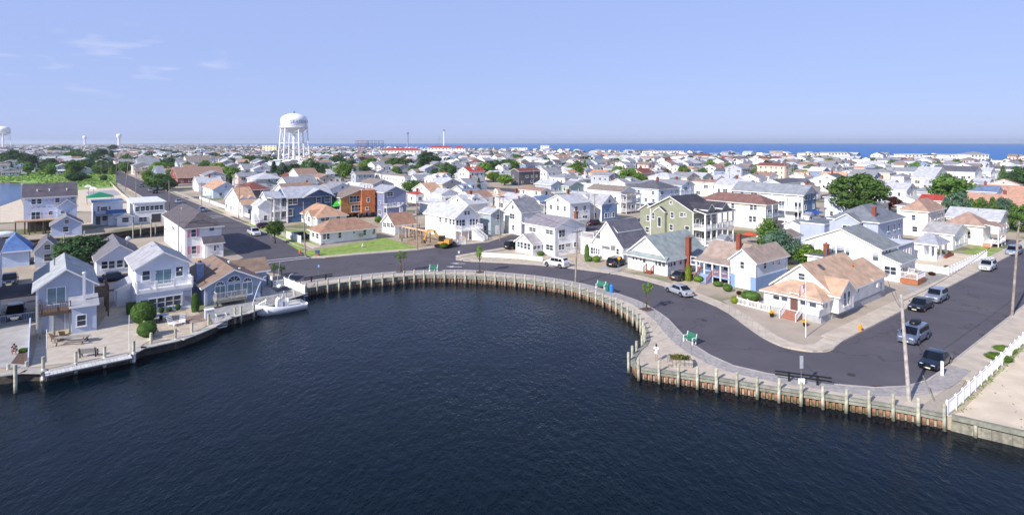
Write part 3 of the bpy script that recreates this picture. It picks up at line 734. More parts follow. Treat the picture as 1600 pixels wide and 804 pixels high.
# ------------------------------------------------------------------ people
SKIN = mat('skin', '#b98a6e', .6, var=.04)
def skin_body(name, verts, edges, radii, m, parent, root=0, sub=2):
    me = D.meshes.new(name); me.from_pydata([tuple(v) for v in verts], edges, []); me.materials.append(m); me.update()
    o = link(name, me, parent); md = o.modifiers.new('skin', 'SKIN'); md.use_smooth_shade = True
    sv = me.skin_vertices[0].data
    for i, r in enumerate(radii): sv[i].radius = (r, r*.85) if not isinstance(r, tuple) else r; sv[i].use_root = (i == root)
    s = o.modifiers.new('sub', 'SUBSURF'); s.levels = 1; s.render_levels = sub
    return o
def person(label, P, ang, shirt, shorts, hair, pose='stand', skin=SKIN):
    root = thing('person', label, 'person', P, ang, None)
    J = {'pelvis': (0,0,.95), 'waist': (0,-.01,1.1), 'chest': (0,0,1.3), 'neck': (0,.0,1.46), 'head0': (0,-.02,1.53), 'head1': (0,-.03,1.62), 'head2': (0,-.02,1.7),
         'shL': (.17,0,1.40), 'elL': (.25,.02,1.14), 'wrL': (.2,-.14,1.0), 'shR': (-.17,0,1.40), 'elR': (-.26,.04,1.15), 'wrR': (-.18,-.2,1.18),
         'hipL': (.09,0,.9), 'knL': (.1,-.03,.5), 'anL': (.1,.03,.08), 'toL': (.11,-.13,.03), 'hipR': (-.09,0,.9), 'knR': (-.11,.03,.5), 'anR': (-.13,.1,.09), 'toR': (-.14,-.06,.03)}
    if pose == 'crouch':
        for k, v in {'pelvis': (0,.1,.42), 'waist': (0,.06,.56), 'chest': (0,-.02,.76), 'neck': (0,-.08,.9), 'head0': (0,-.12,.96), 'head1': (0,-.16,1.04), 'head2': (0,-.15,1.12), 'shL': (.17,-.05,.86), 'elL': (.25,-.22,.68), 'wrL': (.16,-.42,.6), 'shR': (-.17,-.05,.86), 'elR': (-.25,-.22,.68), 'wrR': (-.14,-.42,.58),
                     'hipL': (.1,.08,.4), 'knL': (.16,-.34,.5), 'anL': (.13,-.1,.08), 'toL': (.14,-.26,.03), 'hipR': (-.1,.08,.4), 'knR': (-.16,-.34,.5), 'anR': (-.13,-.1,.08), 'toR': (-.14,-.26,.03)}.items(): J[k] = v
    R = {'pelvis': (.14,.11), 'waist': (.125,.095), 'chest': (.155,.11), 'neck': .052, 'head0': .075, 'head1': (.085,.105), 'head2': .075, 'shL': .06, 'elL': .045, 'wrL': .03, 'shR': .06, 'elR': .045, 'wrR': .03, 'hipL': .09, 'knL': .06, 'anL': .042, 'toL': .035, 'hipR': .09, 'knR': .06, 'anR': .042, 'toR': .035}
    E = [('pelvis','waist'),('waist','chest'),('chest','neck'),('neck','head0'),('head0','head1'),('head1','head2'),('chest','shL'),('shL','elL'),('elL','wrL'),('chest','shR'),('shR','elR'),('elR','wrR'),('pelvis','hipL'),('hipL','knL'),('knL','anL'),('anL','toL'),('pelvis','hipR'),('hipR','knR'),('knR','anR'),('anR','toR')]
    # hands: a palm and five fingers each
    for s in 'LR':
        w = Vector(J['wr'+s]); d = (w-Vector(J['el'+s])).normalized(); side = d.cross(Vector((0,0,1))).normalized()
        J['pa'+s] = tuple(w+d*.07); R['pa'+s] = (.038,.02); E.append(('wr'+s, 'pa'+s))
        for i in range(4):
            k = 'f%d%s' % (i, s); J[k] = tuple(w+d*(.15-.012*abs(i-1.4))+side*(i-1.5)*.022+Vector((0,0,-.02))); R[k] = .008; E.append(('pa'+s, k))
        k = 'th'+s; J[k] = tuple(w+d*.08+side*.06); R[k] = .009; E.append(('wr'+s, k))
    ks = list(J); ix = {k: i for i, k in enumerate(ks)}
    skin_body('body', [J[k] for k in ks], [(ix[a], ix[b]) for a, b in E], [R[k] for k in ks], skin, root)
    def cloth(name, keys, edges, grow, m):
        kk = list(keys); i2 = {k: i for i, k in enumerate(kk)}
        rr = []
        for k in kk:
            r = R.get(k, .06); rr.append((r[0]+grow, r[1]+grow) if isinstance(r, tuple) else (r+grow, r+grow))
        skin_body(name, [J[k] for k in kk], [(i2[a], i2[b]) for a, b in edges], rr, m, root)
    J['sl1'] = tuple(Vector(J['shL']).lerp(Vector(J['elL']), .75)); J['sr1'] = tuple(Vector(J['shR']).lerp(Vector(J['elR']), .75)); R['sl1'] = R['sr1'] = .055
    J['kl1'] = tuple(Vector(J['hipL']).lerp(Vector(J['knL']), .6)); J['kr1'] = tuple(Vector(J['hipR']).lerp(Vector(J['knR']), .6)); R['kl1'] = R['kr1'] = .085
    cloth('shirt', ['pelvis','waist','chest','shL','sl1','shR','sr1'], [('pelvis','waist'),('waist','chest'),('chest','shL'),('shL','sl1'),('chest','shR'),('shR','sr1')], .018, mat('cloth_'+shirt.strip('#'), shirt, .8, var=.04))
    cloth('shorts', ['pelvis','hipL','kl1','hipR','kr1'], [('pelvis','hipL'),('hipL','kl1'),('pelvis','hipR'),('hipR','kr1')], .016, mat('cloth_'+shorts.strip('#'), shorts, .8, var=.04))
    h = Vector(J['head1']); b = MB(); b.ell((h.x, h.y+.025, h.z+.03), (.098,.11,.11), 12, 8); b.ell((h.x, h.y+.09, h.z-.06), (.07,.05,.09), 10, 6); b.build('hair', mat('hair_'+hair.strip('#'), hair, .7, var=.1), root, smooth=True)
    b = MB(); b.ell((h.x, h.y-.1, h.z-.01), (.016,.028,.024), 8, 5); b.build('nose', skin, root, smooth=True)
    e = MB()
    for sx in (-1, 1): e.ell((h.x+sx*.034, h.y-.088, h.z+.02), (.013,.01,.009), 8, 5)
    e.build('eyes', mat('eye', '#2a2320', .3, var=0), root, smooth=True)
    b = MB(); b.box(h.x-.026, h.y-.098, h.z-.058, h.x+.026, h.y-.086, h.z-.047); b.build('mouth', mat('lips', '#8d4f48', .5, var=0), root)
    b = MB()
    for sx in (-1, 1): b.ell((h.x+sx*.087, h.y, h.z+.0), (.015,.03,.035), 8, 5)
    b.build('ears', skin, root, smooth=True)
    return root
from mathutils.geometry import tessellate_polygon
# ------------------------------------------------------------------ water, land, roads
WZ = -1.0
def water_mat(name, c1, c2, scale, strength, rough, big):
    m = D.materials.new(name); m.use_nodes = True; N = m.node_tree.nodes; L = m.node_tree.links; b = N['Principled BSDF']
    b.inputs['Base Color'].default_value = (*lin(c1), 1); b.inputs['Roughness'].default_value = rough; b.inputs['IOR'].default_value = 1.33
    g = N.new('ShaderNodeNewGeometry'); mp = N.new('ShaderNodeMapping'); mp.inputs['Rotation'].default_value = (0,0,math.radians(25)); mp.inputs['Scale'].default_value = (1., .5, 1)
    L.new(g.outputs['Position'], mp.inputs[0])
    hs = None
    for sc, amp in ((scale, .5), (scale*3.1, .22), (scale*.22, .6)):
        n = N.new('ShaderNodeTexNoise'); n.inputs['Scale'].default_value = sc; n.inputs['Detail'].default_value = 3; L.new(mp.outputs[0], n.inputs['Vector'])
        k = N.new('ShaderNodeMath'); k.operation = 'MULTIPLY'; k.inputs[1].default_value = amp; L.new(n.outputs['Fac'], k.inputs[0])
        if hs is None: hs = k
        else:
            a = N.new('ShaderNodeMath'); a.operation = 'ADD'; L.new(hs.outputs[0], a.inputs[0]); L.new(k.outputs[0], a.inputs[1]); hs = a
    # calmer and rougher patches drift across the surface
    n = N.new('ShaderNodeTexNoise'); n.inputs['Scale'].default_value = .035; n.inputs['Detail'].default_value = 3; L.new(g.outputs['Position'], n.inputs['Vector'])
    r = N.new('ShaderNodeMapRange'); r.inputs[1].default_value = .35; r.inputs[2].default_value = .65; r.inputs[3].default_value = strength*.6; r.inputs[4].default_value = strength*1.3; L.new(n.outputs['Fac'], r.inputs[0])
    bp = N.new('ShaderNodeBump'); bp.inputs['Distance'].default_value = big; L.new(r.outputs[0], bp.inputs['Strength']); L.new(hs.outputs[0], bp.inputs['Height']); L.new(bp.outputs[0], b.inputs['Normal'])
    cm = N.new('ShaderNodeMix'); cm.data_type = 'RGBA'; cm.inputs[6].default_value = (*lin(c1), 1); cm.inputs[7].default_value = (*lin(c2), 1); L.new(n.outputs['Fac'], cm.inputs[0]); L.new(cm.outputs[2], b.inputs['Base Color'])
    return m
BAYW = water_mat('bay_water', '#02101f', '#06171e', 1.9, .8, .05, .24)
BAYW.node_tree.nodes['Principled BSDF'].inputs['Specular IOR Level'].default_value = .21
OCEW = water_mat('ocean_water', '#3a6fae', '#4176b4', .35, .8, .45, 1.2)
OCEW.node_tree.nodes['Principled BSDF'].inputs['Specular IOR Level'].default_value = .12
def poly_sheet(name, pts, z, m, kind='structure', thick=0.):
    b = MB()
    if thick: b.prism([(p.x, p.y) for p in pts], z-thick, z)
    else:
        b.add([(p.x, p.y, z) for p in pts], [])
        for t in tessellate_polygon([[Vector((p.x, p.y, 0)) for p in pts]]):
            p0, p1, p2 = (pts[i] for i in t); c = (p1.x-p0.x)*(p2.y-p0.y)-(p1.y-p0.y)*(p2.x-p0.x)
            b.f.append(list(t) if c > 0 else list(reversed(t))); b.m.append(0)
    return tag(b.build(name, m), kind=kind)
SHORE_U = 790.
poly_sheet('bay_water', [guv(-1500,-900), guv(SHORE_U,-900), guv(SHORE_U,9000), guv(-1500,9000)], WZ, BAYW)
poly_sheet('ocean', [guv(SHORE_U,-6000), guv(13000,-6000), guv(13000,11000), guv(SHORE_U,11000)], WZ, OCEW)

def ground_mat():
    m = mat('sandy_ground', '#b3a692', .95, kind='world', var=.1, scale=.12, col2='#9d9080', bump=.15)
    N = m.node_tree.nodes; L = m.node_tree.links; b = N['Principled BSDF']
    g = N.new('ShaderNodeNewGeometry'); n = N.new('ShaderNodeTexNoise'); n.inputs['Scale'].default_value = .045; n.inputs['Detail'].default_value = 7; L.new(g.outputs['Position'], n.inputs['Vector'])
    r = N.new('ShaderNodeMapRange'); r.inputs[1].default_value = .53; r.inputs[2].default_value = .6; L.new(n.outputs['Fac'], r.inputs[0])
    x = N.new('ShaderNodeMix'); x.data_type = 'RGBA'; src = b.inputs['Base Color'].links[0].from_socket
    L.new(r.outputs[0], x.inputs[0]); L.new(src, x.inputs[6]); x.inputs[7].default_value = (*lin('#6a7048'), 1); L.new(x.outputs[2], b.inputs['Base Color'])
    return m
GROUND = ground_mat()
SAND = mat('pale_sand', '#d3c4ae', .95, kind='world', var=.06, scale=.5, bump=.3)
GRAVEL = mat('gravel_beige', '#bdaf9c', .95, kind='world', var=.12, scale=1.2, bump=.4)
def asphalt_mat():
    m = mat('asphalt', '#504e57', .9, kind='world', var=.06, scale=.25, bump=.12, spec=.3); N = m.node_tree.nodes; L = m.node_tree.links; b = N['Principled BSDF']; g = N.new('ShaderNodeNewGeometry'); src = b.inputs['Base Color'].links[0].from_socket
    for sc, lo, hi, c, f in ((.09, .5, .72, '#676467', .55), (.5, .6, .7, '#494549', .45), (14., .3, .8, '#6c676c', .5)):
        n = N.new('ShaderNodeTexNoise'); n.inputs['Scale'].default_value = sc; n.inputs['Detail'].default_value = 8; n.inputs['Roughness'].default_value = .62; L.new(g.outputs['Position'], n.inputs['Vector'])
        r = N.new('ShaderNodeMapRange'); r.inputs[1].default_value = lo; r.inputs[2].default_value = hi; r.inputs[4].default_value = f; L.new(n.outputs['Fac'], r.inputs[0])
        x = N.new('ShaderNodeMix'); x.data_type = 'RGBA'; L.new(r.outputs[0], x.inputs[0]); L.new(src, x.inputs[6]); x.inputs[7].default_value = (*lin(c), 1); src = x.outputs[2]
    v = N.new('ShaderNodeTexVoronoi'); v.feature = 'DISTANCE_TO_EDGE'; v.inputs['Scale'].default_value = .11; n = N.new('ShaderNodeTexNoise'); n.inputs['Scale'].default_value = .6; n.inputs['Detail'].default_value = 6; L.new(g.outputs['Position'], n.inputs['Vector'])
    a = N.new('ShaderNodeMix'); a.data_type = 'RGBA'; a.inputs[0].default_value = .25; vm = N.new('ShaderNodeVectorMath'); vm.operation = 'MULTIPLY_ADD'; vm.inputs[1].default_value = (5,5,0); L.new(n.outputs['Color'], vm.inputs[0]); L.new(g.outputs['Position'], vm.inputs[2]); L.new(vm.outputs[0], v.inputs['Vector'])
    r = N.new('ShaderNodeMapRange'); r.inputs[1].default_value = .004; r.inputs[2].default_value = .012; r.inputs[3].default_value = .55; r.inputs[4].default_value = 0; L.new(v.outputs['Distance'], r.inputs[0])
    x = N.new('ShaderNodeMix'); x.data_type = 'RGBA'; L.new(r.outputs[0], x.inputs[0]); L.new(src, x.inputs[6]); x.inputs[7].default_value = (*lin('#3c393d'), 1); L.new(x.outputs[2], b.inputs['Base Color'])
    N.remove(a); return m
ASPH = asphalt_mat()
LAWN = mat('lawn_grass', '#93a850', .95, kind='world', var=.25, scale=.8, col2='#728a3c', bump=.4)
MARSH = mat('marsh_grass', '#8cab56', .95, kind='world', var=.25, scale=.06, col2='#6c8c48', bump=.5)
LINE = mat('road_paint', '#dedfe2', .7, kind='world', var=.12, scale=3)

WALLPX = [(1475,649),(1399,634),(1289,617.6),(1206,606),(1124,592),(1042,581),(997,574.5),(990.5,566),(1001,548),(1016,537.6),(1014,521),(1003,502),(984,488),(960,473),(929,461),(886,448),(844,442),(801,436.7),(740,432),(660,430),(622,433.7),(585,437),(547.5,441),(510,446),(476,452)]
wall = pxpoly(WALLPX)
wall = [wall[0]]+smooth_line(wall[:7], 1)[1:-1]+[wall[6], wall[7]]+smooth_line(wall[7:], 2)[1:]
LEFTPX = [(475,457),(415,476.5),(393,485.5),(367,493),(350,496),(330,509),(299,522),(274,531),(238,538),(224,538),(206.6,551),(163,559),(130,565),(70,579),(40,577),(0,583)]
left = pxpoly(LEFTPX)
rb = [at(1486.4,652), at(1600,678)]; rb_ext = rb[1]+(rb[1]-rb[0])*14
coast = [rb_ext, rb[1], rb[0]]+wall+left+[guv(-70,76), guv(-70,157), guv(26,157), at(256,352.5), at(205,359), at(131,369), at(0,377), guv(-70,178), guv(-70,262), at(0,322), at(34,310), at(50,302), at(70,295), at(60,289), at(30,285), at(0,283), guv(-60,470), guv(-600,900), guv(-600,9000), guv(SHORE_U-45,9000), guv(SHORE_U-45,-500), guv(200,-500)]
b = MB(); b.prism([(p.x, p.y) for p in coast], -1.6, 0.); structure('ground', b, GROUND)
poly_sheet('beach', [guv(SHORE_U-46,-500), guv(SHORE_U+6,-500), guv(SHORE_U+6,9000), guv(SHORE_U-46,9000)], -.3, SAND)

OUT = [(470,441),(500,436),(540,432.5),(585,427.5),(622,424.5),(660,423),(685,422.5),(735,422),(780,426),(818,429),(861,434.5),(899,441),(929,448),(971,461),(990,468),(1003,472),(1025.6,485.6),(1046,499),(1069,526.7),(1091,544.5),(1124,563.6),(1157,576),(1206,585.5),(1248,593),(1299,600),(1333,605),(1377,606.7),(1412.6,605),(1440,599),(1453.6,591.7),(1481,571)]
INN = [(1317,534),(1299,548.5),(1283,551),(1250,549),(1220,542),(1192,529),(1162,507.5),(1130,483),(1086,465),(1035,446),(1003,437),(961,428),(929,424),(890,419),(848,415),(822,413),(780,410.5),(735,409),(712,406)]
outer = smooth_line(pxpoly(OUT), 2); inner = smooth_line(pxpoly(INN), 2)
MIDV0, MIDV1 = 97.5, 107.5
vR0, vR1, uL0, uL1 = 17.5, 26.8, 28.8, 41.0
mid_s = [at(712,400), at(740,395), at(794,386)]
north = pxpoly([(760,379),(726,382.5),(682,387),(652,391),(560,398),(510,403),(486,403.5)])
road = outer+[guv(SHORE_U-60,vR0), guv(SHORE_U-60,vR1)]+inner+mid_s+[guv(90,MIDV0+1), guv(SHORE_U-60,MIDV0), guv(SHORE_U-60,MIDV1), guv(86,MIDV1)]+north+[guv(uL1,119), guv(uL0,119), at(396,412), at(417,425), at(445,430)]
poly_sheet('road', road, .004, ASPH)
poly_sheet('road', [guv(uL0,118), guv(uL1,118), guv(uL1,4000), guv(uL0,4000)], .008, ASPH)
poly_sheet('road', [guv(-70,103.5), guv(20,103.5), at(396,412), guv(uL0,118), guv(24,112.5), guv(-70,112.5)], .012, ASPH)
for k in range(2, 14):     # further streets of the grid, running to the ocean
    v = 102.5+78*(k-1)
    poly_sheet('road', [guv(uL1,v-5), guv(SHORE_U-60,v-5), guv(SHORE_U-60,v+5), guv(uL1,v+5)], .006, ASPH)
for u in (165, 290, 415, 540, 665): poly_sheet('road', [guv(u-5,vR1+.1), guv(u+5,vR1+.1), guv(u+5,2200), guv(u-5,2200)], .010, ASPH)

def strip(name, la, lb, step, z=.12, m=None, lift=0.):
    """paving slabs laid across the strip between two edge lines; each slab is its own piece"""
    n = max(1, int(cum(la)[-1]/step)); A_ = resample(la, cum(la)[-1]/n); B_ = resample(lb, cum(lb)[-1]/n); n = min(len(A_), len(B_))-1
    root = D.objects.new(name, None); COL.objects.link(root); root['kind'] = 'structure'
    for i in range(n):
        a, a2, c, c2 = A_[i], A_[i+1], B_[i], B_[i+1]; g = .012
        q = [a.lerp(a2, g), a2.lerp(a, g), c2.lerp(c, g), c.lerp(c2, g)]
        b = MB(); b.prism([(p.x, p.y) for p in q], -.02, z+RND.uniform(-.002, .002)+lift); b.build('slab', m or CONC, root)
    return root
PAV = mat('paver_grey', '#a29d9b', .85, kind='slab', var=.1, scale=2.5, bump=.2)
KERB = mat('kerb_concrete', '#b3aca4', .85, kind='slab', var=.06, scale=1)
# promenade: kerb, grey paver band, concrete slabs out to the seawall
pr_out = [p for p in outer if p.x > at(475,440).x-1 or True]
def clip(l, a, b): return l[a:b]
o_in = offset_line(outer, -.18); o_band = offset_line(outer, -1.9)
strip('kerb', outer, o_in, 3.0, .14, KERB)
strip('promenade_band', o_in, o_band, 2.4, .125, PAV)
wl_rev = list(reversed(wall)); w_in = offset_line(wall, .35) if False else wall
# pair band points with the nearest points along the wall
L_o = resample(o_band, 2.3); L_w = [min(resample(wall, .35), key=lambda q: (q-p).length) for p in L_o]
# open out the square corner of the promenade
Wd = resample(wall, .35); idx = [min(range(len(Wd)), key=lambda i: (Wd[i]-p).length) for p in L_o]
idx = [max(idx[max(0,i-6):i+7])*.5+min(idx[max(0,i-6):i+7])*.5 for i in range(len(idx))]
for i in range(1, len(idx)): idx[i] = min(idx[i], idx[i-1])
root = D.objects.new('promenade', None); COL.objects.link(root); root['kind'] = 'structure'
b = MB(); b.prism([(p.x,p.y) for p in o_band+wall], -.3, .1); b.build('promenade_base', mat('promenade_joint', '#aaa092', .9, kind='world', var=.05), root)
for i in range(len(L_o)-1):
    a, a2 = L_o[i], L_o[i+1]; c, c2 = Wd[int(idx[i])], Wd[int(idx[i+1])]
    if (a-c).length < .4: continue
    wdt = (a-c).length; m = max(1, round(wdt/3.2)); g = .012
    for j in range(m):
        f0, f1 = j/m+.004, (j+1)/m-.004
        q = [a.lerp(c,f0).lerp(a2.lerp(c2,f0), g), a2.lerp(c2,f0).lerp(a.lerp(c,f0), g), a2.lerp(c2,f1).lerp(a.lerp(c,f1), g), a.lerp(c,f1).lerp(a2.lerp(c2,f1), g)]
        if (q[2]-q[3]).length < .25: q = q[:3] if (q[2]-q[3]).length < .02 else q
        b = MB(); b.prism([(p.x, p.y) for p in q], .05, .122+RND.uniform(-.003,.003)); b.build('slab', CONC, root)
# town-side kerb and pavement
strip('kerb', inner, offset_line(inner, -.16), 3.0, .14, KERB)
strip('sidewalk', offset_line(inner, -.16), offset_line(inner, -1.9), 1.6, .12)
nr = list(reversed(north)); strip('kerb', nr, offset_line(nr, .16), 3., .14, KERB); strip('sidewalk', offset_line(nr, .16), offset_line(nr, 1.7), 1.6, .12)
ms = mid_s+[guv(92,MIDV0+1), guv(170,MIDV0)]; strip('sidewalk', ms, offset_line(ms, -1.5), 1.8, .12)
mn = [guv(84,MIDV1), guv(170,MIDV1)]; strip('sidewalk', mn, offset_line(mn, 1.5), 1.8, .12)
e0 = inner[0]; u0, _ = touv(e0)
for (v0, v1, d, ua, ub) in ((vR1, vR1+.16, 3., u0, 190), (vR0-.16, vR0, 3., 69, 150)): strip('kerb', [guv(ua,v0), guv(ub,v0)], [guv(ua,v1), guv(ub,v1)], d, .14, KERB)
strip('sidewalk', [guv(u0,vR1+.17), guv(190,vR1+.17)], [guv(u0,vR1+2.3), guv(190,vR1+2.3)], 1.7, .12)
strip('sidewalk', [guv(66,15.0), guv(150,15.0)], [guv(66,vR0-.17), guv(150,vR0-.17)], 1.8, .12)
for (ua, ub) in ((uL1, uL1+.16),): strip('kerb', [guv(ua,119), guv(ua,420)], [guv(ub,119), guv(ub,420)], 3.5, .14, KERB)
strip('sidewalk', [guv(uL1+1.6,119), guv(uL1+1.6,420)], [guv(uL1+3.1,119), guv(uL1+3.1,420)], 2.0, .12)
strip('kerb', [guv(uL0-.2,190), guv(uL0-.2,330)], [guv(uL0,190), guv(uL0,330)], 3.5, .3, KERB)
# concrete apron round the corner house and the driveways
APR = mat('apron_concrete', '#b0a393', .9, kind='world', var=.07, scale=.35, col2='#a4978a', bump=.1)
i0 = offset_line(inner, -1.9)
pb = [guv(98,vR1+2.4)]+[p for p in i0 if proj(p)[0] > 1135]+[at(1128,470), at(1165,462), at(1250,470), at(1380,436), at(1402,434)]
poly_sheet('pavement', pb, .06, APR)
DRV = mat('driveway_grey', '#a8a5a2', .9, kind='world', var=.06, scale=.5)
poly_sheet('driveway', pxpoly([(931,421),(962,426.5),(1000,404),(975,400)]), .03, DRV)
poly_sheet('driveway', pxpoly([(1048,446),(1085,458),(1100,432),(1062,425)]), .03, GRAVEL)
poly_sheet('driveway', [guv(94,vR1+2.35), guv(103,vR1+2.35), guv(103,36), guv(94,34)], .03, DRV)
poly_sheet('gravel_yard', pxpoly([(740,403),(800,389),(905,404),(930,421),(890,416),(848,412),(822,410),(780,407.5)]), .02, GRAVEL)
poly_sheet('lawn', pxpoly([(484,401),(512,400.5),(560,396),(656,388),(618,376),(598,370),(590,374),(505,388),(478,392),(462,382),(448,380)]), .03, LAWN)
poly_sheet('verge_grass', [guv(uL1+.17,122), guv(uL1+1.55,122), guv(uL1+1.55,165), guv(uL1+.17,165)], .05, LAWN)
poly_sheet('lawn', [guv(uL1+3.2,136), guv(uL1+9.5,136), guv(uL1+9.5,147), guv(uL1+3.2,147)], .03, LAWN)
poly_sheet('lawn', [guv(uL1+3.2,123), guv(uL1+9.5,123), guv(uL1+9.5,131), guv(uL1+3.2,131)], .035, LAWN)
for (a, b2) in ((142, 146.5), (148, 153)): poly_sheet('lawn', [guv(a,vR1+2.4), guv(b2,vR1+2.4), guv(b2,vR1+7), guv(a,vR1+7)], .03, LAWN)
poly_sheet('gravel_yard', [guv(105,vR1+2.4), guv(116,vR1+2.4), guv(116,38), guv(105,38)], .03, mat('grey_gravel', '#9a9690', .95, kind='world', var=.15, scale=2.5, bump=.4)); poly_sheet('sand_yard', [guv(116.2,vR1+2.4), guv(140.5,vR1+2.4), guv(140.5,40), guv(116.2,40)], .03, SAND)
poly_sheet('bay_inlet', pxpoly([(-60,284),(0,283.4),(30,285.4),(60,289.4),(69,295),(50,301.5),(33,310),(0,321.5),(-60,340)], WZ), WZ+.02, water_mat('inlet_sky_tint', '#2c5488', '#345c8e', .9, .8, .12, .6))  # same bay water; the reflected sky is put into a bluer base colour
# bare building plot, sandlots, marsh
poly_sheet('bare_soil', pxpoly([(632,382),(655,388),(700,384),(722,378),(700,362),(640,362)]), .02, mat('bare_soil', '#a58e74', .95, kind='world', var=.15, scale=.6, bump=.5))
poly_sheet('sandlot', [rb[0]+V*.3, rb[1]+V*.3, rb_ext+V*.3, guv(160,-60), guv(160,13.8), guv(58,13.8)], .015, SAND)
poly_sheet('marsh', pxpoly([(2,264),(80,266),(158,266),(182,290),(176,292),(120,296.5),(71,294),(62,289.5),(31,285.5),(0,283.5)]), .03, MARSH)
poly_sheet('sand_court', pxpoly([(122,297),(176,293.5),(206,308),(250,324),(215,330),(120,330)]), .03, SAND)
poly_sheet('ball_court', pxpoly([(133,300),(178,296.5),(196,304),(146,308)]), .04, mat('court_grey', '#9fa0a6', .9, kind='world', var=.05))
poly_sheet('beach', pxpoly([(0,322.5),(33,311),(40,330),(40,346),(0,348)]), .03, SAND)
# painted road marks
def dash(pts, w, z=.014, name='road_marking'):
    b = MB()
    for p, q in zip(pts, pts[1:]):
        d = (q-p).normalized(); n = Vector((-d.y, d.x, 0))*w/2; b.add([p-n+ZZ*z, q-n+ZZ*z, q+n+ZZ*z, p+n+ZZ*z], [(0,1,2,3)])
    return tag(b.build(name, LINE), kind='structure')
dash([at(396,412), at(417,424.6)], .3); dash([at(400,408.5), at(480,400.5)], .35); dash([at(413,411), at(484,402.6)], .3)
for u_, v_ in ((uL0+1, 186), (uL0+1, 190)): dash([guv(u_, v_), guv(uL1-1, v_)], .35)
for k in range(2): dash([guv(uL1+2, 180.5-k*3.2), guv(uL1+14, 180.5-k*3.2)], .4)
for (xa, ya, xb, yb_) in ((703,411.2,727,411.6), (696,416.2,722,416.8)):
    p, q = at(xa,ya), at(xb,yb_); d = (q-p).normalized(); n = Vector((-d.y, d.x, 0)); b = MB()
    for r_ in ([q+n*.14, q-n*.14, p+d*1.3-n*.14, p+d*1.3+n*.14], [p, p+d*1.5+n*.5, p+d*1.5-n*.5]):
        b.add([v_+ZZ*.016 for v_ in r_], [tuple(range(len(r_)))])
    tag(b.build('road_arrow', LINE), kind='structure')

# ------------------------------------------------------------------ seawall: steel sheets, timber cap, piles
SHEET = mat('rusty_sheet', '#b87f60', .85, kind='piece', var=.35, scale=1.6, col2='#866656', bump=.3)
CAPM = mat('grey_timber', '#8f9083', .85, kind='piece', var=.12, scale=2.5, bump=.2)
PILEM = mat('treated_pile', '#b9b8a4', .85, kind='piece', var=.14, scale=3, bump=.25)
tideline(SHEET); tideline(PILEM, -.85, -.35, '#4a4a3c'); tideline(CAPM, -.95, -.6)
sw = thing('seawall', 'curved seawall of rusty steel sheets with greenish timber piles edging the promenade', 'seawall', wall[0]); o = wall[0]
pts = resample(wall, .5); m = MB()
m.add([(0,.1,0),(.1,-.2,0),(.62,-.2,0),(.72,.1,0),(0,.1,1),(.1,-.2,1),(.62,-.2,1),(.72,.1,1),(0,.12,0),(1,.12,0),(0,.12,1),(1,.12,1)], [(0,1,5,4),(1,2,6,5),(2,3,7,6),(8,0,4,10),(3,9,11,7),(9,8,10,11)])
me = m.mesh('sheet', SHEET)
for p, q in zip(pts, pts[1:]):
    d = q-p; x = link('sheet', me, sw, p-o-ZZ*1.7, math.atan2(d.y, d.x)+PI, (d.length, 1, 1.72)); x.location = q-o-ZZ*1.7
pts = resample(wall, 1.72); nrm = offset_line(pts, -1.)
for p, q in zip(pts, pts[1:]):
    d = (q-p).normalized(); n = Vector((-d.y, d.x, 0)); b = MB()
    b.beam(p-o+n*.16+ZZ*.1, q-o+n*.16+ZZ*.1, .42, .2); b.build('cap', CAPM, sw)
    b = MB(); b.beam(p-o+n*.28-ZZ*.18, q-o+n*.28-ZZ*.18, .16, .22); b.build('wale', CAPM, sw)
for i, p in enumerate(pts):
    a = pts[max(0,i-1)]; c = pts[min(len(pts)-1,i+1)]; d = (c-a).normalized(); n = Vector((-d.y, d.x, 0)) 
    r = RND.uniform(.13, .155); b = MB(); h = 1.12+RND.uniform(-.14,.12); b.tube((0,0,-1.7), (RND.uniform(-.07,.07),RND.uniform(-.07,.07),h), r, r*.95, 9); b.build('pile', PILEM, sw, p-o+n*.5)
# ------------------------------------------------------------------ the houses that show largest
def zf(x0, y0, s):
    return lambda *r: [(x0+a/s, y0+b/s, x0+c/s, y0+d/s) for a, b, c, d in r]
def arch_window(hs, face, px0, px1, py_base, off):
    a, b_ = hs.lx(px0, off), hs.lx(px1, off); c = (a+b_)/2; R = abs(b_-a)/2; z = hs.zpx(py_base, c, off); n = 14
    fr = MB(); pts = [(R*math.cos(PI*i/n), R*math.sin(PI*i/n)) for i in range(n+1)]
    for (x, y), (x2, y2) in zip(pts, pts[1:]): fr.beam((x,-.04,y),(x2,-.04,y2), .08, .1)
    for t in (.25, .5, .75): fr.beam((0,-.03,0), (R*math.cos(PI*t),-.03,R*math.sin(PI*t)), .04, .04)
    fr.beam((-R,-.04,0),(R,-.04,0), .08, .09)
    o = fr.build('window', TRIM, hs.root, (c, off, z)); g = MB(); g.add([(x,-.02,y) for x, y in pts], [tuple(range(n+1))]); g.build('pane', GLASS, o)

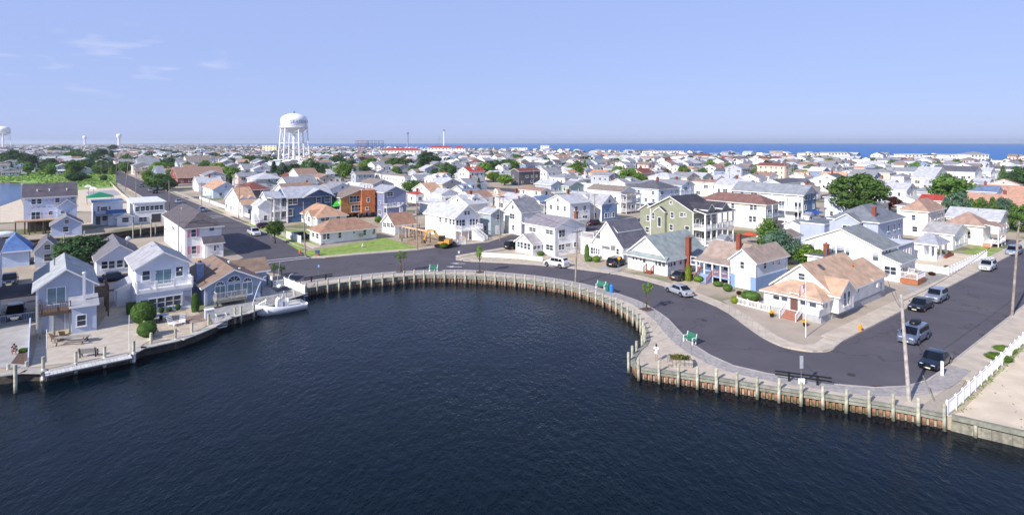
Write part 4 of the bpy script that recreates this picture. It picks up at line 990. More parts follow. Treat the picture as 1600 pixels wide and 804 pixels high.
# A: blue house with brown deck, far left of the waterfront
z = zf(40, 380, 5.36)
A1 = House('pale blue gabled waterfront house with a brown upper deck and a sunroom', 58, 52, 147, yb=521, ye=452, lv=12, wall='#b3bed3', roof='#a4a9ad')
A1.main('y', 1.9, ov=.5, corners=True)
yf = -2.8; xa, xb = A1.lx(112, yf), A1.lx(151, yf)
A1.block(xa, yf, xb, -.02, 0, 3.05, 'sS', .55, ov=.25, rm=roofm('#a3a5ab'))
A1.wins('S', z((180,372,335,498)), style='slider'); A1.wins('S', z((428,597,508,690)), off=yf)
A1.deck(.2, yf, xa-.05, -.02, 2.75, m=WOODB); A1.rail([(.25,-.1,2.75),(.25,yf+.05,2.75),(xa-.1,yf+.05,2.75)], 1.05, WOODB, step=.22)
for x in (.3, xa/2, xa-.15): A1.post(x, yf+.1, 0, 2.5, .09, WOODG)
A1.door('S', 2., 0, 0, '#8a93a8'); A1.winl('S', 4.4, 0, 1.4, 1.2, 1.1)
b = MB(); b.box(-.13,-.13,0,.13,.13,3.2); b.lathe((0,0,3.2),[(.2,0),(.2,.14),(.02,.2)],8); b.build('chimney_pipe', TRIM, A1.root, (A1.lx(131.4,-1.4), -1.5, 3.4))
A1.vent(A1.lu*.3, 7.5, 6.6); A1.vent(A1.lu*.66, 4.5, 6.5, .35); A1.vent(A1.lu*.6, 8.5, 6.7, .3)
A1.deck(A1.lu+.02, 3, A1.lu+1.7, 9, 2.75, m=WOODB); A1.rail([(A1.lu+.1,3,2.75),(A1.lu+1.65,3,2.75),(A1.lu+1.65,9,2.75)], 1.05, WOODB, step=.22)
for y in (3.1, 6, 8.9): A1.post(A1.lu+1.6, y, 0, 2.5, .08, WOODB)

# B: white two-storey house with balcony across the front
z = zf(180, 370, 6.186)
B1 = House('white two storey waterfront house with a balcony above five windows, behind the round hedges', 215, 205, 299.6, yb=493, ye=457, lv=11.5, wall='#dde2ec', roof='#a7a8ae')
B1.block(0, 0, B1.lu, B1.lv, 0, 2.85, None); hB = HC-(420-HZ)*(B1.P.y+1.3)/F
B1.block(0.01, 1.6, B1.lu-.01, B1.lv-.01, 2.85, hB, 'y', 1.75, ov=.45, wname='upper_wall')
B1.deck(-.12, -.15, B1.lu+.12, 1.58, 3.0, .3, TRIM); B1.rail([(-.05,1.5,3.),(-.05,-.08,3.),(B1.lu*.34,-.08,3.),(B1.lu*.67,-.08,3.),(B1.lu+.05,-.08,3.),(B1.lu+.05,1.5,3.)], 1.05, TRIM, pr=.1)
B1.wins('S', z((262,330,335,415),(585,288,655,375)), off=1.6); B1.wins('S', z((390,312,540,448)), off=1.6, style='slider')
B1.wins('S', z((246,612,310,684),(330,600,395,685),(412,588,475,674),(492,574,553,660),(570,562,632,650)))
B1.door('S', B1.lx(292), 0, .35, '#8d95aa'); B1.stairs((B1.lx(292), -.05), (0,-1), 1.5, .4, 2, TRIM)
for y in (3.2, 6.4): B1.winl('W', y, 0, 1.5, .8, 1.3)
B1.block(-1.7, 6.5, -.02, 10.5, 0, 2.2, 'sW', .8, ov=.2, wname='lean_to')
for q in ((.25,5.5,5.9),(.38,7,6.4),(.42,9,6.8)): B1.vent(B1.lu*q[0], q[1], q[2]+.1, .35, .1)
for x in (.35, .82): 
    b = MB(); b.ell((0,-.1,0), (.14,.12,.1), 8, 6); b.build('wall_lamp', WHITEP, B1.root, (B1.lu*x, 1.6, 4.9))

# C: blue house with a brown roof and arched windows
z = zf(290, 390, 6.7)
C1 = House('low blue house with brown roof and three arched windows beside the moored boat', 320.6, 312, 407, yb=478, ye=447.5, lv=12.5, wall='#9aaac6', roof='#8b7769')
C1.main('y', 1.75, ov=.6)
C1.wins('S', z((315,378,408,505),(602,342,690,460)), style='slider'); C1.wins('S', z((443,352,575,478)), style='slider')
arch_window(C1, 'S', 336.8, 351, 445.6, 0); arch_window(C1, 'S', 355.4, 376, 439.6, 0); arch_window(C1, 'S', 379.8, 393, 439.4, 0)
xa, xb = C1.lx(338, -2), C1.lx(386, -2)
C1.deck(xa, -2, xb, -.02, .9, .3, WOODG); C1.rail([(xa+.05,-.1,.9),(xa+.05,-1.95,.9),((xa+xb)/2,-1.95,.9),(xb-.05,-1.95,.9)], 1.0, mat('pale_boards', '#b9b6b6', .8, kind='piece', var=.1), step=.18)
for x in (xa+.2, xb-.2): C1.post(x, -1.8, 0, .6, .1, WOODG)
b = MB(); b.box(-.45,-.45,0,.45,.45,5.0); b.box(-.52,-.52,5.0,.52,.52,5.15); c = b.build('chimney', mat('painted_brick', '#8498bc', .8, var=.1, scale=5), C1.root, (C1.lx(311,4)+.1, 4.2, 0)); f = MB(); f.lathe((0,0,5.15), [(.3,0),(.22,.3)], 8); f.build('flue', BRICK, c)
xw = C1.lx(395, 8)
C1.block(C1.lu*.5, 6.0, max(xw, C1.lu+2.5), 11, 0, 2.6, 'x', 1.3, ov=.5, wname='wing_wall')
C1.vent(C1.lu*.62, 6.5, 4., .4, .12, WHITEP); C1.vent(C1.lu*.7, 2.8, 3.5, .4, .1, WHITEP)
b = MB(); b.box(-.35,-.5,0,.35,.5,.12); o = b.build('skylight', GLASS, C1.root, (C1.lu*.28, 8, 3.75)); o.rotation_euler = (0,-.28,0)

# D: white house with dark hip roof and pink shutters
z = zf(240, 320, 8.04)
D1 = House('white two storey house with dark hip roof and pink shutters', 289.7, 256, 346, yb=404.6, ye=355.5, wall='#f0eff0', roof='#5f595e')
D1.main('h', 2.4, ov=.45)
D1.wins('S', z((475,308,528,400),(478,518,535,608)), shut='#d391a0')
D1.winl('S', D1.lx(331), 0, D1.zpx(357, D1.lu*.7, 0), .7, .7, 'one')
D1.wins('W', z((235,277,268,310),(240,466,270,495),(140,297,160,315)))
yp = -1.7; xa, xb = D1.lx(320, yp), D1.lx(349, yp)
D1.block(xa, yp, xb, -.02, 0, 2.75, 'sS', .95, ov=.3, wname='porch_wall')
D1.wins('S', z((700,517,742,573),(763,512,778,573),(800,508,812,530)), off=yp); D1.door('S', xa+.9, yp, .1)

# E: house in housewrap on piles, with G-like outbuildings
z = zf(20, 270, 6.7)
E1 = House('unfinished three storey house in pale blue housewrap raised on piles by the canal', 37, 30, 119, yb=366, ye=309, lv=9.5, wall='#bcc8e6', roof='#5f5a63')
fz = 3.4
E1.block(0, 0, E1.lu, E1.lv, fz, E1.h, 'x', 2.9, ov=.35, wm=mat('housewrap', '#c9d2e6', .5, var=.04, scale=.6))
E1.wins('S', z((195,277,240,328),(256,273,300,325),(448,264,487,310),(610,255,648,275),(195,412,285,486),(376,402,418,438)))
xa, xb = E1.lx(90,-1.4), E1.lx(120,-1.4); zb = HC-(326-HZ)*(E1.P.y-1)/F
E1.block(xa, -1.4, xb, -.02, fz, zb, 'y', 1.6, ov=.3, wm=MATS['housewrap'], rm=roofm('#6f6663'), wname='bay_wall'); E1.wins('S', z((500,400,545,422)), off=-1.4)
E1.deck(-1.6, -2.6, xa-.1, -.03, fz+.05, .28, mat('new_timber', '#c9a988', .8, kind='piece', var=.08))
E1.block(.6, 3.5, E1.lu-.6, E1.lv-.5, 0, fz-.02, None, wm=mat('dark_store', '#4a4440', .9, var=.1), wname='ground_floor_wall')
for i in range(6): E1.post(.2+(E1.lu-.4)*i/5, .2, 0, fz, .14, WOODB)
for i in range(4): E1.post(-1.4+(xa+1.2)*i/3, -2.4, 0, fz-.2, .12, WOODB)
for q in (.25, .48, .82): E1.vent(E1.lu*q, 1.8, E1.h+1.2, .5, .1, WHITEP)
pr = MB()
for i in range(9):
    for k in range(3):
        x = .8+(E1.lu-1.6)*i/8+(.6 if k % 2 else 0); zz = fz+1.2+1.6*k
        if x < E1.lu-.5: pr.add([(x,-.012,zz),(x+.62,-.012,zz),(x+.62,-.012,zz+.16),(x,-.012,zz+.16)], [(0,1,2,3)])
pr.build('wrap_print', mat('print_blue', '#7d90c0', .6, var=0), E1.root)
# F small gabled shed house in front of it
F1 = simple_house(None, 74, 80, 128, 352, None, 'y', '#b7c3dd', '#86858a', rise=1.9, yb=370, lv=7, label='small pale gabled cottage on the canal bank in front of the housewrapped house')
# G and H on the canal
z = zf(0, 180, 3.653)
G1 = House('white flat roofed canal house with bright blue roof edges', 146, 140, 192, yb=353, ye=317, lv=8, wall='#eceff4', roof='#4a6f98')
G1.main('f', ov=.35); G1.wins('S', z((555,521,568,545),(575,522,612,545),(620,520,632,538),(547,577,572,625),(585,575,610,600)))
G1.block(G1.lx(169,-1.6), -1.6, G1.lu+.3, -.02, 0, 3.1, 'sS', .7, rm=roofm('#4a6f98'), wname='porch_wall'); G1.deck(.2, -2.2, 4, -.03, 2.9); G1.rail([(.2,-.1,2.9),(.2,-2.1,2.9),(3.9,-2.1,2.9)], 1., mat('blue_rail', '#5479ae', .6))
sh = simple_house(None, 178, 183, 196, None, 2.3, 'y', '#eef0f2', '#b9bcc2', yb=353.5, lv=3.5, label='tiny white gabled garden shed beside the blue edged canal house')
H1 = House('white flat roofed two storey canal house with a row of six upper windows', 209.4, 198.5, 257.3, yb=350, ye=318, wall='#f1f1f1', roof='#dcdfe3')
H1.main('f', ov=.45)
H1.wins('S', z((773,523,797,548),(803,521,826,546),(831,518,852,543),(857,517,878,541),(883,515,905,539),(910,513,930,537),(793,581,840,607)))
a_, c_ = H1.lx(236.8), H1.lx(251.3); b = MB(); b.box(a_, -.04, .1, c_, .0, 2.4); b.build('carport_shade_panel', mat('carport_shade', '#4d4b52', .9), H1.root)  # flat dark panel on the wall, coloured as the shade inside the carport

# row behind the waterfront houses
simple_house(None, -6, -2, 46, 392, 3.0, 'h', '#b9c9e4', '#5f7fb4', lv=8, rise=2.2, label='pale blue cottage with bright blue hip roof at the left edge')
simple_house(None, 47, 54, 92, 393, 2.8, 'y', '#c3cde0', '#6b6870', lv=8, rise=1.9, label='small pale cottage with dark gable roof left of the dark spreading tree')
z = zf(0, 340, 2.872)
R2 = House('long low white house with grey gable roof and four windows behind the balcony house', 151, 146, 222, yb=430, ye=407, lv=14, wall='#d6dcea', roof='#77767c'); R2.main('y', 2.2)
R2.wins('S', z((455,197,483,227),(488,195,515,225),(524,190,552,222),(558,190,585,222))); R2.vent(R2.lu*.7, 3, 4.5, .9, .1); b = MB(); b.ell((0,0,0),(.4,.12,.4),10,6); b.build('dish', WHITEP, R2.root, (R2.lu*.72, 2.5, 5.3))
nb = simple_house(None, -230, -225, -60, None, 9.0, 'y', '#c2cad8', '#6f6a70', yb=548, lv=11.5, lu=11, rise=3.2, label='shaded pale house with brown roof edge cut off by the left edge')
hs = House('small open carport with dark flat roof at the left edge', 2, -5, 29, yb=507, ye=462, lv=6, wall='#aebcd4', roof='#4a4a50')
b = MB(); b.sheet([[(-3,-.3,hs.h),(hs.lu,-.3,hs.h),(hs.lu,6,hs.h),(-3,6,hs.h)]], .4); b.build('roof', [hs.rm, hs.rm], hs.root)
for x in (-2.8, hs.lu-.2):
    for y in (0, 5.7): hs.post(x, y, 0, hs.h-.4, .12, hs.wm)
hs.rail([(-2.8,0,0),(hs.lu-.2,0,0)], 1.0, hs.wm)

# I, J ranch houses behind the lawn
z = zf(460, 200, 3.497)
I1 = House('white single storey house with brown hip roof facing the lawn', 501.5, 484, 588, yb=383, ye=363, wall='#e6e8e6', roof='#a5836f')
I1.main('h', 2.0, ov=.5, found=.35); I1.wins('S', z((157,578,172,606),(176,577,192,605),(240,570,256,600),(377,556,390,585),(430,544,440,575))); I1.wins('W', z((98,572,110,594),(120,578,133,602)))
I1.winl('S', I1.lx(553), 0, 2.0, .5, .5, 'one'); I1.vent(I1.lu*.8, 4, 4.6, .7)
b = MB(); b.box(-.4,-.5,1.0,.4,-.02,1.7); b.build('air_conditioner', METAL, I1.root, (I1.lx(563), 0, 0))
J1 = House('white bungalow with orange tan hip roof behind the lawn house', 496, 464, 541.5, yb=354, ye=338.7, wall='#eceae6', roof='#b9957c')
J1.main('h', 2.3, ov=.5); J1.wins('S', z((145,486,165,508),(170,485,190,506),(230,480,250,500))); J1.auto('W', 1, J1.lv-1, 0, 0, J1.h, RND)
J1.block(-.9, 2, 2.5, 5.4, 0, J1.h, 'x', 1.3, ov=.3, wname='bay_wall'); J1.winl('W', 3.7, -.9, 1.7, 1.6, 1.2)

# K navy house with white decks, L small white outbuilding
z = zf(240, 180, 3.653)
K1 = House('navy blue two storey house with white trim and stacked white porches', 449.4, 432, 518, yb=348, ye=308.7, wall='#3f5d86', roof='#aeb2ba')
K1.main('x', 2.4, ov=.5, corners=True)
K1.wins('S', z((768,476,818,508),(930,468,955,497),(978,464,1005,494),(768,536,793,573),(930,530,955,560)))
K1.block(K1.lx(476,-.5), -.5, K1.lu+.2, 5, K1.h-.3, K1.h, 'y', 1.9, ov=.5, wname='gable_wall')
wl_ = K1.lv
K1.block(-4.2, wl_*.45, -.02, wl_, 0, K1.h-.2, 'x', 1.5, wm=siding('#eef0f2'), ov=.4, wname='white_wall'); K1.auto('W', wl_*.5, wl_-.3, -4.2, 0, K1.h-.3, RND, True, 2.2)
for zz in (.6, 3.4):
    K1.deck(-3.6, .1, -.03, wl_*.45-.03, zz, m=TRIM); K1.rail([(-.1,.15,zz),(-3.5,.15,zz),(-3.5,wl_*.45-.1,zz)], 1.)
for x in (-3.5, -1.8, -.15): K1.post(x, .2, 0, K1.h-.1, .12)
b = MB(); b.sheet([[(-4,-.3,K1.h+.05),(-.05,-.3,K1.h+.25),(-.05,wl_*.45,K1.h+.25),(-4,wl_*.45,K1.h+.05)]], .2); b.build('porch_roof', [K1.rm, TRIM], K1.root)
for zz in (1.6, 4.4): K1.winl('W', wl_*.22, 0, zz, 1.8, 1.9)
L1 = simple_house(None, 396, 404, 421, 322, None, 'y', '#eff0f2', '#b4b7bd', rise=1.4, yb=350, lv=6, label='narrow white two storey outbuilding with outside stairs left of the navy house')
L1.stairs((-.8, 2), (0,-1), 1.1, 2.9, None, TRIM, TRIM)

# M orange and green house under construction
z = zf(460, 200, 3.497)
M1 = House('unfinished raised house with orange sheathing and lime green wall', 533, 517, 584, yb=343, ye=309, wall='#c77a42', roof='#857a74')
M1.block(0, 0, M1.lu, M1.lv, 1.5, M1.h, 'y', 2.4, ov=.5, skew=M1.lu*.18, wm=mat('orange_sheathing', '#bb8250', .75, var=.1, scale=.7))
b = MB(); b.box(-.06, .3, 3.9, -.003, M1.lv-.2, M1.h-.1); b.build('green_sheathing', mat('lime_sheathing', '#7fd63c', .6, var=.06, scale=.6), M1.root)
b = MB(); b.box(-.06, .3, 1.5, -.003, M1.lv-.2, 3.88); b.build('pale_sheathing', mat('pale_sheathing', '#a9b3c6', .6, var=.06), M1.root)
M1.wins('S', z((303,369,373,404),(313,420,365,455))); M1.auto('W', 1, M1.lv-1, -.06, 3.9, M1.h, RND, True, 1.6)
xa, xb = M1.lx(565,-.8), M1.lx(586,-.8); M1.block(xa, -.8, xb, 3, 1.5, M1.h+1.9, 'f', wm=mat('orange_sheathing2', '#d07c48', .75, var=.08, scale=.7), rm=roofm('#c98a5a'), ov=.05, wname='tower_wall'); M1.winl('S', (xa+xb)/2, -.8, 5.2, .7, 1.1, 'far'); M1.winl('S', (xa+xb)/2-.4, -.8, 2.7, .9, .8, 'far')
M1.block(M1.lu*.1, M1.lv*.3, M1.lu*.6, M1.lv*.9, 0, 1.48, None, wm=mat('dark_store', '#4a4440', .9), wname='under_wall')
for i in range(4):
    for y in (.4, M1.lv*.5): M1.post(.4+(M1.lu-.8)*i/3, y, 0, 1.5, .2, WOODB)
b = MB(); b.add([(-1.6,1.,3.7),(-1.6,5.2,3.7),(-.05,3.1,5.6)],[(0,1,2)]); b.add([(-1.6,1.,3.7),(-.05,3.1,5.6),(-.05,.6,3.9)],[(0,1,2)]); b.add([(-1.6,5.2,3.7),(-.05,5.6,3.9),(-.05,3.1,5.6)],[(0,1,2)]); b.build('green_awning', mat('awning_green', '#3fae3a', .7, var=.05), M1.root)

# N purple-blue house, O cottage, P stairs house, Q, R
N1 = House('slate purple two storey house with white balcony right of the orange unfinished house', 600, 579, 635, yb=341, ye=301, wall='#8188a8', roof='#a0a3ac')
N1.main('y', 1.6, corners=True); N1.wins('S', z((506,349,538,372),(540,408,552,424),(508,412,520,432))); N1.door('S', N1.lx(627), 0, .6); N1.auto('W', .8, N1.lv-.8, 0, 0, N1.h, RND, True)
N1.deck(.1, -1.4, N1.lu*.62, -.02, 3.3, m=TRIM); N1.rail([(.15,-.1,3.3),(.15,-1.35,3.3),(N1.lu*.6,-1.35,3.3),(N1.lu*.6,-.1,3.3)]); 
for x in (.2, N1.lu*.6): N1.post(x, -1.3, 0, 3.1)
N1.deck(.1, -2.2, N1.lu+2, -.02, .6, m=TRIM); N1.rail([(.15,-.1,.6),(.15,-2.1,.6),(N1.lu+1.9,-2.1,.6)])
N1.block(N1.lx(623), -.9, N1.lu-.1, -.02, 2.9, 3.2, 'y', .9, ov=.2, wname='porch_gable')
O1 = House('small white cottage with brown gable roof beside the bare building plot', 616.7, 597, 650, yb=367, ye=351.5, wall='#eef0ef', roof='#9c7a68'); O1.main('x', 2.3); O1.wins('W', z((486,516,502,540),(506,517,523,541),(527,519,544,542))); O1.auto('S', 1, O1.lu-1, 0, 0, O1.h, RND)
P1 = House('white house with light grey roof and white outside stairs behind the excavator', 711.6, 664.5, 748.8, yb=374, ye=340, wall='#f0f0f1', roof='#b9bbc1')
P1.main('y', 2.5, ov=.5); P1.wins('S', z((884,503,897,537),(900,502,913,536),(916,501,930,534),(957,498,970,530),(973,497,986,528),(990,496,1003,526))); P1.door('S', P1.lx(730.5), 0, 2.2)
P1.wins('S', z((928,455,941,472),(945,454,958,471))); P1.wins('W', z((793,488,803,513),(824,490,835,515),(848,497,858,525),(866,500,876,527)))
P1.deck(0, -2.4, P1.lu-.5, -.02, 2.2, m=TRIM); P1.rail([(.1,-.1,2.2),(.1,-2.3,2.2),(P1.lu*.4,-2.3,2.2)]); P1.rail([(P1.lu*.62,-2.3,2.2),(P1.lu-.6,-2.3,2.2),(P1.lu-.6,-.1,2.2)])
P1.stairs((P1.lu*.5, -2.4), (.35,-.94), 1.3, 2.2, None, TRIM, TRIM)
for x in (.15, P1.lu*.3, P1.lu*.65, P1.lu-.6): P1.post(x, -2.3, 0, 2.0)
simple_house(None, 750, 767, 787, 334, None, 'y', '#a5b2b8', '#b2b5ba', rise=1.0, yb=368, label='grey green two storey house with garage between the stairs house and the mid street').door('S', 2, 0, .1)
R1 = simple_house(None, 788.6, 814.4, 846, 331, None, 'x', '#ece9e6', '#85868d', rise=2.6, yb=368, label='white house with grey gable roof and a long south porch on the mid street', chim=False)
R1.deck(.3, -1.9, R1.lu-.3, -.02, .5); 
for i in range(5): R1.post(.5+(R1.lu-1)*i/4, -1.8, 0, 2.9)
b = MB(); b.sheet([[(-.2,-2.2,2.9),(R1.lu+.2,-2.2,2.9),(R1.lu+.2,-.03,3.5),(-.2,-.03,3.5)]], .15); b.build('porch_roof', [R1.rm, TRIM], R1.root); R1.vent(R1.lu*.3, R1.lv*.5, R1.h+2.5, .8, .18, BRICK)

# S white house on the island, T white house with shed dormer, U cottage with tall chimney
z = zf(780, 340, 4.706)
S1 = House('white two storey house with grey roof and small gabled sunroom facing the road fork', 866.7, 820, 911.7, yb=400.5, ye=356, wall='#f1f1f2', roof='#8f8b92')
S1.main('y', 1.5, ov=.4)
S1.wins('S', z((437,90,482,142),(436,196,478,235),(488,190,523,213),(547,182,568,210)), shut=None); S1.wins('W', z((222,72,270,102),(345,90,396,120),(345,198,398,238)))
pc = at(832.4, 398.7)-S1.P; x0, y0 = pc.dot(U), pc.dot(V); P2 = S1.P+U*x0+V*y0
yl = y0+abs(along(P2, V, 805.8)); xr_ = x0+abs(along(P2, U, 845))
xr_ = min(max(xr_, x0+2.5), -.02) if x0 < -.5 else xr_
hS = HC-(382-HZ)*P2.y/F
S1.block(x0, y0, xr_, yl, 0, hS, 'x', 1.6, ov=.35, wname='sunroom_wall', rm=roofm('#a19ca0'))
S1.wins('W', z((135,175,152,215),(158,180,175,222),(185,186,203,228),(210,190,228,235)), off=x0); S1.wins('S', z((250,190,270,232),(282,185,298,226)), off=y0)
T1 = House('white house with steep dark roof, long shed dormer and arched arbour', 973.4, 926.6, 1016, yb=410, ye=385.7, wall='#f2f2f2', roof='#6a6872')
T1.main('x', 4.2, ov=.4)
T1.wins('W', z((715,100,745,152),(862,228,882,268),(676,220,690,262),(694,222,707,264),(711,225,724,266),(728,228,740,268))); T1.door('W', T1.ly(952), 0, .2)
T1.block(.8, 2.0, T1.lu-.5, T1.lv*.5, T1.h, T1.h+2.5, 'sS', 1.5, ov=.3, wname='dormer_wall')
for i in range(4): T1.winl('S', 1.8+(T1.lu-3.5)*i/3, 2.0, T1.h+1.75, .8, .7)
T1.block(.3, T1.lv+.02, T1.lu*.7, T1.lv+3.6, 0, 3.2, 'f', ov=.15, wname='wing_wall'); T1.rail([(.35,T1.lv+3.5,3.4),(.35,T1.lv+.1,3.4)], 1.)
T1.rail([(-1.4,T1.ly(962),3.),(-1.4,T1.ly(942),3.)], .8); T1.deck(-1.5, T1.ly(962), -.02, T1.ly(942), 3., m=TRIM)
for px_ in (962, 942): T1.post(-1.4, T1.ly(px_), 0, 2.8, .09)
U1 = House('white single storey cottage with grey green roof, porch windows and tall brick chimney', 1042.4, 981, 1103, yb=431.4, ye=405, wall='#e9eaee', roof='#929b9c')
U1.main('x', 3.2, ov=.5)
U1.wins('W', z((980,264,996,308),(1003,268,1018,312),(1034,274,1049,320),(1059,280,1077,330),(1148,299,1165,348),(1173,303,1192,355),(1201,308,1221,360))); U1.door('W', U1.ly(1016.5), 0, .5)
U1.wins('S', z((1241,310,1252,362),(1259,305,1271,357),(1280,298,1294,350),(1324,290,1340,344)))
r = MB(); r.sheet([[(-1.1,U1.lv+.6,U1.h-.15),(-1.1,-.6,U1.h-.15),(-.02,-.2,U1.h+.45),(-.02,U1.lv+.2,U1.h+.45)]], .14); r.build('porch_roof', [U1.rm, TRIM], U1.root)
U1.stairs((-.05, U1.ly(1016.5)), (-1,0), 1.5, .6, 3, BRICK, BRICK)
cx_ = U1.lx(1076.4, -.6); U1.chimney(cx_, -.5, 0, HC-(369-HZ)*(U1.P.y+5)/F, .75)

# V raised pale blue house with porch and blue stairs
z = zf(1080, 380, 6.7)
V1 = House('raised pale blue house with white garage door, tan roof and blue front stairs', 1180.7, 1142, 1230, yb=455, ye=410, wall='#d3dfee', roof='#a59489')
V1.main('x', 1.6, ov=.35, corners=True)
b = MB(); b.box(-.05, -.05, 0, V1.lu+.03, V1.lv+.02, 2.0); b.build('lower_wall', siding('#7f9cc8'), V1.root)
V1.wins('W', z((513,192,558,262))); V1.wins('S', z((757,192,783,263),(848,191,865,222),(905,150,925,222)))
a_, c_ = V1.ly(1148.7, -.05), V1.ly(1172.5, -.05); b = MB()
for k in range(5): b.box(-.11, min(a_,c_), .05+k*.42, -.055, max(a_,c_), .05+k*.42+.4)
b.build('garage_door', WHITEP, V1.root)
y0 = V1.lv+.02; P2 = V1.P+V*y0; yl = V1.ly(1087); hp = 3.6
V1.block(2.4, y0, V1.lu-1, yl, 0, hp, 'y', 2.0, ov=.35, wname='wing_wall')
r = MB(); r.sheet([[(-.4,yl+.3,hp-.5),(-.4,y0+.01,hp-.5),(2.1,y0+.01,hp+.02),(2.1,yl+.3,hp+.02)]], .16); r.build('porch_roof', [V1.rm, TRIM], V1.root)
V1.deck(-.1, y0+.02, 2.38, yl, 1.1, m=siding('#8fa9cf'))
for i in range(5): V1.post(0, y0+.3+(yl-y0-.5)*i/4, 0, hp-.6, .1)
rr = mat('redwood_rail', '#b5766a', .7, var=.08); V1.rail([(0,y0+.3,1.1),(0,y0+3,1.1)], .9, rr); V1.rail([(0,y0+5.4,1.1),(0,yl-.2,1.1)], .9, rr)
V1.stairs((-.1, y0+4.2), (-1,0), 2.2, 1.1, 6, siding('#86a3d0'), rr)
for q in (1.2, 4.2, 7.2): V1.winl('W', y0+q+.6, 2.4, 2.3, 1.5, 1.1)
V1.chimney(V1.lu*.45, V1.lv+1.2, 3., 7.2, .6)

# W flag house on the corner
za = zf(1080, 380, 6.7); zb_ = zf(1260, 380, 5.744)
W1 = House('cream white corner bungalow with tan roof and flagpole, brown front steps', 1300, 1209, 1382, yb=499, ye=459, wall='#f0ede6', roof='#c3a58d')
xs = along(W1.P+V*W1.lv*.5, U, 1316)
W1.block(0, 0, xs, W1.lv, 1.0, W1.h, 'x', 3.0, ov=.45); W1.block(xs+.02, 0, W1.lu, W1.lv*.8, 1.0, W1.h, 'x', 1.75, ov=.44, wname='rear_wall')
b = MB(); b.box(-.02, -.02, -.05, W1.lu-.05, W1.lv*.8-.05, 1.0); b.build('foundation', mat('block_foundation', '#a9abae', .85, kind='siding', var=.06, scale=2), W1.root)
W1.block(-3., 0.02, -.02, W1.lv-.2, .9, W1.h-.35, None, wname='porch_wall')
b = MB(); b.box(-2.95, .05, -.05, -.03, W1.lv-.25, .9); b.build('foundation', MATS['block_foundation'], W1.root)
hh = W1.h-.35; r = MB(); lv = W1.lv-.2; r.sheet([[(-3.5,lv+.4,hh-.05),(-3.5,-.4,hh-.05),(-.02,2.2,hh+1.35),(-.02,lv-2.2,hh+1.35)], [(-3.5,-.4,hh-.05),(-.02,-.4,hh-.05),(-.02,2.2,hh+1.35)], [(-.02,lv+.4,hh-.05),(-3.5,lv+.4,hh-.05),(-.02,lv-2.2,hh+1.35)]], .16); r.build('porch_roof', [W1.rm, TRIM], W1.root)
W1.wins('W', za((862,502,923,588),(947,517,1010,603),(1147,557,1209,645),(1241,577,1309,668)), off=-3., style='tan'); W1.door('W', W1.ly(1241, -3.), -3., 1.0, '#6b4b45')
W1.winl('W', W1.lv*.5, 0, W1.h+1.5, .9, .9, 'one')
W1.wins('S', zb_((139,516,154,580),(164,502,184,574)), off=0.02)
W1.wins('S', zb_((457,366,470,440),(535,336,548,378),(660,346,672,410)))
xa, xb = W1.lx(1310,-.9), W1.lx(1334,-.9); W1.block(xa, -.9, xb, 4, 1.0, W1.h, 'y', 1.5, ov=.35, wname='bay_wall'); W1.winl('S', (xa+xb)/2-.5, -.9, 2.5, .6, 1.5, 'one'); W1.winl('S', (xa+xb)/2+.7, -.9, 2.5, .6, 1.5, 'one')
yd = W1.ly(1241, -3.); W1.stairs((-3.05, yd), (-1,0), 2.0, 1.0, 6, mat('brown_steps', '#a0705f', .8, var=.08), TRIM)
b = MB(); b.box(-.35,-.45,0,.35,-.02,.5); b.build('air_conditioner', WHITEP, W1.root, (W1.lx(1367), 0, 2.0))
W1.vent(W1.lu*.62, 1.8, W1.h+.8, 1.1, .1, mat('copper_pipe', '#c07a3a', .5)); W1.vent(W1.lu*.66, 2.8, W1.h+1.2, 1.0, .1); W1.vent(W1.lu*.6, 3.2, W1.h+1.3, .8, .1, BRICK)
b = MB(); b.box(-.3,-.4,0,.3,.4,.1); o = b.build('skylight', GLASS, W1.root, (W1.lu*.18, W1.lv*.36, W1.h+2.5)); o.rotation_euler = (.55,0,0)

# X cream house, its neighbours up the right street
z = zf(1260, 210, 3.497)
X1 = House('tall cream white house with grey roof and porch room behind the flagpole bungalow', 1376, 1258, 1401.5, yb=437, ye=390, wall='#f1eee2', roof='#868b8d')
X1.main('x', 2.6, ov=.4); X1.wins('W', z((140,611,160,650),(166,606,208,654),(216,620,236,660),(362,641,395,690),(18,594,45,630)), style='blind'); X1.wins('S', z((413,640,421,698),(430,632,440,690),(447,628,460,684)))
X1.block(.2, -2.6, X1.lu, -.02, 0, 3.0, 'sS', .9, ov=.35, wname='porch_wall'); X1.auto('S', .5, X1.lu-.3, -2.6, 0, 3., RND, False, 1.3, 1.); X1.winl('W', -1.3, .2, 1.7, 1.6, 1.3)
X1.deck(.2, -5.0, X1.lu*.55, -2.62, .8, .75, mat('rust_deck', '#a86a48', .8, var=.1)); X1.rail([(.3,-2.7,.8),(.3,-4.9,.8),(X1.lu*.55-.1,-4.9,.8),(X1.lu*.55-.1,-2.7,.8)], 1.)
Y1 = House('grey blue two storey house with slate hip roof and brick chimney behind the cream house', 1372, 1296, 1411, ye=347, h=6., wall='#a7b1c8', roof='#787d86')
Y1.main('h', 2.6, ov=.45); Y1.auto('W', .8, Y1.lv-.8, 0, 0, Y1.h, RND, False, 3.); Y1.auto('S', .8, Y1.lu-.8, 0, 0, Y1.h, RND, False); Y1.block(-1.5, 3, 3., 7.5, 0, Y1.h-.2, 'x', 1.4, ov=.35, wname='bay_wall'); Y1.winl('W', 5.2, -1.5, 4.3, 1.6, 1.3); Y1.chimney(2.2, 1.5, 4, 8.6, .7)
Y1.block(-2.4, Y1.lv+.02, Y1.lu*.8, Y1.lv+5, 0, 4.6, 'f', ov=.1, wname='terrace_wall')
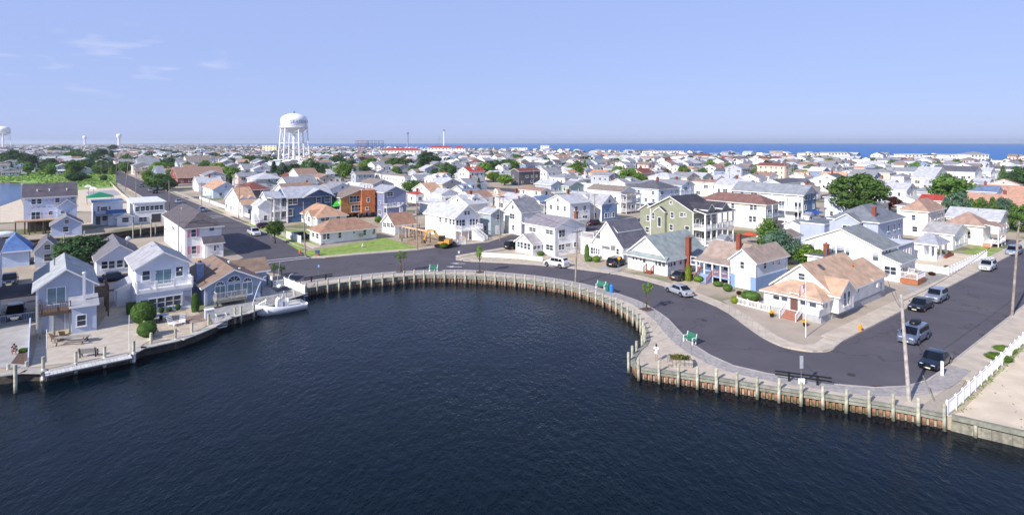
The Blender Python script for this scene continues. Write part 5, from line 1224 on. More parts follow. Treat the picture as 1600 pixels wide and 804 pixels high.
AD = House('low grey blue flat house with three narrow white windows and a satellite dish', 1404, 1394, 1428, yb=417.5, ye=385, wall='#8f96ac', roof='#c9cdd6'); AD.main('f', ov=.1)
for q in (.35, .55, .75): AD.winl('S', AD.lu*q, 0, 1.9, .7, 1.5, 'one')
b = MB(); b.ell((0,0,0),(.45,.15,.45),12,6); b.build('dish', METAL, AD.root, (.4,-.4,2.6))
AC = House('white gazebo porch with grey hip roof beside the yellow flower bed', 1463, 1431.6, 1479, yb=408, ye=384, wall='#f2f2f2', roof='#a5a8b0')
AC.block(0, AC.lv*.55, AC.lu, AC.lv, 0, AC.h, None); AC.block(0, 0, AC.lu, AC.lv*.55-.02, 0, .7, None, wname='low_wall')
for x in (.1, AC.lu-.1):
    for y in (.1, AC.lv*.27): AC.post(x, y, .7, AC.h, .18)
AC.post(AC.lu*.5, .1, .7, AC.h, .12)
r = MB(); k = AC.h+.2; lx, ly = AC.lu, AC.lv; r.sheet([[(-.5,-.5,k),(lx+.5,-.5,k),(lx/2,ly*.35,k+1.7)],[(lx+.5,-.5,k),(lx+.5,ly+.4,k),(lx/2,ly*.65,k+1.7),(lx/2,ly*.35,k+1.7)],[(lx+.5,ly+.4,k),(-.5,ly+.4,k),(lx/2,ly*.65,k+1.7)],[(-.5,ly+.4,k),(-.5,-.5,k),(lx/2,ly*.35,k+1.7),(lx/2,ly*.65,k+1.7)]], .2); r.build('roof', [AC.rm, TRIM], AC.root)
AB = simple_house(None, 1443, 1489, 1512, 367, None, 'y', '#f0f0ee', '#aaa8a8', rise=1.6, yb=391, label='white low house with pale grey roof behind the white gazebo porch')
simple_house(None, 1407, 1450, 1476, 330, 6.0, 'h', '#e3ddcf', '#a98d7d', rise=2.2, label='tall beige house with tan hip roof and small white balcony')
AA = House('beige low house with tan hip roof, white porch and orange steps', 1536, 1478, 1548, yb=384, ye=352, wall='#e8e4d6', roof='#a58a7c'); AA.main('h', 2.2, ov=.5)
for c_ in (2.5, 6.5): AA.winl('W', c_, 0, 2.0, .9, 1.4, shut=None)
AA.deck(-1.8, 9, -.02, AA.lv-1, .9); AA.rail([(-1.7,9,.9),(-1.7,AA.lv-1,.9)]); AA.stairs((-.1,-.9), (-1,0), 1.5, .9, 5, mat('orange_steps', '#c98d6a', .8), TRIM); AA.deck(0, -2.6, AA.lu-.2, -.02, .9, m=TRIM); AA.rail([(1.9,-2.5,.9),(AA.lu-.3,-2.5,.9)])
for x in (.2, 3, AA.lu-.4): AA.post(x, -2.5, 0, AA.h)
r = MB(); r.sheet([[(-.3,-2.9,AA.h-.1),(AA.lu,-2.9,AA.h-.1),(AA.lu,-.3,AA.h+.3),(-.3,-.3,AA.h+.3)]], .15); r.build('porch_roof', [AA.rm, TRIM], AA.root)

# green house with two-level porch, and the big houses beside it
z = zf(960, 210, 3.497)
BA = House('large olive green house with black roof and white two level porch', 1083, 1016, 1120, yb=383, ye=331, wall='#90947f', roof='#44444d')
BA.main('x', 2.8, ov=.5, corners=True)
BA.wins('W', z((247,418,267,468),(206,427,219,460),(308,426,325,455),(360,429,375,447),(378,430,392,447),(302,491,320,523),(388,501,408,537),(303,364,317,380))); BA.door('W', BA.ly(1060), 0, .1)
yb0, yb1 = BA.ly(1042), BA.ly(1026); BA.block(-.8, min(yb0,yb1), -.02, max(yb0,yb1), 1.0, BA.h-.6, 'x', .9, ov=.25, wname='bay_wall'); BA.winl('W', (yb0+yb1)/2, -.8, 4.2, .9, 2.0)
BA.block(2., BA.lv+.02, BA.lu, BA.lv+4.5, 0, BA.h-1., 'x', 1.4, ov=.4, wname='wing_wall'); BA.auto('W', BA.lv+.6, BA.lv+4, 2., 0, BA.h-1, RND, True, 1.8)
lx_ = BA.lu+2
for zz in (.7, 3.6):
    BA.deck(0, -3., lx_, -.03, zz, .3, TRIM); BA.rail([(.1,-.1,zz),(.1,-2.9,zz),(lx_*.5,-2.9,zz),(lx_-.1,-2.9,zz),(lx_-.1,-.1,zz)], 1.)
for i in range(6): BA.post(.15+(lx_-.3)*i/5, -2.85, 0, BA.h-.1, .14)
r = MB(); r.sheet([[(-.3,-3.4,BA.h-.1),(lx_+.3,-3.4,BA.h-.1),(lx_+.3,-.3,BA.h+.55),(-.3,-.3,BA.h+.55)]], .2); r.build('porch_roof', [BA.rm, TRIM], BA.root)
for c_ in (.25, .75): BA.block(lx_*c_-1.3, -2.6, lx_*c_+1.3, 2.5, BA.h-.1, BA.h+.5, 'y', 1.1, ov=.2, wname='dormer_wall')
for zz in (1.7, 4.6):
    for i in range(4): BA.winl('S', 1.6+i*(BA.lu-2.6)/3, 0, zz, 1.3, 1.7)
BB = House('long beige house with low brown hip roof right of the green house', 1196, 1096, 1216, yb=359, ye=319, wall='#dcdacd', roof='#7f625c'); BB.main('h', 1.8, ov=.6)
BB.wins('W', z((485,368,497,385),(505,370,517,387),(560,385,572,405),(640,375,654,402),(742,380,757,412),(762,382,778,413),(737,445,752,478),(757,447,775,478))); BB.deck(0, -1.8, BB.lu, -.03, 3.2); BB.rail([(.1,-.1,3.2),(.1,-1.7,3.2),(BB.lu-.1,-1.7,3.2)], 1.1, siding('#93a5b8')); BB.auto('S', .4, BB.lu-.4, 0, 0, BB.h, RND, True, 1.8)
for x in (.2, BB.lu-.2): BB.post(x, -1.7, 0, BB.h)
BC = House('big pale grey house with long grey roof, white balconies and blue gable end', 1254.5, 1146, 1275, yb=349, ye=304, wall='#d9dce0', roof='#8f949b'); BC.main('y', 2.2, ov=.6)
b = MB(); b.box(.02,-.04,0,BC.lu-.02,-.003,BC.h); b.build('blue_siding', siding('#5f7f9c'), BC.root); BC.auto('S', .3, BC.lu-.3, -.04, 0, BC.h, RND, True, 2.2)
for zz in (.7, 3.5):
    BC.deck(-2.2, .2, -.03, BC.lv*.55, zz, m=TRIM); BC.rail([(-.1,.3,zz),(-2.1,.3,zz),(-2.1,BC.lv*.55-.1,zz)], 1.)
    for i in range(3): BC.winl('W', 1.4+i*(BC.lv*.5-1.5)/2, 0, zz+1.1, 1.6, 1.9)
for i in range(4): BC.post(-2.05, .3+i*(BC.lv*.55-.5)/3, 0, BC.h)
BC.auto('W', BC.lv*.6, BC.lv-1, 0, 0, BC.h, RND, True)
b = MB(); b.sheet([[(0,-2.2,2.6),(BC.lu,-2.2,2.6),(BC.lu,-.06,3.1),(0,-.06,3.1)]], .06); b.build('blue_awning', mat('awning_blue', '#2f56a8', .6), BC.root)
BF = simple_house(None, 883, 940, 964.5, 320, None, 'y', '#f0efee', '#a8a9af', rise=2.6, yb=346, label='white house with grey roof, blue gable end and a west dormer', dorm=('W', 1))
b = MB(); b.box(.02,-.04,0,BF.lu-.02,-.003,BF.h); b.build('blue_siding', siding('#8198b8'), BF.root); BF.auto('S', .3, BF.lu-.3, -.04, 0, BF.h, RND, True, 2.)

for hs in (A1,B1,C1,D1,I1,J1,K1,N1,O1,P1,R1,S1,T1,U1,X1,BA,BB,BC,BF):
    b = MB(); b.box(-.12,-.14,.1,-.03,-.05,hs.h-.1); b.build('downpipe', TRIM, hs.root)
    b = MB(); b.box(hs.lu-.9,-.16,1.2,hs.lu-.6,-.005,1.7); b.build('electric_meter', METAL, hs.root)
# ------------------------------------------------------------------ the rest of the houses one can tell apart
CN = {'#f0f0ef': 'white', '#e9e4d6': 'cream', '#c6d3e6': 'pale blue', '#b3b8c4': 'grey', '#d9c9b4': 'beige', '#8f5048': 'maroon', '#5b5962': 'charcoal', '#7f93b3': 'blue', '#e2c6bd': 'pinkish', '#a8bcb0': 'greenish',
      '#b9bbc0': 'silver', '#8e9097': 'grey', '#63646c': 'charcoal', '#9a7f71': 'brown', '#bd9a80': 'tan', '#7d4f48': 'russet', '#a8453e': 'red', '#6d7f9e': 'slate', '#dcdde0': 'white', '#bd9480': 'salmon', '#8a8078': 'taupe', '#c2906c': 'orange'}
W_, C_, PB, G_, BE, DR, DG, BL, PK, GG = list(CN)[:10]
lg, gr, dg, br, tn, rb_, rd, sl, wh, sa, tp, og = [ '#b9bbc0', '#8e9097', '#63646c', '#9a7f71', '#bd9a80', '#7d4f48', '#a8453e', '#6d7f9e', '#dcdde0', '#bd9480', '#8a8078', '#c2906c']
RN = {'x': 'gabled', 'y': 'gabled', 'h': 'hip roofed', 'f': 'flat roofed'}
#  xl, xc, xr, eave y, eave height, roof, wall, roof colour, extras
MID = [
 (562,583,613,288,5.5,'y',G_,tp,{}), (598,632,641,276,6,'h',W_,tp,{}), (540,562,574,290,4,'y',PB,wh,{}), (637,652,683,280,3.6,'x',PB,gr,{}), (645,672,692,299,4.5,'x',W_,tn,{}), (637,650,657,304,3.2,'h',W_,rd,{'chim':1}),
 (681,694,704,273,5,'y',PB,tn,{}), (716,733,757,268,6,'x',W_,rd,{'dorm':('S',1)}), (707,722,748,297,4.3,'x',W_,sl,{'dorm':('S',2)}), (700,731,762,319,4,'x',W_,lg,{'dorm':('S',1),'chim':1}), (672,690,716,303,4,'y',W_,lg,{'porch':('S',1)}),
 (656,686,714,321,3.2,'h',W_,lg,{}), (757,790,803,307,3.6,'y',W_,tn,{'dorm':('W',1)}), (812,845,861,299,5,'y',C_,br,{}), (824,843,866,314,4,'x',W_,sl,{}), (836,861,881,289,6,'y',G_,lg,{'porch':('S',1)}), (876,889,912,291,5.5,'y',GG,gr,{'porch':('S',1)}),
 (798,811,844,268,7,'x',DG,rb_,{}), (854,877,885,316,3,'f',W_,tp,{}), (741,757,772,249,5,'x',W_,wh,{}), (748,758,771,258,4.5,'x',G_,gr,{}), (814,830,843,250,6.5,'x',W_,wh,{}), (832,842,853,245,6,'y',G_,tn,{}), (853,873,896,248,7.5,'x',W_,br,{'dorm':('S',3)}),
 (888,899,913,254,5,'x',W_,rb_,{}), (879,888,901,269,4.5,'x',W_,og,{}), (884,897,914,286,4.5,'y',W_,lg,{}), (920,942,960,272,5,'y',BE,og,{}), (944,957,971,264,5.5,'y',G_,gr,{}), (903,925,938,292,4,'y',W_,wh,{}), (934,955,976,291,3.5,'x',W_,wh,{}),
 (918,970,993,300,6.6,'y',W_,tp,{'porch':('S',2)}), (980,1029,1062,296,5.6,'h',PB,dg,{}), (1018,1065,1085,290,5.5,'y',PB,gr,{'chim':1}), (998,1022,1029,247,7,'h',W_,br,{}), (1027,1042,1057,257,4.4,'h',C_,sa,{}), (1045,1066,1077,263,5,'x',W_,gr,{}), (1057,1085,1096,255,5.5,'x',W_,lg,{}),
 (920,933,943,247,6,'x',W_,gr,{}), (936,949,959,253,5,'x',W_,lg,{}), (977,996,1001,250,6,'h',C_,lg,{}), (1083,1124,1133,286,6,'h',C_,br,{}), (1132,1146,1163,284,6,'x',W_,lg,{}), (1157,1186,1199,279,4.5,'x',W_,gr,{'chim':1}), (1183,1227,1237,260,8,'y',BE,rb_,{}),
 (1193,1220,1251,287,4.6,'x',PB,dg,{}), (1234,1257,1271,276,3.8,'x',W_,tn,{}), (1230,1258,1282,297,4,'x',W_,br,{'chim':1}), (1184,1216,1223,248,6,'y',W_,rb_,{}), (1147,1161,1175,253,7,'x',W_,gr,{}), (1080,1090,1103,253,6,'x',W_,gr,{}), (1080,1108,1119,244,6,'h',BE,rb_,{}),
 (1281,1318,1327,284,3.4,'y',W_,tn,{'dorm':('W',3),'rise':4.2}), (1330,1372,1381,271,5,'y',W_,gr,{}), (1335,1383,1393,258,6,'h',W_,lg,{}), (1370,1390,1402,294,5.5,'y',W_,gr,{}), (1424,1458,1483,279,6,'y',C_,lg,{}), (1456,1523,1534,269,7,'y',W_,dg,{}), (1495,1522,1531,251,5,'h',BE,tp,{}), (1468,1492,1501,256,5,'h',C_,br,{}), (1548,1567,1572,251,6,'f',C_,tp,{}),
 (1563,1584,1602,256,6,'x',W_,gr,{}), (1545,1592,1606,289,3.6,'x',PK,br,{}), (1511,1530,1542,288,4,'x',PK,lg,{}), (1524,1606,1622,309,3.2,'y',W_,sa,{}), (1504,1598,1616,326,3.2,'y',W_,sa,{}), (1478,1561,1577,345,3.2,'y',W_,lg,{}), (1437,1470,1481,314,3,'y',BE,rd,{}), (1402,1426,1441,323,5.6,'f',W_,gr,{}),
 (372,381,421,264,6,'x',W_,gr,{'dorm':('S',1)}), (386,400,441,280,5,'h',PB,lg,{}), (366,380,422,297,5,'h',DG,rb_,{'rise':2.2}), (352,379,403,320,3.6,'x',W_,tn,{}), (434,449,497,288,3.6,'x',W_,gr,{}), (452,466,497,273,6,'x',W_,br,{}), (458,471,496,293,3,'h',BE,tn,{}), (483,488,518,254,8,'x',G_,br,{}),
 (264,278,351,278,3.2,'x',DR,br,{}), (301,310,348,287,3.6,'x',W_,lg,{}), (317,333,373,296,3.6,'y',PB,tn,{'rise':2.6}), (285,293,331,253,7,'x',C_,tp,{'dorm':('S',1)}), (326,333,363,269,4,'x',W_,tp,{'dorm':('S',2)}), (208,217,251,259,5.2,'x',G_,gr,{}), (238,246,258,272,4.5,'x',BL,gr,{}),
 (1,4,23,254,5.5,'y',W_,gr,{}), (48,51,66,253,5.5,'y',BE,br,{}), (74,77,90,258,4,'y',W_,tp,{}), (105,108,124,253,4,'y',GG,lg,{}), (122,125,143,250,6,'y',W_,lg,{}), (149,152,169,253,5.5,'y',PB,gr,{}), (177,180,202,252,6,'y',W_,rb_,{}), (1300,1316,1334,262,5,'x',W_,lg,{}), (1392,1412,1424,276,5,'h',W_,gr,{}),
 (960,978,990,258,5,'x',W_,gr,{}), (1010,1024,1036,268,5,'x',W_,lg,{}), (1070,1092,1112,272,5,'f',C_,gr,{}), (700,712,730,262,5,'x',G_,gr,{}), (500,512,540,272,5,'x',W_,lg,{}), (520,530,552,262,5.5,'y',PB,gr,{}), (575,585,604,258,5.5,'x',W_,gr,{}), (774,786,800,262,5,'x',W_,gr,{}), (1100,1118,1134,262,5,'x',W_,br,{}),
 (1484,1512,1524,300,3.6,'x',W_,lg,{}), (1352,1372,1388,318,3.6,'x',C_,lg,{}), (1220,1248,1268,322,4,'y',W_,lg,{}), (1232,1250,1290,352,3.6,'x',W_,gr,{}), (880,896,915,345,3.,'f',W_,lg,{}), (1000,1012,1030,256,5,'x',W_,gr,{}),
 (1186,1222,1252,374,3.2,'x',W_,tp,{}), (1270,1296,1312,404,3.,'f',W_,dg,{}), (1120,1128,1150,390,3.,'x',W_,gr,{})]
def look_of(wc, rc, rt): return '%s house, %s %s roof,' % (CN[wc], CN[rc], {'x': 'gable', 'y': 'gable', 'h': 'hip', 'f': 'flat'}[rt])
mid_rnd = random.Random(5)
NH = 42
for xl, xc, xr, ye, h, rt, wc, rc, ex in MID:
    if not ex and mid_rnd.random() < .55: ex = mid_rnd.choice(({'dorm': ('S',1)}, {'dorm': ('S',2)}, {'porch': ('S',1)}, {'porch': ('W',1)}, {'chim': 1})) if rt == 'x' else mid_rnd.choice(({'dorm': ('W',1)}, {'porch': ('S',1)}, {'porch': ('S',2 if h > 5.4 else 1)}, {'chim': 1})) if rt == 'y' else {'chim': 1}
    simple_house(look_of(wc, rc, rt), xl, xc, xr, ye, h, rt, wc, rc, rnd=mid_rnd, **ex); NH += 1
# solar panels on the brown roof below the water tower
# ---- streets of further houses on the town grid
WP = [W_]*10+[C_]*3+[PB]*2+[G_]*3+[BE]*2+[BL, GG, PK]
RP = [lg]*6+[gr]*6+[wh]*3+[tp]*3+[br]*2+[tn]*1+[dg]*2+[rb_, sl]
def clear(u0, v0, u1, v1, mg=.8):
    for a, b_, c, d in HOUSES:
        if u0 < c+mg and u1 > a-mg and v0 < d+mg and v1 > b_-mg: return False
    return True
KEEP = [(-600,-80,45,455), (40,20,150,60), (40,96,92,165)]     # water, marsh, front lots, lawns
far_rnd = random.Random(21); lots = []
for k in range(-3, 60):
    v0 = 24.5+78*k
    for row, (va, side) in enumerate(((12, 1), (26, 0), (47, 0), (61, 1))):
        u = -560 if v0 > 460 else 44
        while u < 722:
            w = far_rnd.uniform(7.5, 10.5); gap = far_rnd.uniform(2.5, 5.5); d = far_rnd.uniform(9, 13) if side else far_rnd.uniform(6, 8)
            a = u; u += w+gap
            if any(abs(a+w/2-s) < 5+w/2+2 for s in (35, 165, 290, 415, 540, 665)): continue
            if far_rnd.random() < (.06 if side else .42): continue
            vv = v0+va+far_rnd.uniform(-1.5, 1.5)-d/2
            if any(a < q[2] and a+w > q[0] and vv < q[3] and vv+d > q[1] for q in KEEP): continue
            P = guv(a, vv)
            if P.y < 150 or P.y > 4600: continue
            px, py = proj(P)
            if not -60 < px < 1660: continue
            if py > 268 and far_rnd.random() < .35 : continue
            if not clear(a, vv, a+w, vv+d): continue
            big = a > 690
            lots.append((P.y, a, vv, w, d, far_rnd.choice((3.2,3.4,5.6,5.8,6.2)) if not big else far_rnd.choice((6,8.5,8.8)), far_rnd.choice('xxyyyhf' if a > 640 else 'xxxyyyyh'), far_rnd.choice(WP), far_rnd.choice(RP)))
            HOUSES.append((a, vv, a+w, vv+d))
lots.sort()
n_ind = 296-NH; far_lots = []
for i, (Y, a, vv, w, d, h, rt, wc, rc) in enumerate(lots):
    if i >= n_ind: far_lots.append((Y, a, vv, w, d, h, rt, wc, rc)); continue
    hs = House.__new__(House); hs.P = guv(a, vv); hs.lu = w; hs.lv = d; hs.h = h; hs.wm = siding(wc); hs.rm = roofm(rc); hs.roofc = rc; hs.wall = wc
    hs.root = thing('house', None, 'house', hs.P, GA, 'houses of the seaside town'); AUTO.append((hs.root, look_of(wc, rc, rt), hs.P+U*w/2+V*d/2, 'house'))
    hs.main(rt); hs.auto('S', .5, w-.5, 0, 0, h, far_rnd); hs.auto('W', .5, d-.5, 0, 0, h, far_rnd)
    rz = {'x': d, 'y': w}.get(rt, 4)*.2
    if rt in 'xy' and far_rnd.random() < .6: (hs.winl('W', d/2, 0, h+rz*.3, .7, .8, 'far') if rt == 'x' else hs.winl('S', w/2, 0, h+rz*.3, .7, .8, 'far'))
    if far_rnd.random() < .3: hs.chimney(w*.5, d*.5, h, h+rz+1.2, .6)
    q = far_rnd.random()
    if rt == 'x' and q < .4:
        for c_ in ((.3, .7) if q < .2 else (.5,)): hs.block(w*c_-1, d*.1, w*c_+1, d*.45, h-.2, h+1.4, 'y', .6, ov=.2, wname='dormer'); hs.winl('S', w*c_, d*.1, h+.8, .9, .9, 'far')
    elif rt == 'y' and q < .55:
        hs.block(.3, -2.3, w-.3, -.02, 0, 2.6, 'sS', .7, ov=.25, wname='porch_wall'); hs.auto('S', .5, w-.5, -2.3, 0, 2.6, far_rnd, True, 1.6)
    elif q < .5: hs.block(w*.2, -1.8, w*.8, -.02, 0, 2.5, 'sS', .6, ov=.25, wname='porch_wall')
# the far town, too small to pick apart: one mesh
fm = MB(); pal = list(CN); fmats = [(siding(c) if i < 10 else roofm(c)) for i, c in enumerate(pal)]+[GLASS, TRIM]
cg, sg = math.cos(GA), math.sin(GA)
for Y, a, vv, w, d, h, rt, wc, rc in far_lots:
    P = guv(a, vv); wi = pal.index(wc); ri = pal.index(rc); o = len(fm.v); rise = (d if rt == 'x' else w)*.22
    def T(x, y, z): return (P.x+cg*x-sg*y, P.y+sg*x+cg*y, z)
    fm.add([T(0,0,0),T(w,0,0),T(w,d,0),T(0,d,0),T(0,0,h),T(w,0,h),T(w,d,h),T(0,d,h)], [(0,1,5,4),(1,2,6,5),(2,3,7,6),(3,0,4,7)], wi)
    e = .4
    if rt == 'x':
        fm.add([T(-e,-e,h-.1),T(w+e,-e,h-.1),T(w+e,d/2,h+rise),T(-e,d/2,h+rise),T(w+e,d+e,h-.1),T(-e,d+e,h-.1)], [(0,1,2,3),(3,2,4,5)], ri); fm.add([T(0,0,h),T(0,d,h),T(0,d/2,h+rise)], [(0,2,1)], wi)
    elif rt == 'y':
        fm.add([T(-e,-e,h-.1),T(-e,d+e,h-.1),T(w/2,d+e,h+rise),T(w/2,-e,h+rise),T(w+e,-e,h-.1),T(w+e,d+e,h-.1)], [(0,3,2,1),(3,4,5,2)], ri); fm.add([T(0,0,h),T(w,0,h),T(w/2,0,h+rise)], [(0,1,2)], wi)
    elif rt == 'h':
        m_ = min(w, d)/2; fm.add([T(-e,-e,h-.1),T(w+e,-e,h-.1),T(w+e,d+e,h-.1),T(-e,d+e,h-.1),T(m_,m_,h+rise*.8),T(max(w-m_,m_+.1),max(d-m_,m_+.1),h+rise*.8)], [(0,1,5,4),(1,2,5),(2,3,4,5),(3,0,4)], ri)
    else: fm.add([T(-e,-e,h),T(w+e,-e,h),T(w+e,d+e,h),T(-e,d+e,h)], [(0,1,2,3)], ri)
    if Y < 1500:
        for k in range(1 if h < 4 else 2 if h < 7 else 3):
            for i in range(2):
                x = w*(.28+.44*i)-.5; zc = 1.1+2.7*k; fm.add([T(x,-.05,zc),T(x+1,-.05,zc),T(x+1,-.05,zc+1.2),T(x,-.05,zc+1.2)], [(0,1,2,3)], 22)
                y = d*(.28+.44*i)-.5; fm.add([T(-.05,y,zc),T(-.05,y+1,zc),T(-.05,y+1,zc+1.2),T(-.05,y,zc+1.2)], [(0,3,2,1)], 22)
o = fm.build('distant_houses', fmats); tag(o, 'distant mass of small pale houses stretching to the horizon', 'houses', None, 'stuff')
print('houses', NH, 'lots', len(lots), 'far', len(far_lots))

# ---- beachfront blocks, pier rides and other large things on the skyline
def block_building(label, xl, xr, yb, yt, wall, rf, depth=16, name='beachfront_building', storeys=3, rt='f', group='large buildings along the beachfront'):
    P = at(xl, yb); Y = P.y; lu = abs(along(P, U, xr)); h = (yb-yt)*Y/F*.93
    a = D.objects.new(name, None); hs = House.__new__(House); hs.P = P; hs.lu = min(lu, 140); hs.lv = depth; hs.h = h; hs.wm = siding(wall); hs.rm = roofm(rf)
    hs.root = thing(name, label, 'building', P, GA, group); D.objects.remove(a)
    # long side lies across the view: turned to face the camera
    hs.root.rotation_euler = (0,0,0); hs.lu = (xr-xl)*Y/F
    hs.main(rt, rise=None if rt != 'h' else h*.25, ov=.6)
    n = max(3, min(14, int((xr-xl)/5)))
    for k in range(storeys):
        for i in range(n): hs.winl('S', hs.lu*(i+.5)/n, 0, h*(k+.55)/storeys, min(1.8, hs.lu/n*.5), h/storeys*.45, 'far')
    return hs
for a in (('long white boardwalk building with red roof edge left of the drop tower', 594,657,247.5,234,'#efe9dc','#a8453e'), ('white hotel with two red roofs right of the drop tower', 668,706,243,230,'#efeae6','#a8453e'), ('smaller white hotel with red roof behind the big dark tree', 707,727,243,230.5,'#efeae6','#a8453e'),
          ('yellow cream apartment block left of the big water tower', 410,432,240,226,'#e6d8b0','#b9bbc0'), ('white square block above the dunes right of centre', 845,858,238,226.5,'#f2f2f2','#dcdde0'), ('long low salmon roofed beachfront block at centre', 1017,1068,246,235,'#f0efec','#bd9480'),
          ('long cream beachfront hotel with flat grey roof', 1257,1293,252,238,'#ebe4d0','#b9bbc0'), ('cream beachfront hotel with greenish flat roof', 1294,1324,254,237,'#ece7d8','#a8bcb0'), ('pale blue beachfront house row near the right edge', 1443,1480,256,240,'#b9cfe6','#b9bbc0'), ('white beachfront house row next to the pale blue row', 1482,1515,257,240.5,'#f0f0ef','#b9bbc0'),
          ('white gabled beachfront house stacked with decks at the right', 1517,1545,258,240,'#f2f2f2','#8e9097'), ('cream low beachfront house with white roof cap', 1413,1442,256,240,'#f0eedd','#dcdde0'), ('long white beach pavilion left of centre', 796,824,239,230.5,'#efefef','#dcdde0'), ('tan low boardwalk arcade beneath the ocean horizon', 724,792,242,235,'#d9c9b4','#c5b5a4'),
          ('white low beach club with flat roof', 1131,1154,246,239,'#f0f0ef','#dcdde0'), ('white long motel in front of the ocean', 1161,1201,248,240,'#eeeeec','#dcdde0'), ('small red sided house among pale roofs', 1136,1145,256,243.5,'#b5413c','#b9bbc0'), ('tan lookout hut on a tall beachfront house', 1211,1222,249,235,'#cdb79a','#9a7f71')):
    block_building(*a, rt='h' if 'gabled' in a[0] or 'red roof' in a[0] else 'f')
def mast(label, px, yb, yt, w, col, name, cat):
    P = at(px, yb); Y = P.y; H = HC-(yt-HZ)*Y/F; r = w*Y/F/2; root = thing(name, label, cat, P); b = MB(); b.tube((0,0,0),(0,0,H), r, r*.9, 8); m = mat('mast_'+col.strip('#'), col, .5, var=.03); b.build('tower', m, root)
    b = MB(); b.tube((0,0,H*.93),(0,0,H*1.0), r*1.5, r*1.5, 8); b.build('cap', METAL, root); return root, H, Y
mast('grey drop tower ride standing above the white boardwalk building', 637, 240, 207, 2.4, '#8f97b0', 'drop_tower', 'ride tower')
mast('tall thin white drop tower on the pier', 693.5, 240, 202.5, 1.8, '#eceef2', 'drop_tower', 'ride tower')
mast('short pale lighthouse like tower on the dunes', 771.5, 240, 229, 1.8, '#c9c0b4', 'beach_tower', 'tower')
P = at(686, 240); Y = P.y; root = thing('amusement_ride', 'thin looping ride frame left of the white drop tower', 'ride', P); b = MB(); s = Y/F
for x in (-1.5, 1.5): b.tube((x*s,0,0), (x*s*.7,0,HC+9*s), .18*s, .16*s, 5)
b.beam((-1.1*s,0,HC+9*s),(1.1*s,0,HC+9*s), .3*s, .3*s); b.build('frame', METAL, root)
for lbl, x0, x1, col in (('reddish steel ride framework on the pier, left part', 556, 573, '#7a4a52'), ('dark blue steel ride framework on the pier, right part', 574, 597, '#33406a')):
    P = at(x0, 240); Y = P.y; s = Y/F; root = thing('steel_framework', lbl, 'ride', P, 0, 'steel ride frameworks on the pier'); m = mat('steel_'+col.strip('#'), col, .6, .2); W = (x1-x0)*s; n = 4; z1 = HC+2.5*s
    for i in range(n+1):
        b = MB()
        for y in (0, 12): b.tube((W*i/n,y,0),(W*i/n,y,z1), .25*s, .25*s, 5)
        b.build('column', m, root)
    for k in (.55, .8, 1.):
        b = MB()
        for y in (0, 12): b.beam((0,y,z1*k),(W,y,z1*k), .4*s, .5*s)
        for i in range(n+1): b.beam((W*i/n,0,z1*k),(W*i/n,12,z1*k), .4*s, .4*s)
        b.build('beam', m, root)

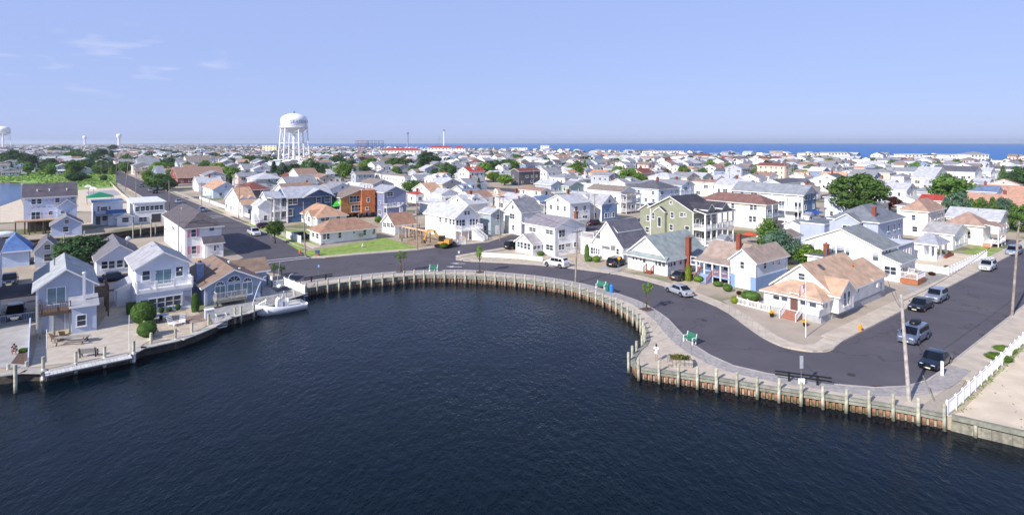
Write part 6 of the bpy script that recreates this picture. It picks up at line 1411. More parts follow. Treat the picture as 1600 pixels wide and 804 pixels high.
# ---- water towers
def water_tower(label, px, yb, ytop, wpx, cap=False, text=None, legs=6):
    P = at(px, yb); Y = P.y; s = Y/F; H = HC-(ytop-HZ)*s; R = wpx*s/2; root = thing('water_tower', label, 'water tower', P, 0, 'water towers'); m = mat('tower_white', '#eef0f2', .4, var=.015)
    if cap:       # pedestal type
        b = MB(); b.lathe((0,0,0), [(R*.62,0),(R*.5,H*.2),(R*.5,H*.66),(R*.95,H*.76),(R,H*.84),(R*.97,H*.94),(R*.6,H*.985),(.1,H)], 20); b.build('tank', m, root, smooth=True); return
    zr = H-22.3*s*wpx/40; zb = zr-9*s*wpx/40
    b = MB(); pr = []
    for i in range(8): t = i/7*PI/2; pr.append((max(.15, R*.93*math.sin(t)), zr-(zr-zb)*math.cos(t)))
    b.lathe((0,0,0), pr, 32); b.build('bowl', m, root, smooth=True)
    b = MB(); z1 = zr+(H-zr)*.52; pr = [(R*.93,zr)]+[(R*.985,zr+.3),(R,z1)]
    for i in range(1, 9): t = i/8*PI/2; pr.append((max(.1, R*math.cos(t)), z1+(H-z1)*math.sin(t)))
    b.lathe((0,0,0), pr, 40); b.build('tank', m, root, smooth=True)
    b = MB(); n = 32; b.lathe((0,0,zr-.25), [(R*.9,0),(R*1.07,0),(R*1.07,.35),(R*.9,.35)], n)
    for i in range(n): a = 2*PI*i/n; q = 2*PI*(i+1)/n; p1 = Vector((R*1.06*math.cos(a),R*1.06*math.sin(a),zr+1.3)); p2 = Vector((R*1.06*math.cos(q),R*1.06*math.sin(q),zr+1.3)); b.tube(p1,p2,.08,.08,4); b.tube(p1-ZZ*1.3,p1,.06,.06,4)
    b.build('walkway', m, root)
    b = MB(); b.tube((0,0,0),(0,0,zb+1), R*.115, R*.115, 14); b.build('riser', m, root)
    Rb = R*1.22
    for i in range(legs):
        a = 2*PI*i/legs+.18; p = Vector((Rb*math.cos(a),Rb*math.sin(a),0)); q = Vector((R*.97*math.cos(a),R*.97*math.sin(a),zr-.2)); b = MB(); b.tube(p,q,R*.055,R*.05,10); b.box(p.x-1,p.y-1,-.2,p.x+1,p.y+1,.3); b.build('leg', m, root)
        a2 = a+2*PI/legs; p2 = Vector((Rb*math.cos(a2),Rb*math.sin(a2),0)); q2 = Vector((R*.97*math.cos(a2),R*.97*math.sin(a2),zr-.2))
        for k in (.22, .62): b = MB(); b.tube(p.lerp(q,k),p2.lerp(q2,k),R*.03,R*.03,6); b.build('strut', m, root)
        b = MB()
        for k0, k1 in ((0,.22),(.22,.62),(.62,.97)): b.tube(p.lerp(q,k0),p2.lerp(q2,k1),.09,.09,4); b.tube(p2.lerp(q2,k0),p.lerp(q,k1),.09,.09,4)
        b.build('tie_rod', m, root)
    b = MB(); b.lathe((0,0,H-.1), [(.9,0),(.9,1.1),(.5,1.5)], 10); b.tube((.6,.6,H),(.6,.6,H+2.2),.1,.1,5); b.build('finial', METAL, root)
    if text:
        cu = D.curves.new('lettering', 'FONT') if hasattr(D.curves, 'new') and False else None
        c = D.curves.new(name='lettering', type='FONT'); c.body = text; c.size = 3.4; c.align_x = 'CENTER'; c.extrude = .02; c.offset = .0; c.space_character = 1.12
        to = D.objects.new('lettering', c); COL.objects.link(to); bpy.context.view_layer.update()
        me = D.meshes.new_from_object(to.evaluated_get(bpy.context.evaluated_depsgraph_get())); D.objects.remove(to)
        b2 = bmesh.new(); b2.from_mesh(me); bmesh.ops.triangulate(b2, faces=b2.faces); bmesh.ops.subdivide_edges(b2, edges=[e for e in b2.edges if e.calc_length() > .9], cuts=1); 
        ang0 = math.radians(-16)
        for v in b2.verts:
            t = ang0+v.co.x*1.12/R; rr = R*1.0+.12+v.co.z; v.co = Vector((rr*math.cos(t), rr*math.sin(t), zr+3.4+v.co.y*1.15))
        b2.to_mesh(me); b2.free(); me.materials.clear(); me.materials.append(mat('lettering_blue', '#5f7fc0', .6, var=0)); link('lettering', me, root)
water_tower('tall white water tower on legs lettered SEASIDE PARK', 459.5, 263, 177, 40, text='SEASIDE PARK')
water_tower('water tower on legs cut off by the left edge', 4.5, 234, 197, 19)
water_tower('nearer of the two distant white pedestal water towers, right one', 186, 229, 209, 7.6, True)
water_tower('farther small white pedestal water tower, left one', 132.5, 228, 212, 5.6, True)
# ------------------------------------------------------------------ trees and shrubs one can tell apart
def bush(label, px, yb, wpx, ytop, leaf='mid', kind='ball', group='shrubs in the yards'):
    return tree(px, yb, wpx, ytop, kind, leaf, label, 0., 'shrub', 'shrub', group, 'shrub')
tree(127, 416, 74, 368, 'round', 'dark', 'dark spreading tree between the small cottages at left', .12)
tree(430, 380, 29, 344, 'round', 'mid', 'loose street tree beside the white pickup', .35)
tree(428, 431, 14, 411, 'young', 'mid', 'left of two small trees inside the white fence by the boat', .35); tree(440, 430, 14, 412, 'young', 'mid', 'right of two small trees inside the white fence by the boat', .35)
for lb, x, yb, w, yt in (('young staked tree on the promenade right of the green and blue bins', 1010.6, 484.3, 21, 440), ('young staked tree on the promenade in front of the lawn', 626.5, 425, 19, 391), ('young staked tree on the promenade beside the road arrows', 749.5, 426, 16, 384)):
    t = tree(x, yb, w, yt, 'young', 'bright', lb, .55); P = at(x, yb); b = MB(); b.box(-.8,-.8,0,.8,.8,.005); b.build('soil_pit', mat('dark_soil', '#5a4a40', .95, var=.2), t, (0,0,.13))
    for d in (U*.7, U*-.7):
        b = MB(); b.tube((0,0,0),(0,0,1.5),.03,.03,5); b.build('stake', WOODB, t, (t.matrix_basis.to_3x3().inverted() @ d))
bush('large round clipped bush beside the white fence, bigger of the two', 224, 506, 36, 470, 'mid'); bush('small round clipped bush at the water end of the hedge', 229.5, 526, 28, 501, 'mid')
tree(208, 489, 17, 473, 'hedge', 'mid', 'clipped box hedge along the white fence behind the round bushes', 0., 'hedge', 'hedge', None); 
tree(305, 487, 12, 457, 'column', 'mid', 'tall clipped columnar bush at the corner of the balcony house', 0., 'shrub', 'shrub', None)
for lb, x in (('left of three small bushes under the five windows', 252), ('middle of three small bushes under the five windows', 264), ('right of three small bushes under the five windows, the tallest', 278)): bush(lb, x, 489 if x < 260 else 488-(x-260)*.2, 8, 479 if x < 270 else 474, 'dark')
tree(917, 408, 8, 381, 'column', 'mid', 'slim conifer at the corner of the steep roofed white house', 0., 'shrub', 'shrub', None); bush('low bush at the foot of the slim conifer', 920, 408, 12, 400); bush('rounded bush left of the black car in the driveway', 932, 409, 13, 399, 'bright')
tree(1075.5, 439, 10, 414, 'column', 'yellow', 'yellow green columnar bush beside the blue stairs', 0., 'shrub', 'shrub', None)
bush('low clipped bush left of the blue stairs', 1091, 440, 16, 430, 'bright'); bush('clipped bush right of the blue stairs', 1122, 447, 16, 439); bush('longer clipped bush under the blue house windows', 1137, 455, 15, 443, 'mid')
bush('yellow green bush at the end of the low white fence', 1148, 474, 13, 462, 'yellow'); bush('wide green bush inside the low white fence', 1173, 469, 30, 454, 'mid'); bush('red flowering bush beside the garage door', 1155, 460, 9, 454, 'copper')
tree(1200, 396, 36, 340, 'round', 'mid', 'narrower evergreen behind the raised pale blue house', .06); tree(1222, 412, 58, 360, 'round', 'blue', 'broad blue green spruce behind the raised pale blue house', .06); tree(1270, 420, 54, 383, 'round', 'bright', 'bright green bushy tree between the cream house and the spruce', .1)
tree(1340, 344, 80, 268, 'spread', 'mid', 'big dark spreading pine above the grey blue house', .18); tree(1386, 331, 46, 306, 'round', 'copper', 'copper red tree at the foot of the big dark pine', .15)
tree(1489, 322, 64, 272, 'round', 'mid', 'big rounded green tree in front of the long slate roofed house', .15)
for i, (x, yb, w, yt, lf) in enumerate(((1478,346,30,306,'blue'), (1498,348,34,300,'blue'), (1518,346,28,308,'mid'), (1536,346,26,309,'mid'), (1551,350,32,306,'mid'), (1568,350,30,309,'blue'), (1584,356,34,316,'mid'), (1598,362,34,320,'mid'))):
    tree(x, yb, w, yt, 'round' if i % 2 else 'conifer', lf, None, .05, look='evergreen', group='row of evergreens at the right')
tree(1593, 300, 34, 259, 'round', 'dark', 'dark green tree at the right edge above the pinkish houses', .15); tree(1599, 292, 20, 274, 'round', 'mid', None, .15)
TL = [(428,284,26,250,'conifer','dark'),(444,284,24,254,'round','blue'),(460,284,22,255,'round','dark'),(474,284,24,250,'conifer','mid'),(489,285,26,251,'round','dark'),(504,288,24,256,'conifer','dark'),(535,285,32,254,'round','bright'),(528,262,30,243,'round','dark'),
  (367,290,34,261,'round','mid'),(420,296,26,283,'round','bright'),(246,297,40,271,'round','mid'),(262,299,28,278,'round','dark'),(232,290,20,265,'round','bright'),(264,268,28,246,'round','dark'),(303,270,38,259,'round','dark'),(389,262,24,244,'round','mid'),
  (669,268,38,237,'round','dark'),(620,270,38,246,'round','mid'),(650,276,24,258,'round','mid'),(674,276,22,260,'round','bright'),(645,302,34,281,'round','mid'),(579,262,26,246,'round','mid'),(570,268,22,250,'round','bright'),(789,290,26,272,'round','bright'),(771,284,22,268,'round','bright'),(756,280,20,266,'round','mid'),
  (748,308,15,276,'conifer','dark'),(737,284,14,270,'round','mid'),(772,268,20,254,'round','dark'),(790,262,22,249,'round','dark'),(808,258,22,241,'round','mid'),(826,286,22,276,'round','mid'),(838,264,18,252,'round','mid'),(852,265,18,252,'round','mid'),(866,264,18,253,'round','mid'),(880,264,18,254,'round','dark'),
  (873,312,20,303,'bush','yellow'),(985,297,38,263,'round','bright'),(1000,290,22,270,'round','bright'),(1114,268,26,255,'round','mid'),(1272,275,34,257,'round','mid'),(1292,264,24,253,'round','mid'),(1325,264,22,254,'round','mid'),(1244,273,16,262,'round','mid'),(1260,280,20,266,'round','bright'),
  (21,262,32,234,'round','dark'),(44,266,26,240,'round','dark'),(78,262,20,247,'round','dark'),(36,267,30,252,'round','mid'),(112,254,26,237,'round','mid'),(157,252,24,232,'round','dark'),(174,254,18,234,'conifer','dark'),(85,240,20,230,'round','mid'),(8,262,24,240,'round','mid'),(176,238,14,226,'round','dark'),(196,262,18,240,'round','mid'),
  (119,284,30,268,'bush','dark'),(162,283,10,273,'bush','dark'),(133,281,18,273,'bush','mid'),(618,352,14,342,'bush','mid'),(1196,352,24,342,'round','mid'),(591,348,12,338,'bush','bright'),(480,270,18,252,'round','mid'),(905,300,14,293,'bush','mid'),(1320,330,20,318,'bush','mid'),(1552,320,22,300,'round','mid'),(1180,276,18,262,'round','mid'),(880,330,14,322,'bush','mid'),(906,346,15,336,'bush','mid'),(876,339,18,330,'round','mid')]
for x in range(70, 172, 9): TL.append((x+RND.uniform(-2,2), 267, 15, 253+RND.uniform(-2,3), 'bush', RND.choice(('dark','mid','dark'))))
for x, yb, w, yt, k, lf in TL: tree(x, yb, w, yt, k, lf, None, .14 if k == 'round' else .05, look={'conifer': 'evergreen', 'bush': 'low bush'}.get(k, 'leafy tree'), cat='tree')
for lb, x, yb, w, yt, lf in (('larger dark green ground bush beside the long white fence', 1560, 562, 34, 546, 'mid'), ('smaller green bush at the far end of the long white fence bed', 1570, 548, 30, 535, 'bright')): bush(lb, x, yb, w, yt+6, 'bright', 'bush')
for lb, x, yb, w, yt, lf in (('reddish low bush near the white mail post', 1426, 428, 14, 420, 'copper'), ('pale green tuft in the gravel yard', 1431, 434, 12, 425, 'yellow'), ('dark low bush in the gravel yard, upper one', 1462, 424, 10, 419, 'dark'), ('dark low bush in the gravel yard, middle one', 1456, 430, 10, 424, 'copper'), ('small bush at the corner of the slatted white fence', 1479, 421, 8, 414, 'mid'), ('low bush at the white island wall', 845, 399, 13, 392, 'mid'), ('green weeds beside the excavator', 694, 388, 14, 379, 'mid')): bush(lb, x, yb, w, yt, lf)
# yellow flower bed
P = at(1478, 404); root = thing('flower_bed', 'raised bed of yellow flowers beside the white gazebo porch', 'flower bed', P, GA); b = MB(); b.box(0,0,0,5,2,.5); b.build('bed_wall', BRICK, root); f = MB(); fy = MB(); r_ = random.Random(3)
for i in range(320):
    c = Vector((r_.uniform(.1,4.9), r_.uniform(.1,1.9), .5+r_.uniform(.05,.5))); d = Vector((r_.uniform(-1,1),r_.uniform(-1,1),r_.uniform(0,1))).normalized()*.14; e = d.cross(ZZ).normalized()*.1
    (fy if r_.random() < .45 and c.z > .65 else f).add([c-d, c+e, c+d, c-e], [(0,1,2,3)])
f.build('foliage', LEAF['mid'], root); fy.build('flowers', mat('flower_yellow', '#e6b02e', .6, var=.1), root)
# procedural trees among the far streets: nearer ones singly, the rest as one mass
tr = random.Random(8); spots = []
for i in range(13000):
    u = tr.uniform(-420, 730); v = tr.uniform(60, 3300); P = guv(u, v)
    if P.y < 330 or u < 44 and v < 470 or P.y > 3400: continue
    px, py = proj(P)
    if not -20 < px < 1620: continue
    if px > 900 and tr.random() < .65: continue
    if 430 < px <= 900 and tr.random() < .35: continue
    if not clear(u-2.5, v-2.5, u+2.5, v+2.5, 0): continue
    spots.append((P.y, P))
spots.sort(key=lambda q: q[0]); ft = MB(); nt = 0
for Y, P in spots:
    w = tr.uniform(6, 11); H = tr.uniform(5, 9.5)
    if nt < 165: tree_m(P, w, H, tr.choice(('round','round','conifer')), tr.choice(('mid','dark','mid','bright')), None, .14, look='leafy tree'); nt += 1
    else:
        for j in range(46):
            d = Vector((tr.gauss(0,1),tr.gauss(0,1),tr.gauss(0,1))).normalized()*tr.uniform(.6,1); c = Vector((P.x+d.x*w/2, P.y+d.y*w/2, H*.55+d.z*H*.42)); a = Vector((tr.uniform(-1,1),tr.uniform(-1,1),tr.uniform(-.3,1))).normalized(); e = a.cross(d).normalized(); s = w*.13
            ft.add([c-a*s, c+e*s, c+a*s, c-e*s], [(0,1,2,3)])
tag(ft.build('distant_trees', LEAF['dark']), 'distant dark green treetops among the far houses', 'trees', None, 'stuff')
# tall grass of the marsh
gm = MB()
for i in range(13000):
    px, py = tr.uniform(0, 180), 264+27*tr.random()**.8
    if px < 62 and py > 283: continue
    if px > 150 and py < 268: continue
    P = at(px, py); h = tr.uniform(.3, .75); a = tr.uniform(0, PI); d = Vector((math.cos(a), math.sin(a), 0))*tr.uniform(.5, 1.2)
    gm.add([P-d, P+d, P+d*.6+ZZ*h, P-d*.7+ZZ*h], [(0,1,2,3)])
tag(gm.build('marsh_reeds', mat('reeds', '#96b45c', .9, kind='world', var=.25, scale=.08, col2='#76964c')), 'tall green reeds covering the marsh by the bay', 'reeds', None, 'stuff')

wd = MB()
for i in range(900):
    q = tr.random()
    if q < .02: P = at(tr.uniform(1500,1600), tr.uniform(590,675))
    elif q < .6: P = guv(tr.uniform(58,100), 14.2+tr.gauss(0,.25))
    elif q < .8: P = at(tr.uniform(745,900), tr.uniform(400,412))
    else: P = at(tr.uniform(636,720), tr.uniform(366,388))
    u_, v_ = touv(P)
    if q < .02 and v_ > 13.7: continue
    for j in range(3):
        a = tr.uniform(0, 6.28); d = Vector((math.cos(a), math.sin(a), 0)); h = tr.uniform(.06,.2); wd.add([P-d*.05, P+d*.05, P+d*.1+ZZ*h], [(0,1,2)])
tag(wd.build('weeds', LEAF['bright']), 'sparse green weeds on the sand and gravel', 'weeds', None, 'stuff')
# ------------------------------------------------------------------ vehicles
aU = GA; aV = GA+PI/2
def car(label, px, py, ang, kind, col, **k): return vehicle(label, 'car', at(px, py), ang, kind, col, **k)
car('dark navy sedan nearest the camera on the right street', 1461, 570, aU+PI, 'sedan', '#131c2e')
car('grey blue family van with a black roof box', 1427, 531, aU+PI, 'van', '#6d7a92', roofbox=True)
car('small black sedan parked behind the grey van', 1438, 482, aU+PI, 'sedan', '#15161b')
car('silver estate car parked nose to tail with the black sedan', 1463, 469, aU+PI, 'suv', '#8f97a8')
car('white estate car with surfboards on its roof', 1543, 421, aU+PI, 'suv', '#d7dade', boards=True)
car('silver blue van at the far right edge of the street', 1584, 397, aU+PI, 'van', '#8fa2ba')
def ang_px(a, b_): d = at(*b_)-at(*a); return math.atan2(d.y, d.x)
car('silver sedan parked at the kerb by the blue stairs', 1061, 459, ang_px((1088,466),(1035,446)), 'sedan', '#b3b9c4')
car('white sport utility car on the road in front of the white island house', 869, 416, ang_px((890,420),(848,413)), 'suv', '#e9eaec')
car('black sport utility car in the driveway of the white cottage', 963, 415, aU+.25, 'suv', '#14151a')
car('black car half hidden behind the small sunroom', 804, 388, aU, 'suv', '#121318')
car('white sedan under the stairs house', 740, 369, aV+PI, 'sedan', '#e8eaec')
car('white pickup truck parked by the loose street tree', 397, 367, aV+PI, 'pickup', '#e6e7ea')
car('dark red car in front of the navy house', 414, 356, aU, 'hatch', '#4a1c26'); car('dark blue car beside the white lawn house', 471, 373, aU, 'suv', '#28365c')
car('silver blue car parked by the picket fence of the left street', 315, 330, aV, 'sedan', '#6d7fa0'); car('silver car further up the left street', 278, 317, aV, 'sedan', '#aab2be')
car('black car in a pair on the left street', 242, 302, aV, 'suv', '#1c1f2a'); car('silver car in a pair on the left street', 235, 299, aV, 'sedan', '#a9b0bb'); car('grey car above the pair on the left street', 221, 292, aV, 'sedan', '#777f92'); car('farthest pale car on the left street', 176, 271, aV, 'sedan', '#c4c8d0')
car('dark blue sedan parked behind the balcony house', 180, 438, aU, 'sedan', '#18243c'); car('dark sport utility car parked beside the deck house', 24, 497, aV+PI, 'suv', '#141d30'); car('black pickup truck in the shade at the left edge', 15, 444, aV+PI, 'pickup', '#141a28')
car('dark car tucked behind the brick chimney cottage', 1066, 436, aU, 'sedan', '#3d4048')
for x, y, c, k in ((1419,307,'#5a1f2c','sedan'), (1429,307,'#16181e','suv'), (1441,305,'#8d97a8','van'), (1418,286,'#23262e','sedan'), (1523,310,'#e4e6e8','sedan'), (1105,283,'#8792a6','sedan'), (1345,273,'#20242c','suv'), (1408,287,'#30343c','sedan')): vehicle(None, 'car', at(x, y), aU, k, c)

cr = random.Random(14)
for k, v_ in ((1, MIDV0+1.2), (1, MIDV1-1.2), (2, 177.0), (2, 184.0), (3, 254.0), (3, 262.0), (4, 332.), (4, 340.)):
    for i in range(7):
        u = cr.uniform(85 if k == 1 else 60, 420); 
        if min(abs(u-s) for s in (165,290,415)) < 9: continue
        P = guv(u, v_); x, y = proj(P)
        if 20 < x < 1580: vehicle(None, 'car', P, aU+(PI if cr.random() < .5 else 0), cr.choice(('sedan','suv','suv','hatch','van','pickup')), cr.choice(('#e4e6e8','#1a1c22','#8d97a8','#5a1f2c','#b9bdc4','#2c3c5c','#474b52')))
# ------------------------------------------------------------------ poles and wires
T1_ = pole('leaning pale utility pole nearest the water at right', 1421, 628, 1408, 460, .17, m=mat('pole_pale', '#b5aea8', .9, var=.15, scale=2, bump=.2)); T2_ = pole('brown utility pole at the right edge with wires', 1581, 494, 1592, 345, .16, 1)
T3_ = pole('brown utility pole standing on the promenade by the green bench', 899, 442, 902, 357, .14, 1); T4_ = pole('utility pole with transformer by the bare plot', 652, 390, 651, 315, .14, 1, True); T5_ = pole('utility pole on the mid street corner', 781, 376, 781, 304, .13, 1)
T6_ = pole('grey pole at the corner of the lawn', 477, 400, 474, 315, .14, 1); T7_ = pole('utility pole in front of the navy house', 424, 372, 425, 308, .14, 1); T8_ = pole('utility pole by the tan cottage on the left street', 373, 345, 374, 286, .14, 1); T9_ = pole('utility pole by the picket fence garden', 315, 326, 315, 285, .13, 1); T10 = pole('dark utility pole right of the white canal house', 265, 339, 264, 282, .14, 1)
pole('slim grey lamp pole in front of the pink shuttered house', 279.5, 405, 279, 324, .11, 0, False, True, 'street_lamp', 'street lamp', METAL, None); pole('short grey pipe pole beside the lamp pole', 283, 405, 283, 380, .1, 0, False, False, 'service_pole', 'pole', METAL, None)
T11 = pole('pale pole left side of the left street, nearest', 212, 311, 213, 267, .14, 1); T12 = pole('leaning pale pole on the left street beside the court', 195, 300, 202, 240, .14); T13 = pole('pale pole on the left street at the marsh corner', 181, 291, 182, 256, .14, 1); T14 = pole('tall thin pole behind the left street poles', 202, 259, 202, 226, .13, 1)
for x, y0, y1 in ((150,269,251),(158,275,253),(170,280,257),(54,262,229),(929,350,302),(1065,345,296),(745,330,270),(786,350,305),(1390,284,237),(1404,262,237),(1182,300,262),(1018,290,246),(632,282,254),(693,262,232),(834,300,262),(870,290,250),(960,302,262),(1240,300,254),(1140,300,262),(533,290,266),(592,296,262),(335,268,226),(497,254,232),(1100,330,280),(560,270,240),(1470,380,330),(725,300,252),(810,310,277),(1226,300,252),(1300,280,240)): pole(None, x, y0, x, y1, .14, 1)
wire('wire from the lawn corner pole to the bare plot pole', T6_, T4_, .8); wire('wire from the bare plot pole to the mid street pole', T4_, T5_, .6); wire('wire along the left street, first span past the lawn pole', T6_, T7_, .5); wire('wire along the left street in front of the navy house', T7_, T8_, .5); wire('wire along the left street past the tan cottage', T8_, T9_, .5); wire('wire from the picket fence pole to the canal house pole', T9_, T10, .5); wire('wire across from the canal house pole up the street', T10, T11, .6); wire('wire between the pale poles at the court', T11, T13, .6)
wire('wire from the leaning pole to the right edge pole', T1_-ZZ*.6, T2_, .9); wire('wire from the promenade pole to the mid street pole', T3_, T5_, .8); wire('upper wire in front of the pink shuttered house', at(279.5,405)+ZZ*7, at(477,400)+ZZ*8, .7); wire('lower wire in front of the pink shuttered house', at(279.5,405)+ZZ*6, at(477,400)+ZZ*7, .8); wire('wire from the leaning pole towards the flagpole bungalow', T1_-ZZ*1.2, at(1382,463)+ZZ*4, .6)

# ------------------------------------------------------------------ promenade furniture
DECKZ = ZZ*.125
bench('green slatted bench at the roadside bend of the promenade', at(1076,537)+DECKZ, math.radians(-62)); bench('green slatted bench beside the two bins', at(938,452)+DECKZ, math.radians(-32)); bench('green bench backing onto the road by the arrows', at(677,425)+DECKZ, math.radians(0))
barrel('dark green litter barrel beside the bench', at(949.5,456)+DECKZ, '#1f6a5e'); barrel('blue litter barrel beside the bench', at(955.5,458)+DECKZ, '#2f77c8')
P = at(1062,571)+DECKZ; root = thing('stone_planter', 'square stone planter with low plants beside the walking person', 'planter', P, math.radians(-8)); r_ = random.Random(4); STN = mat('planter_stone', '#a29b93', .9, kind='piece', var=.2, scale=4, bump=.4)
W2, D2 = 2.3, 1.5
for lv_ in range(3):
    z0 = lv_*.22
    for (x0,y0,dx,dy,n) in ((-W2/2,-D2/2,1,0,6),(-W2/2,D2/2-.25,1,0,6),(-W2/2,-D2/2+.26,0,1,3),(W2/2-.25,-D2/2+.26,0,1,3)):
        L = (W2 if dx else D2-.52)/n
        for i in range(n):
            b = MB(); g = .012; j = r_.uniform(-.015,.015)
            if dx: b.box(x0+i*L+g, y0+j, z0+g, x0+(i+1)*L-g, y0+.25+j, z0+.21)
            else: b.box(x0+j, y0+i*L+g, z0+g, x0+.25+j, y0+(i+1)*L-g, z0+.21)
            b.build('stone', STN, root)
b = MB(); b.box(-W2/2+.27,-D2/2+.27,0,W2/2-.27,D2/2-.27,.56); b.build('soil', MATS['dark_soil'], root)
f = MB(); fr_ = MB()
for i in range(420):
    c = Vector((r_.gauss(0,.42), r_.gauss(0,.25), .57)); c.x = max(-.8,min(.8,c.x)); c.y = max(-.42,min(.42,c.y)); h = r_.uniform(.12,.4); a = r_.uniform(0,6.28); d = Vector((math.cos(a),math.sin(a),0))*.05; e = Vector((math.cos(a*3),math.sin(a*3),0))*h*.6
    (fr_ if r_.random() < .22 else f).add([c-d, c+d, c+d+e+ZZ*h, c-d+e+ZZ*h*.8], [(0,1,2,3)])
f.build('leaves', LEAF['mid'], root); fr_.build('flowers', mat('flower_rust', '#a8644a', .7, var=.15), root)
person('person in white top and pale shorts walking on the promenade near the planter', at(1025.5,566)+DECKZ, math.radians(150), '#eef0f4', '#d9cfc4', '#2a2024')
person('person in dark blue crouching by the flower bed at the far left', at(23,553), math.radians(20), '#2a3350', '#23283c', '#2a2024', 'crouch')
def guardrail(label, pa, pb):
    a, c = at(*pa), at(*pb); d = c-a; L = d.length; root = thing('guard_rail', label, 'guard rail', a+DECKZ, math.atan2(d.y, d.x), 'black guard rails at the road ends'); n = max(2, round(L/2.0))
    for i in range(n): b = MB(); x = L*(i+.5)/n; b.box(x-.09,-.09,0,x+.09,.09,.86); b.build('post', BLACK, root)
    for z_ in (.42, .72): b = MB(); b.box(0,.1,z_-.07,L,.17,z_+.07); b.build('rail', BLACK, root)
guardrail('black guard rail by the sign at the right bend of the road', (1211,594), (1300,606)); guardrail('black guard rail at the fence corner left of the promenade', (475,443), (520,436))
P = at(1252,602)+DECKZ; root = thing('sign_post', 'grey sign on a post with a white box beside the right guard rail', 'sign', P); b = MB(); b.tube((0,0,0),(0,0,2.5),.035,.035,6); b.build('post', METAL, root); b = MB(); b.box(-.16,-.05,1.45,.16,-.035,2.6); b.build('panel', mat('sign_back', '#b9bec6', .4, .3), root); b = MB(); b.box(-.28,-.1,.05,.28,.0,.55); b.build('box', WHITEP, root)
for lb, x, y, a in (('rusty storm drain at the tip of the road island', 728, 407, 0), ('rusty storm drain at the kerb near the right guard rail', 1370, 605.5, 0), ('dark storm drain at the lawn kerb', 514, 403.6, .2)):
    P = at(x, y); root = thing('storm_drain', lb, 'storm drain', P, a, 'storm drains'); b = MB(); b.box(-.75,-.2,0,.75,.25,.12); b.build('casting', mat('rusty_iron', '#7a4a3c', .8, var=.2), root); b = MB()
    for i in range(7): b.box(-.66+i*.2,-.16,.12,-.54+i*.2,.2,.135)
    b.build('grate', BLACK, root)
for lb, x, y in (('round iron manhole cover in the right street', 1330, 585), ('round iron manhole cover in the front road', 1100, 500), ('round iron manhole cover by the road fork', 610, 412)):
    b = MB(); b.lathe((0,0,0),[(.38,.0),(.38,.012),(.3,.018)],18); o = b.build('manhole_cover', mat('iron_cover', '#45403f', .7, .3, var=.2), None, at(x,y)+ZZ*.004); tag(o, lb, 'manhole cover', 'manhole covers')
def signpost(label, px, yb, H, panel=None, col='#e7b32c', size=.6, diamond=False):
    P = at(px, yb); root = thing('sign_post', label, 'sign', P, 0, 'street signs'); b = MB(); b.tube((0,0,0),(0,0,H),.035,.035,6); b.build('post', METAL, root)
    b = MB(); s = size/2; z0 = H-s
    if diamond: b.add([(0,-.05,z0-s*1.3),(s*1.3,-.05,z0),(0,-.05,z0+s*1.3),(-s*1.3,-.05,z0),(0,-.03,z0-s*1.3),(s*1.3,-.03,z0),(0,-.03,z0+s*1.3),(-s*1.3,-.03,z0)], [(0,1,2,3),(7,6,5,4),(0,4,5,1),(1,5,6,2),(2,6,7,3),(3,7,4,0)])
    else: b.box(-s*.7,-.05,z0-s,s*.7,-.035,z0+s)
    b.build('panel', mat('sign_'+col.strip('#'), col, .5, var=.02), root)
signpost('yellow diamond warning sign in front of the black driveway car', 967, 428, 2.9, col='#e9a92a', size=.5, diamond=True); signpost('thin sign post at the tip of the road island', 717, 425, 3.6, col='#d5d8dc', size=.4); signpost('blue post sign behind the left guard rail', 498, 436, 2.3, col='#7fa6d8', size=.35); signpost('small yellow sign on the left street', 203, 303, 2.0, col='#e9b52a', size=.6, diamond=True); signpost('grey sign post on the island corner by the mid street', 720, 396, 3.4, col='#aab0b8', size=.5)
hydrant('orange fire hydrant on the pavement beside the flagpole bungalow', at(1344,518)+ZZ*.12); hydrant('orange fire hydrant on the grass strip by the left street', at(468.5,396)+ZZ*.05, '#e0742c')
P = at(1259,527)+ZZ*.06; root = thing('flagpole', 'white flagpole flying a small United States flag', 'flagpole', P); b = MB(); b.tube((0,0,0),(0,0,6.3),.055,.035,8); b.ell((0,0,6.38),(.09,.09,.09),8,6); b.build('pole', WHITEP, root)
fl = thing('flag', None, None, (0,0,0)); fl.parent = root; nx = 10; FR = mat('flag_red', '#b2243a', .7, var=.02); FW = mat('flag_white', '#e9e9ec', .7, var=.02); FB = mat('flag_blue', '#2a3566', .7, var=.02)
def flp(t, s): return (-.05-t*.75, -.12*math.sin(t*7)-.1*t, 6.1-s*.95-t*t*.75-.15*t)
for k in range(13):
    b = MB()
    for i in range(nx):
        t0, t1 = i/nx, (i+1)/nx
        if k < 7 and t1 <= .41: continue
        b.add([flp(t0,k/13),flp(t1,k/13),flp(t1,(k+1)/13),flp(t0,(k+1)/13)], [(0,1,2,3)])
    b.build('stripe', FR if k % 2 == 0 else FW, fl)
b = MB(); st = MB()
for i in range(4):
    t0, t1 = i/nx, (i+1)/nx; b.add([flp(t0,0),flp(t1,0),flp(t1,7/13),flp(t0,7/13)], [(0,1,2,3)])
for r_i in range(5):
    for c_i in range(6):
        p = Vector(flp(.03+.058*c_i, .05+.1*r_i)); st.add([p+Vector((-.016,-.006,-.02)),p+Vector((.016,-.006,-.02)),p+Vector((.016,-.006,.02)),p+Vector((-.016,-.006,.02))], [(0,1,2,3)])
b.build('canton', FB, fl); st.build('stars', FW, fl)
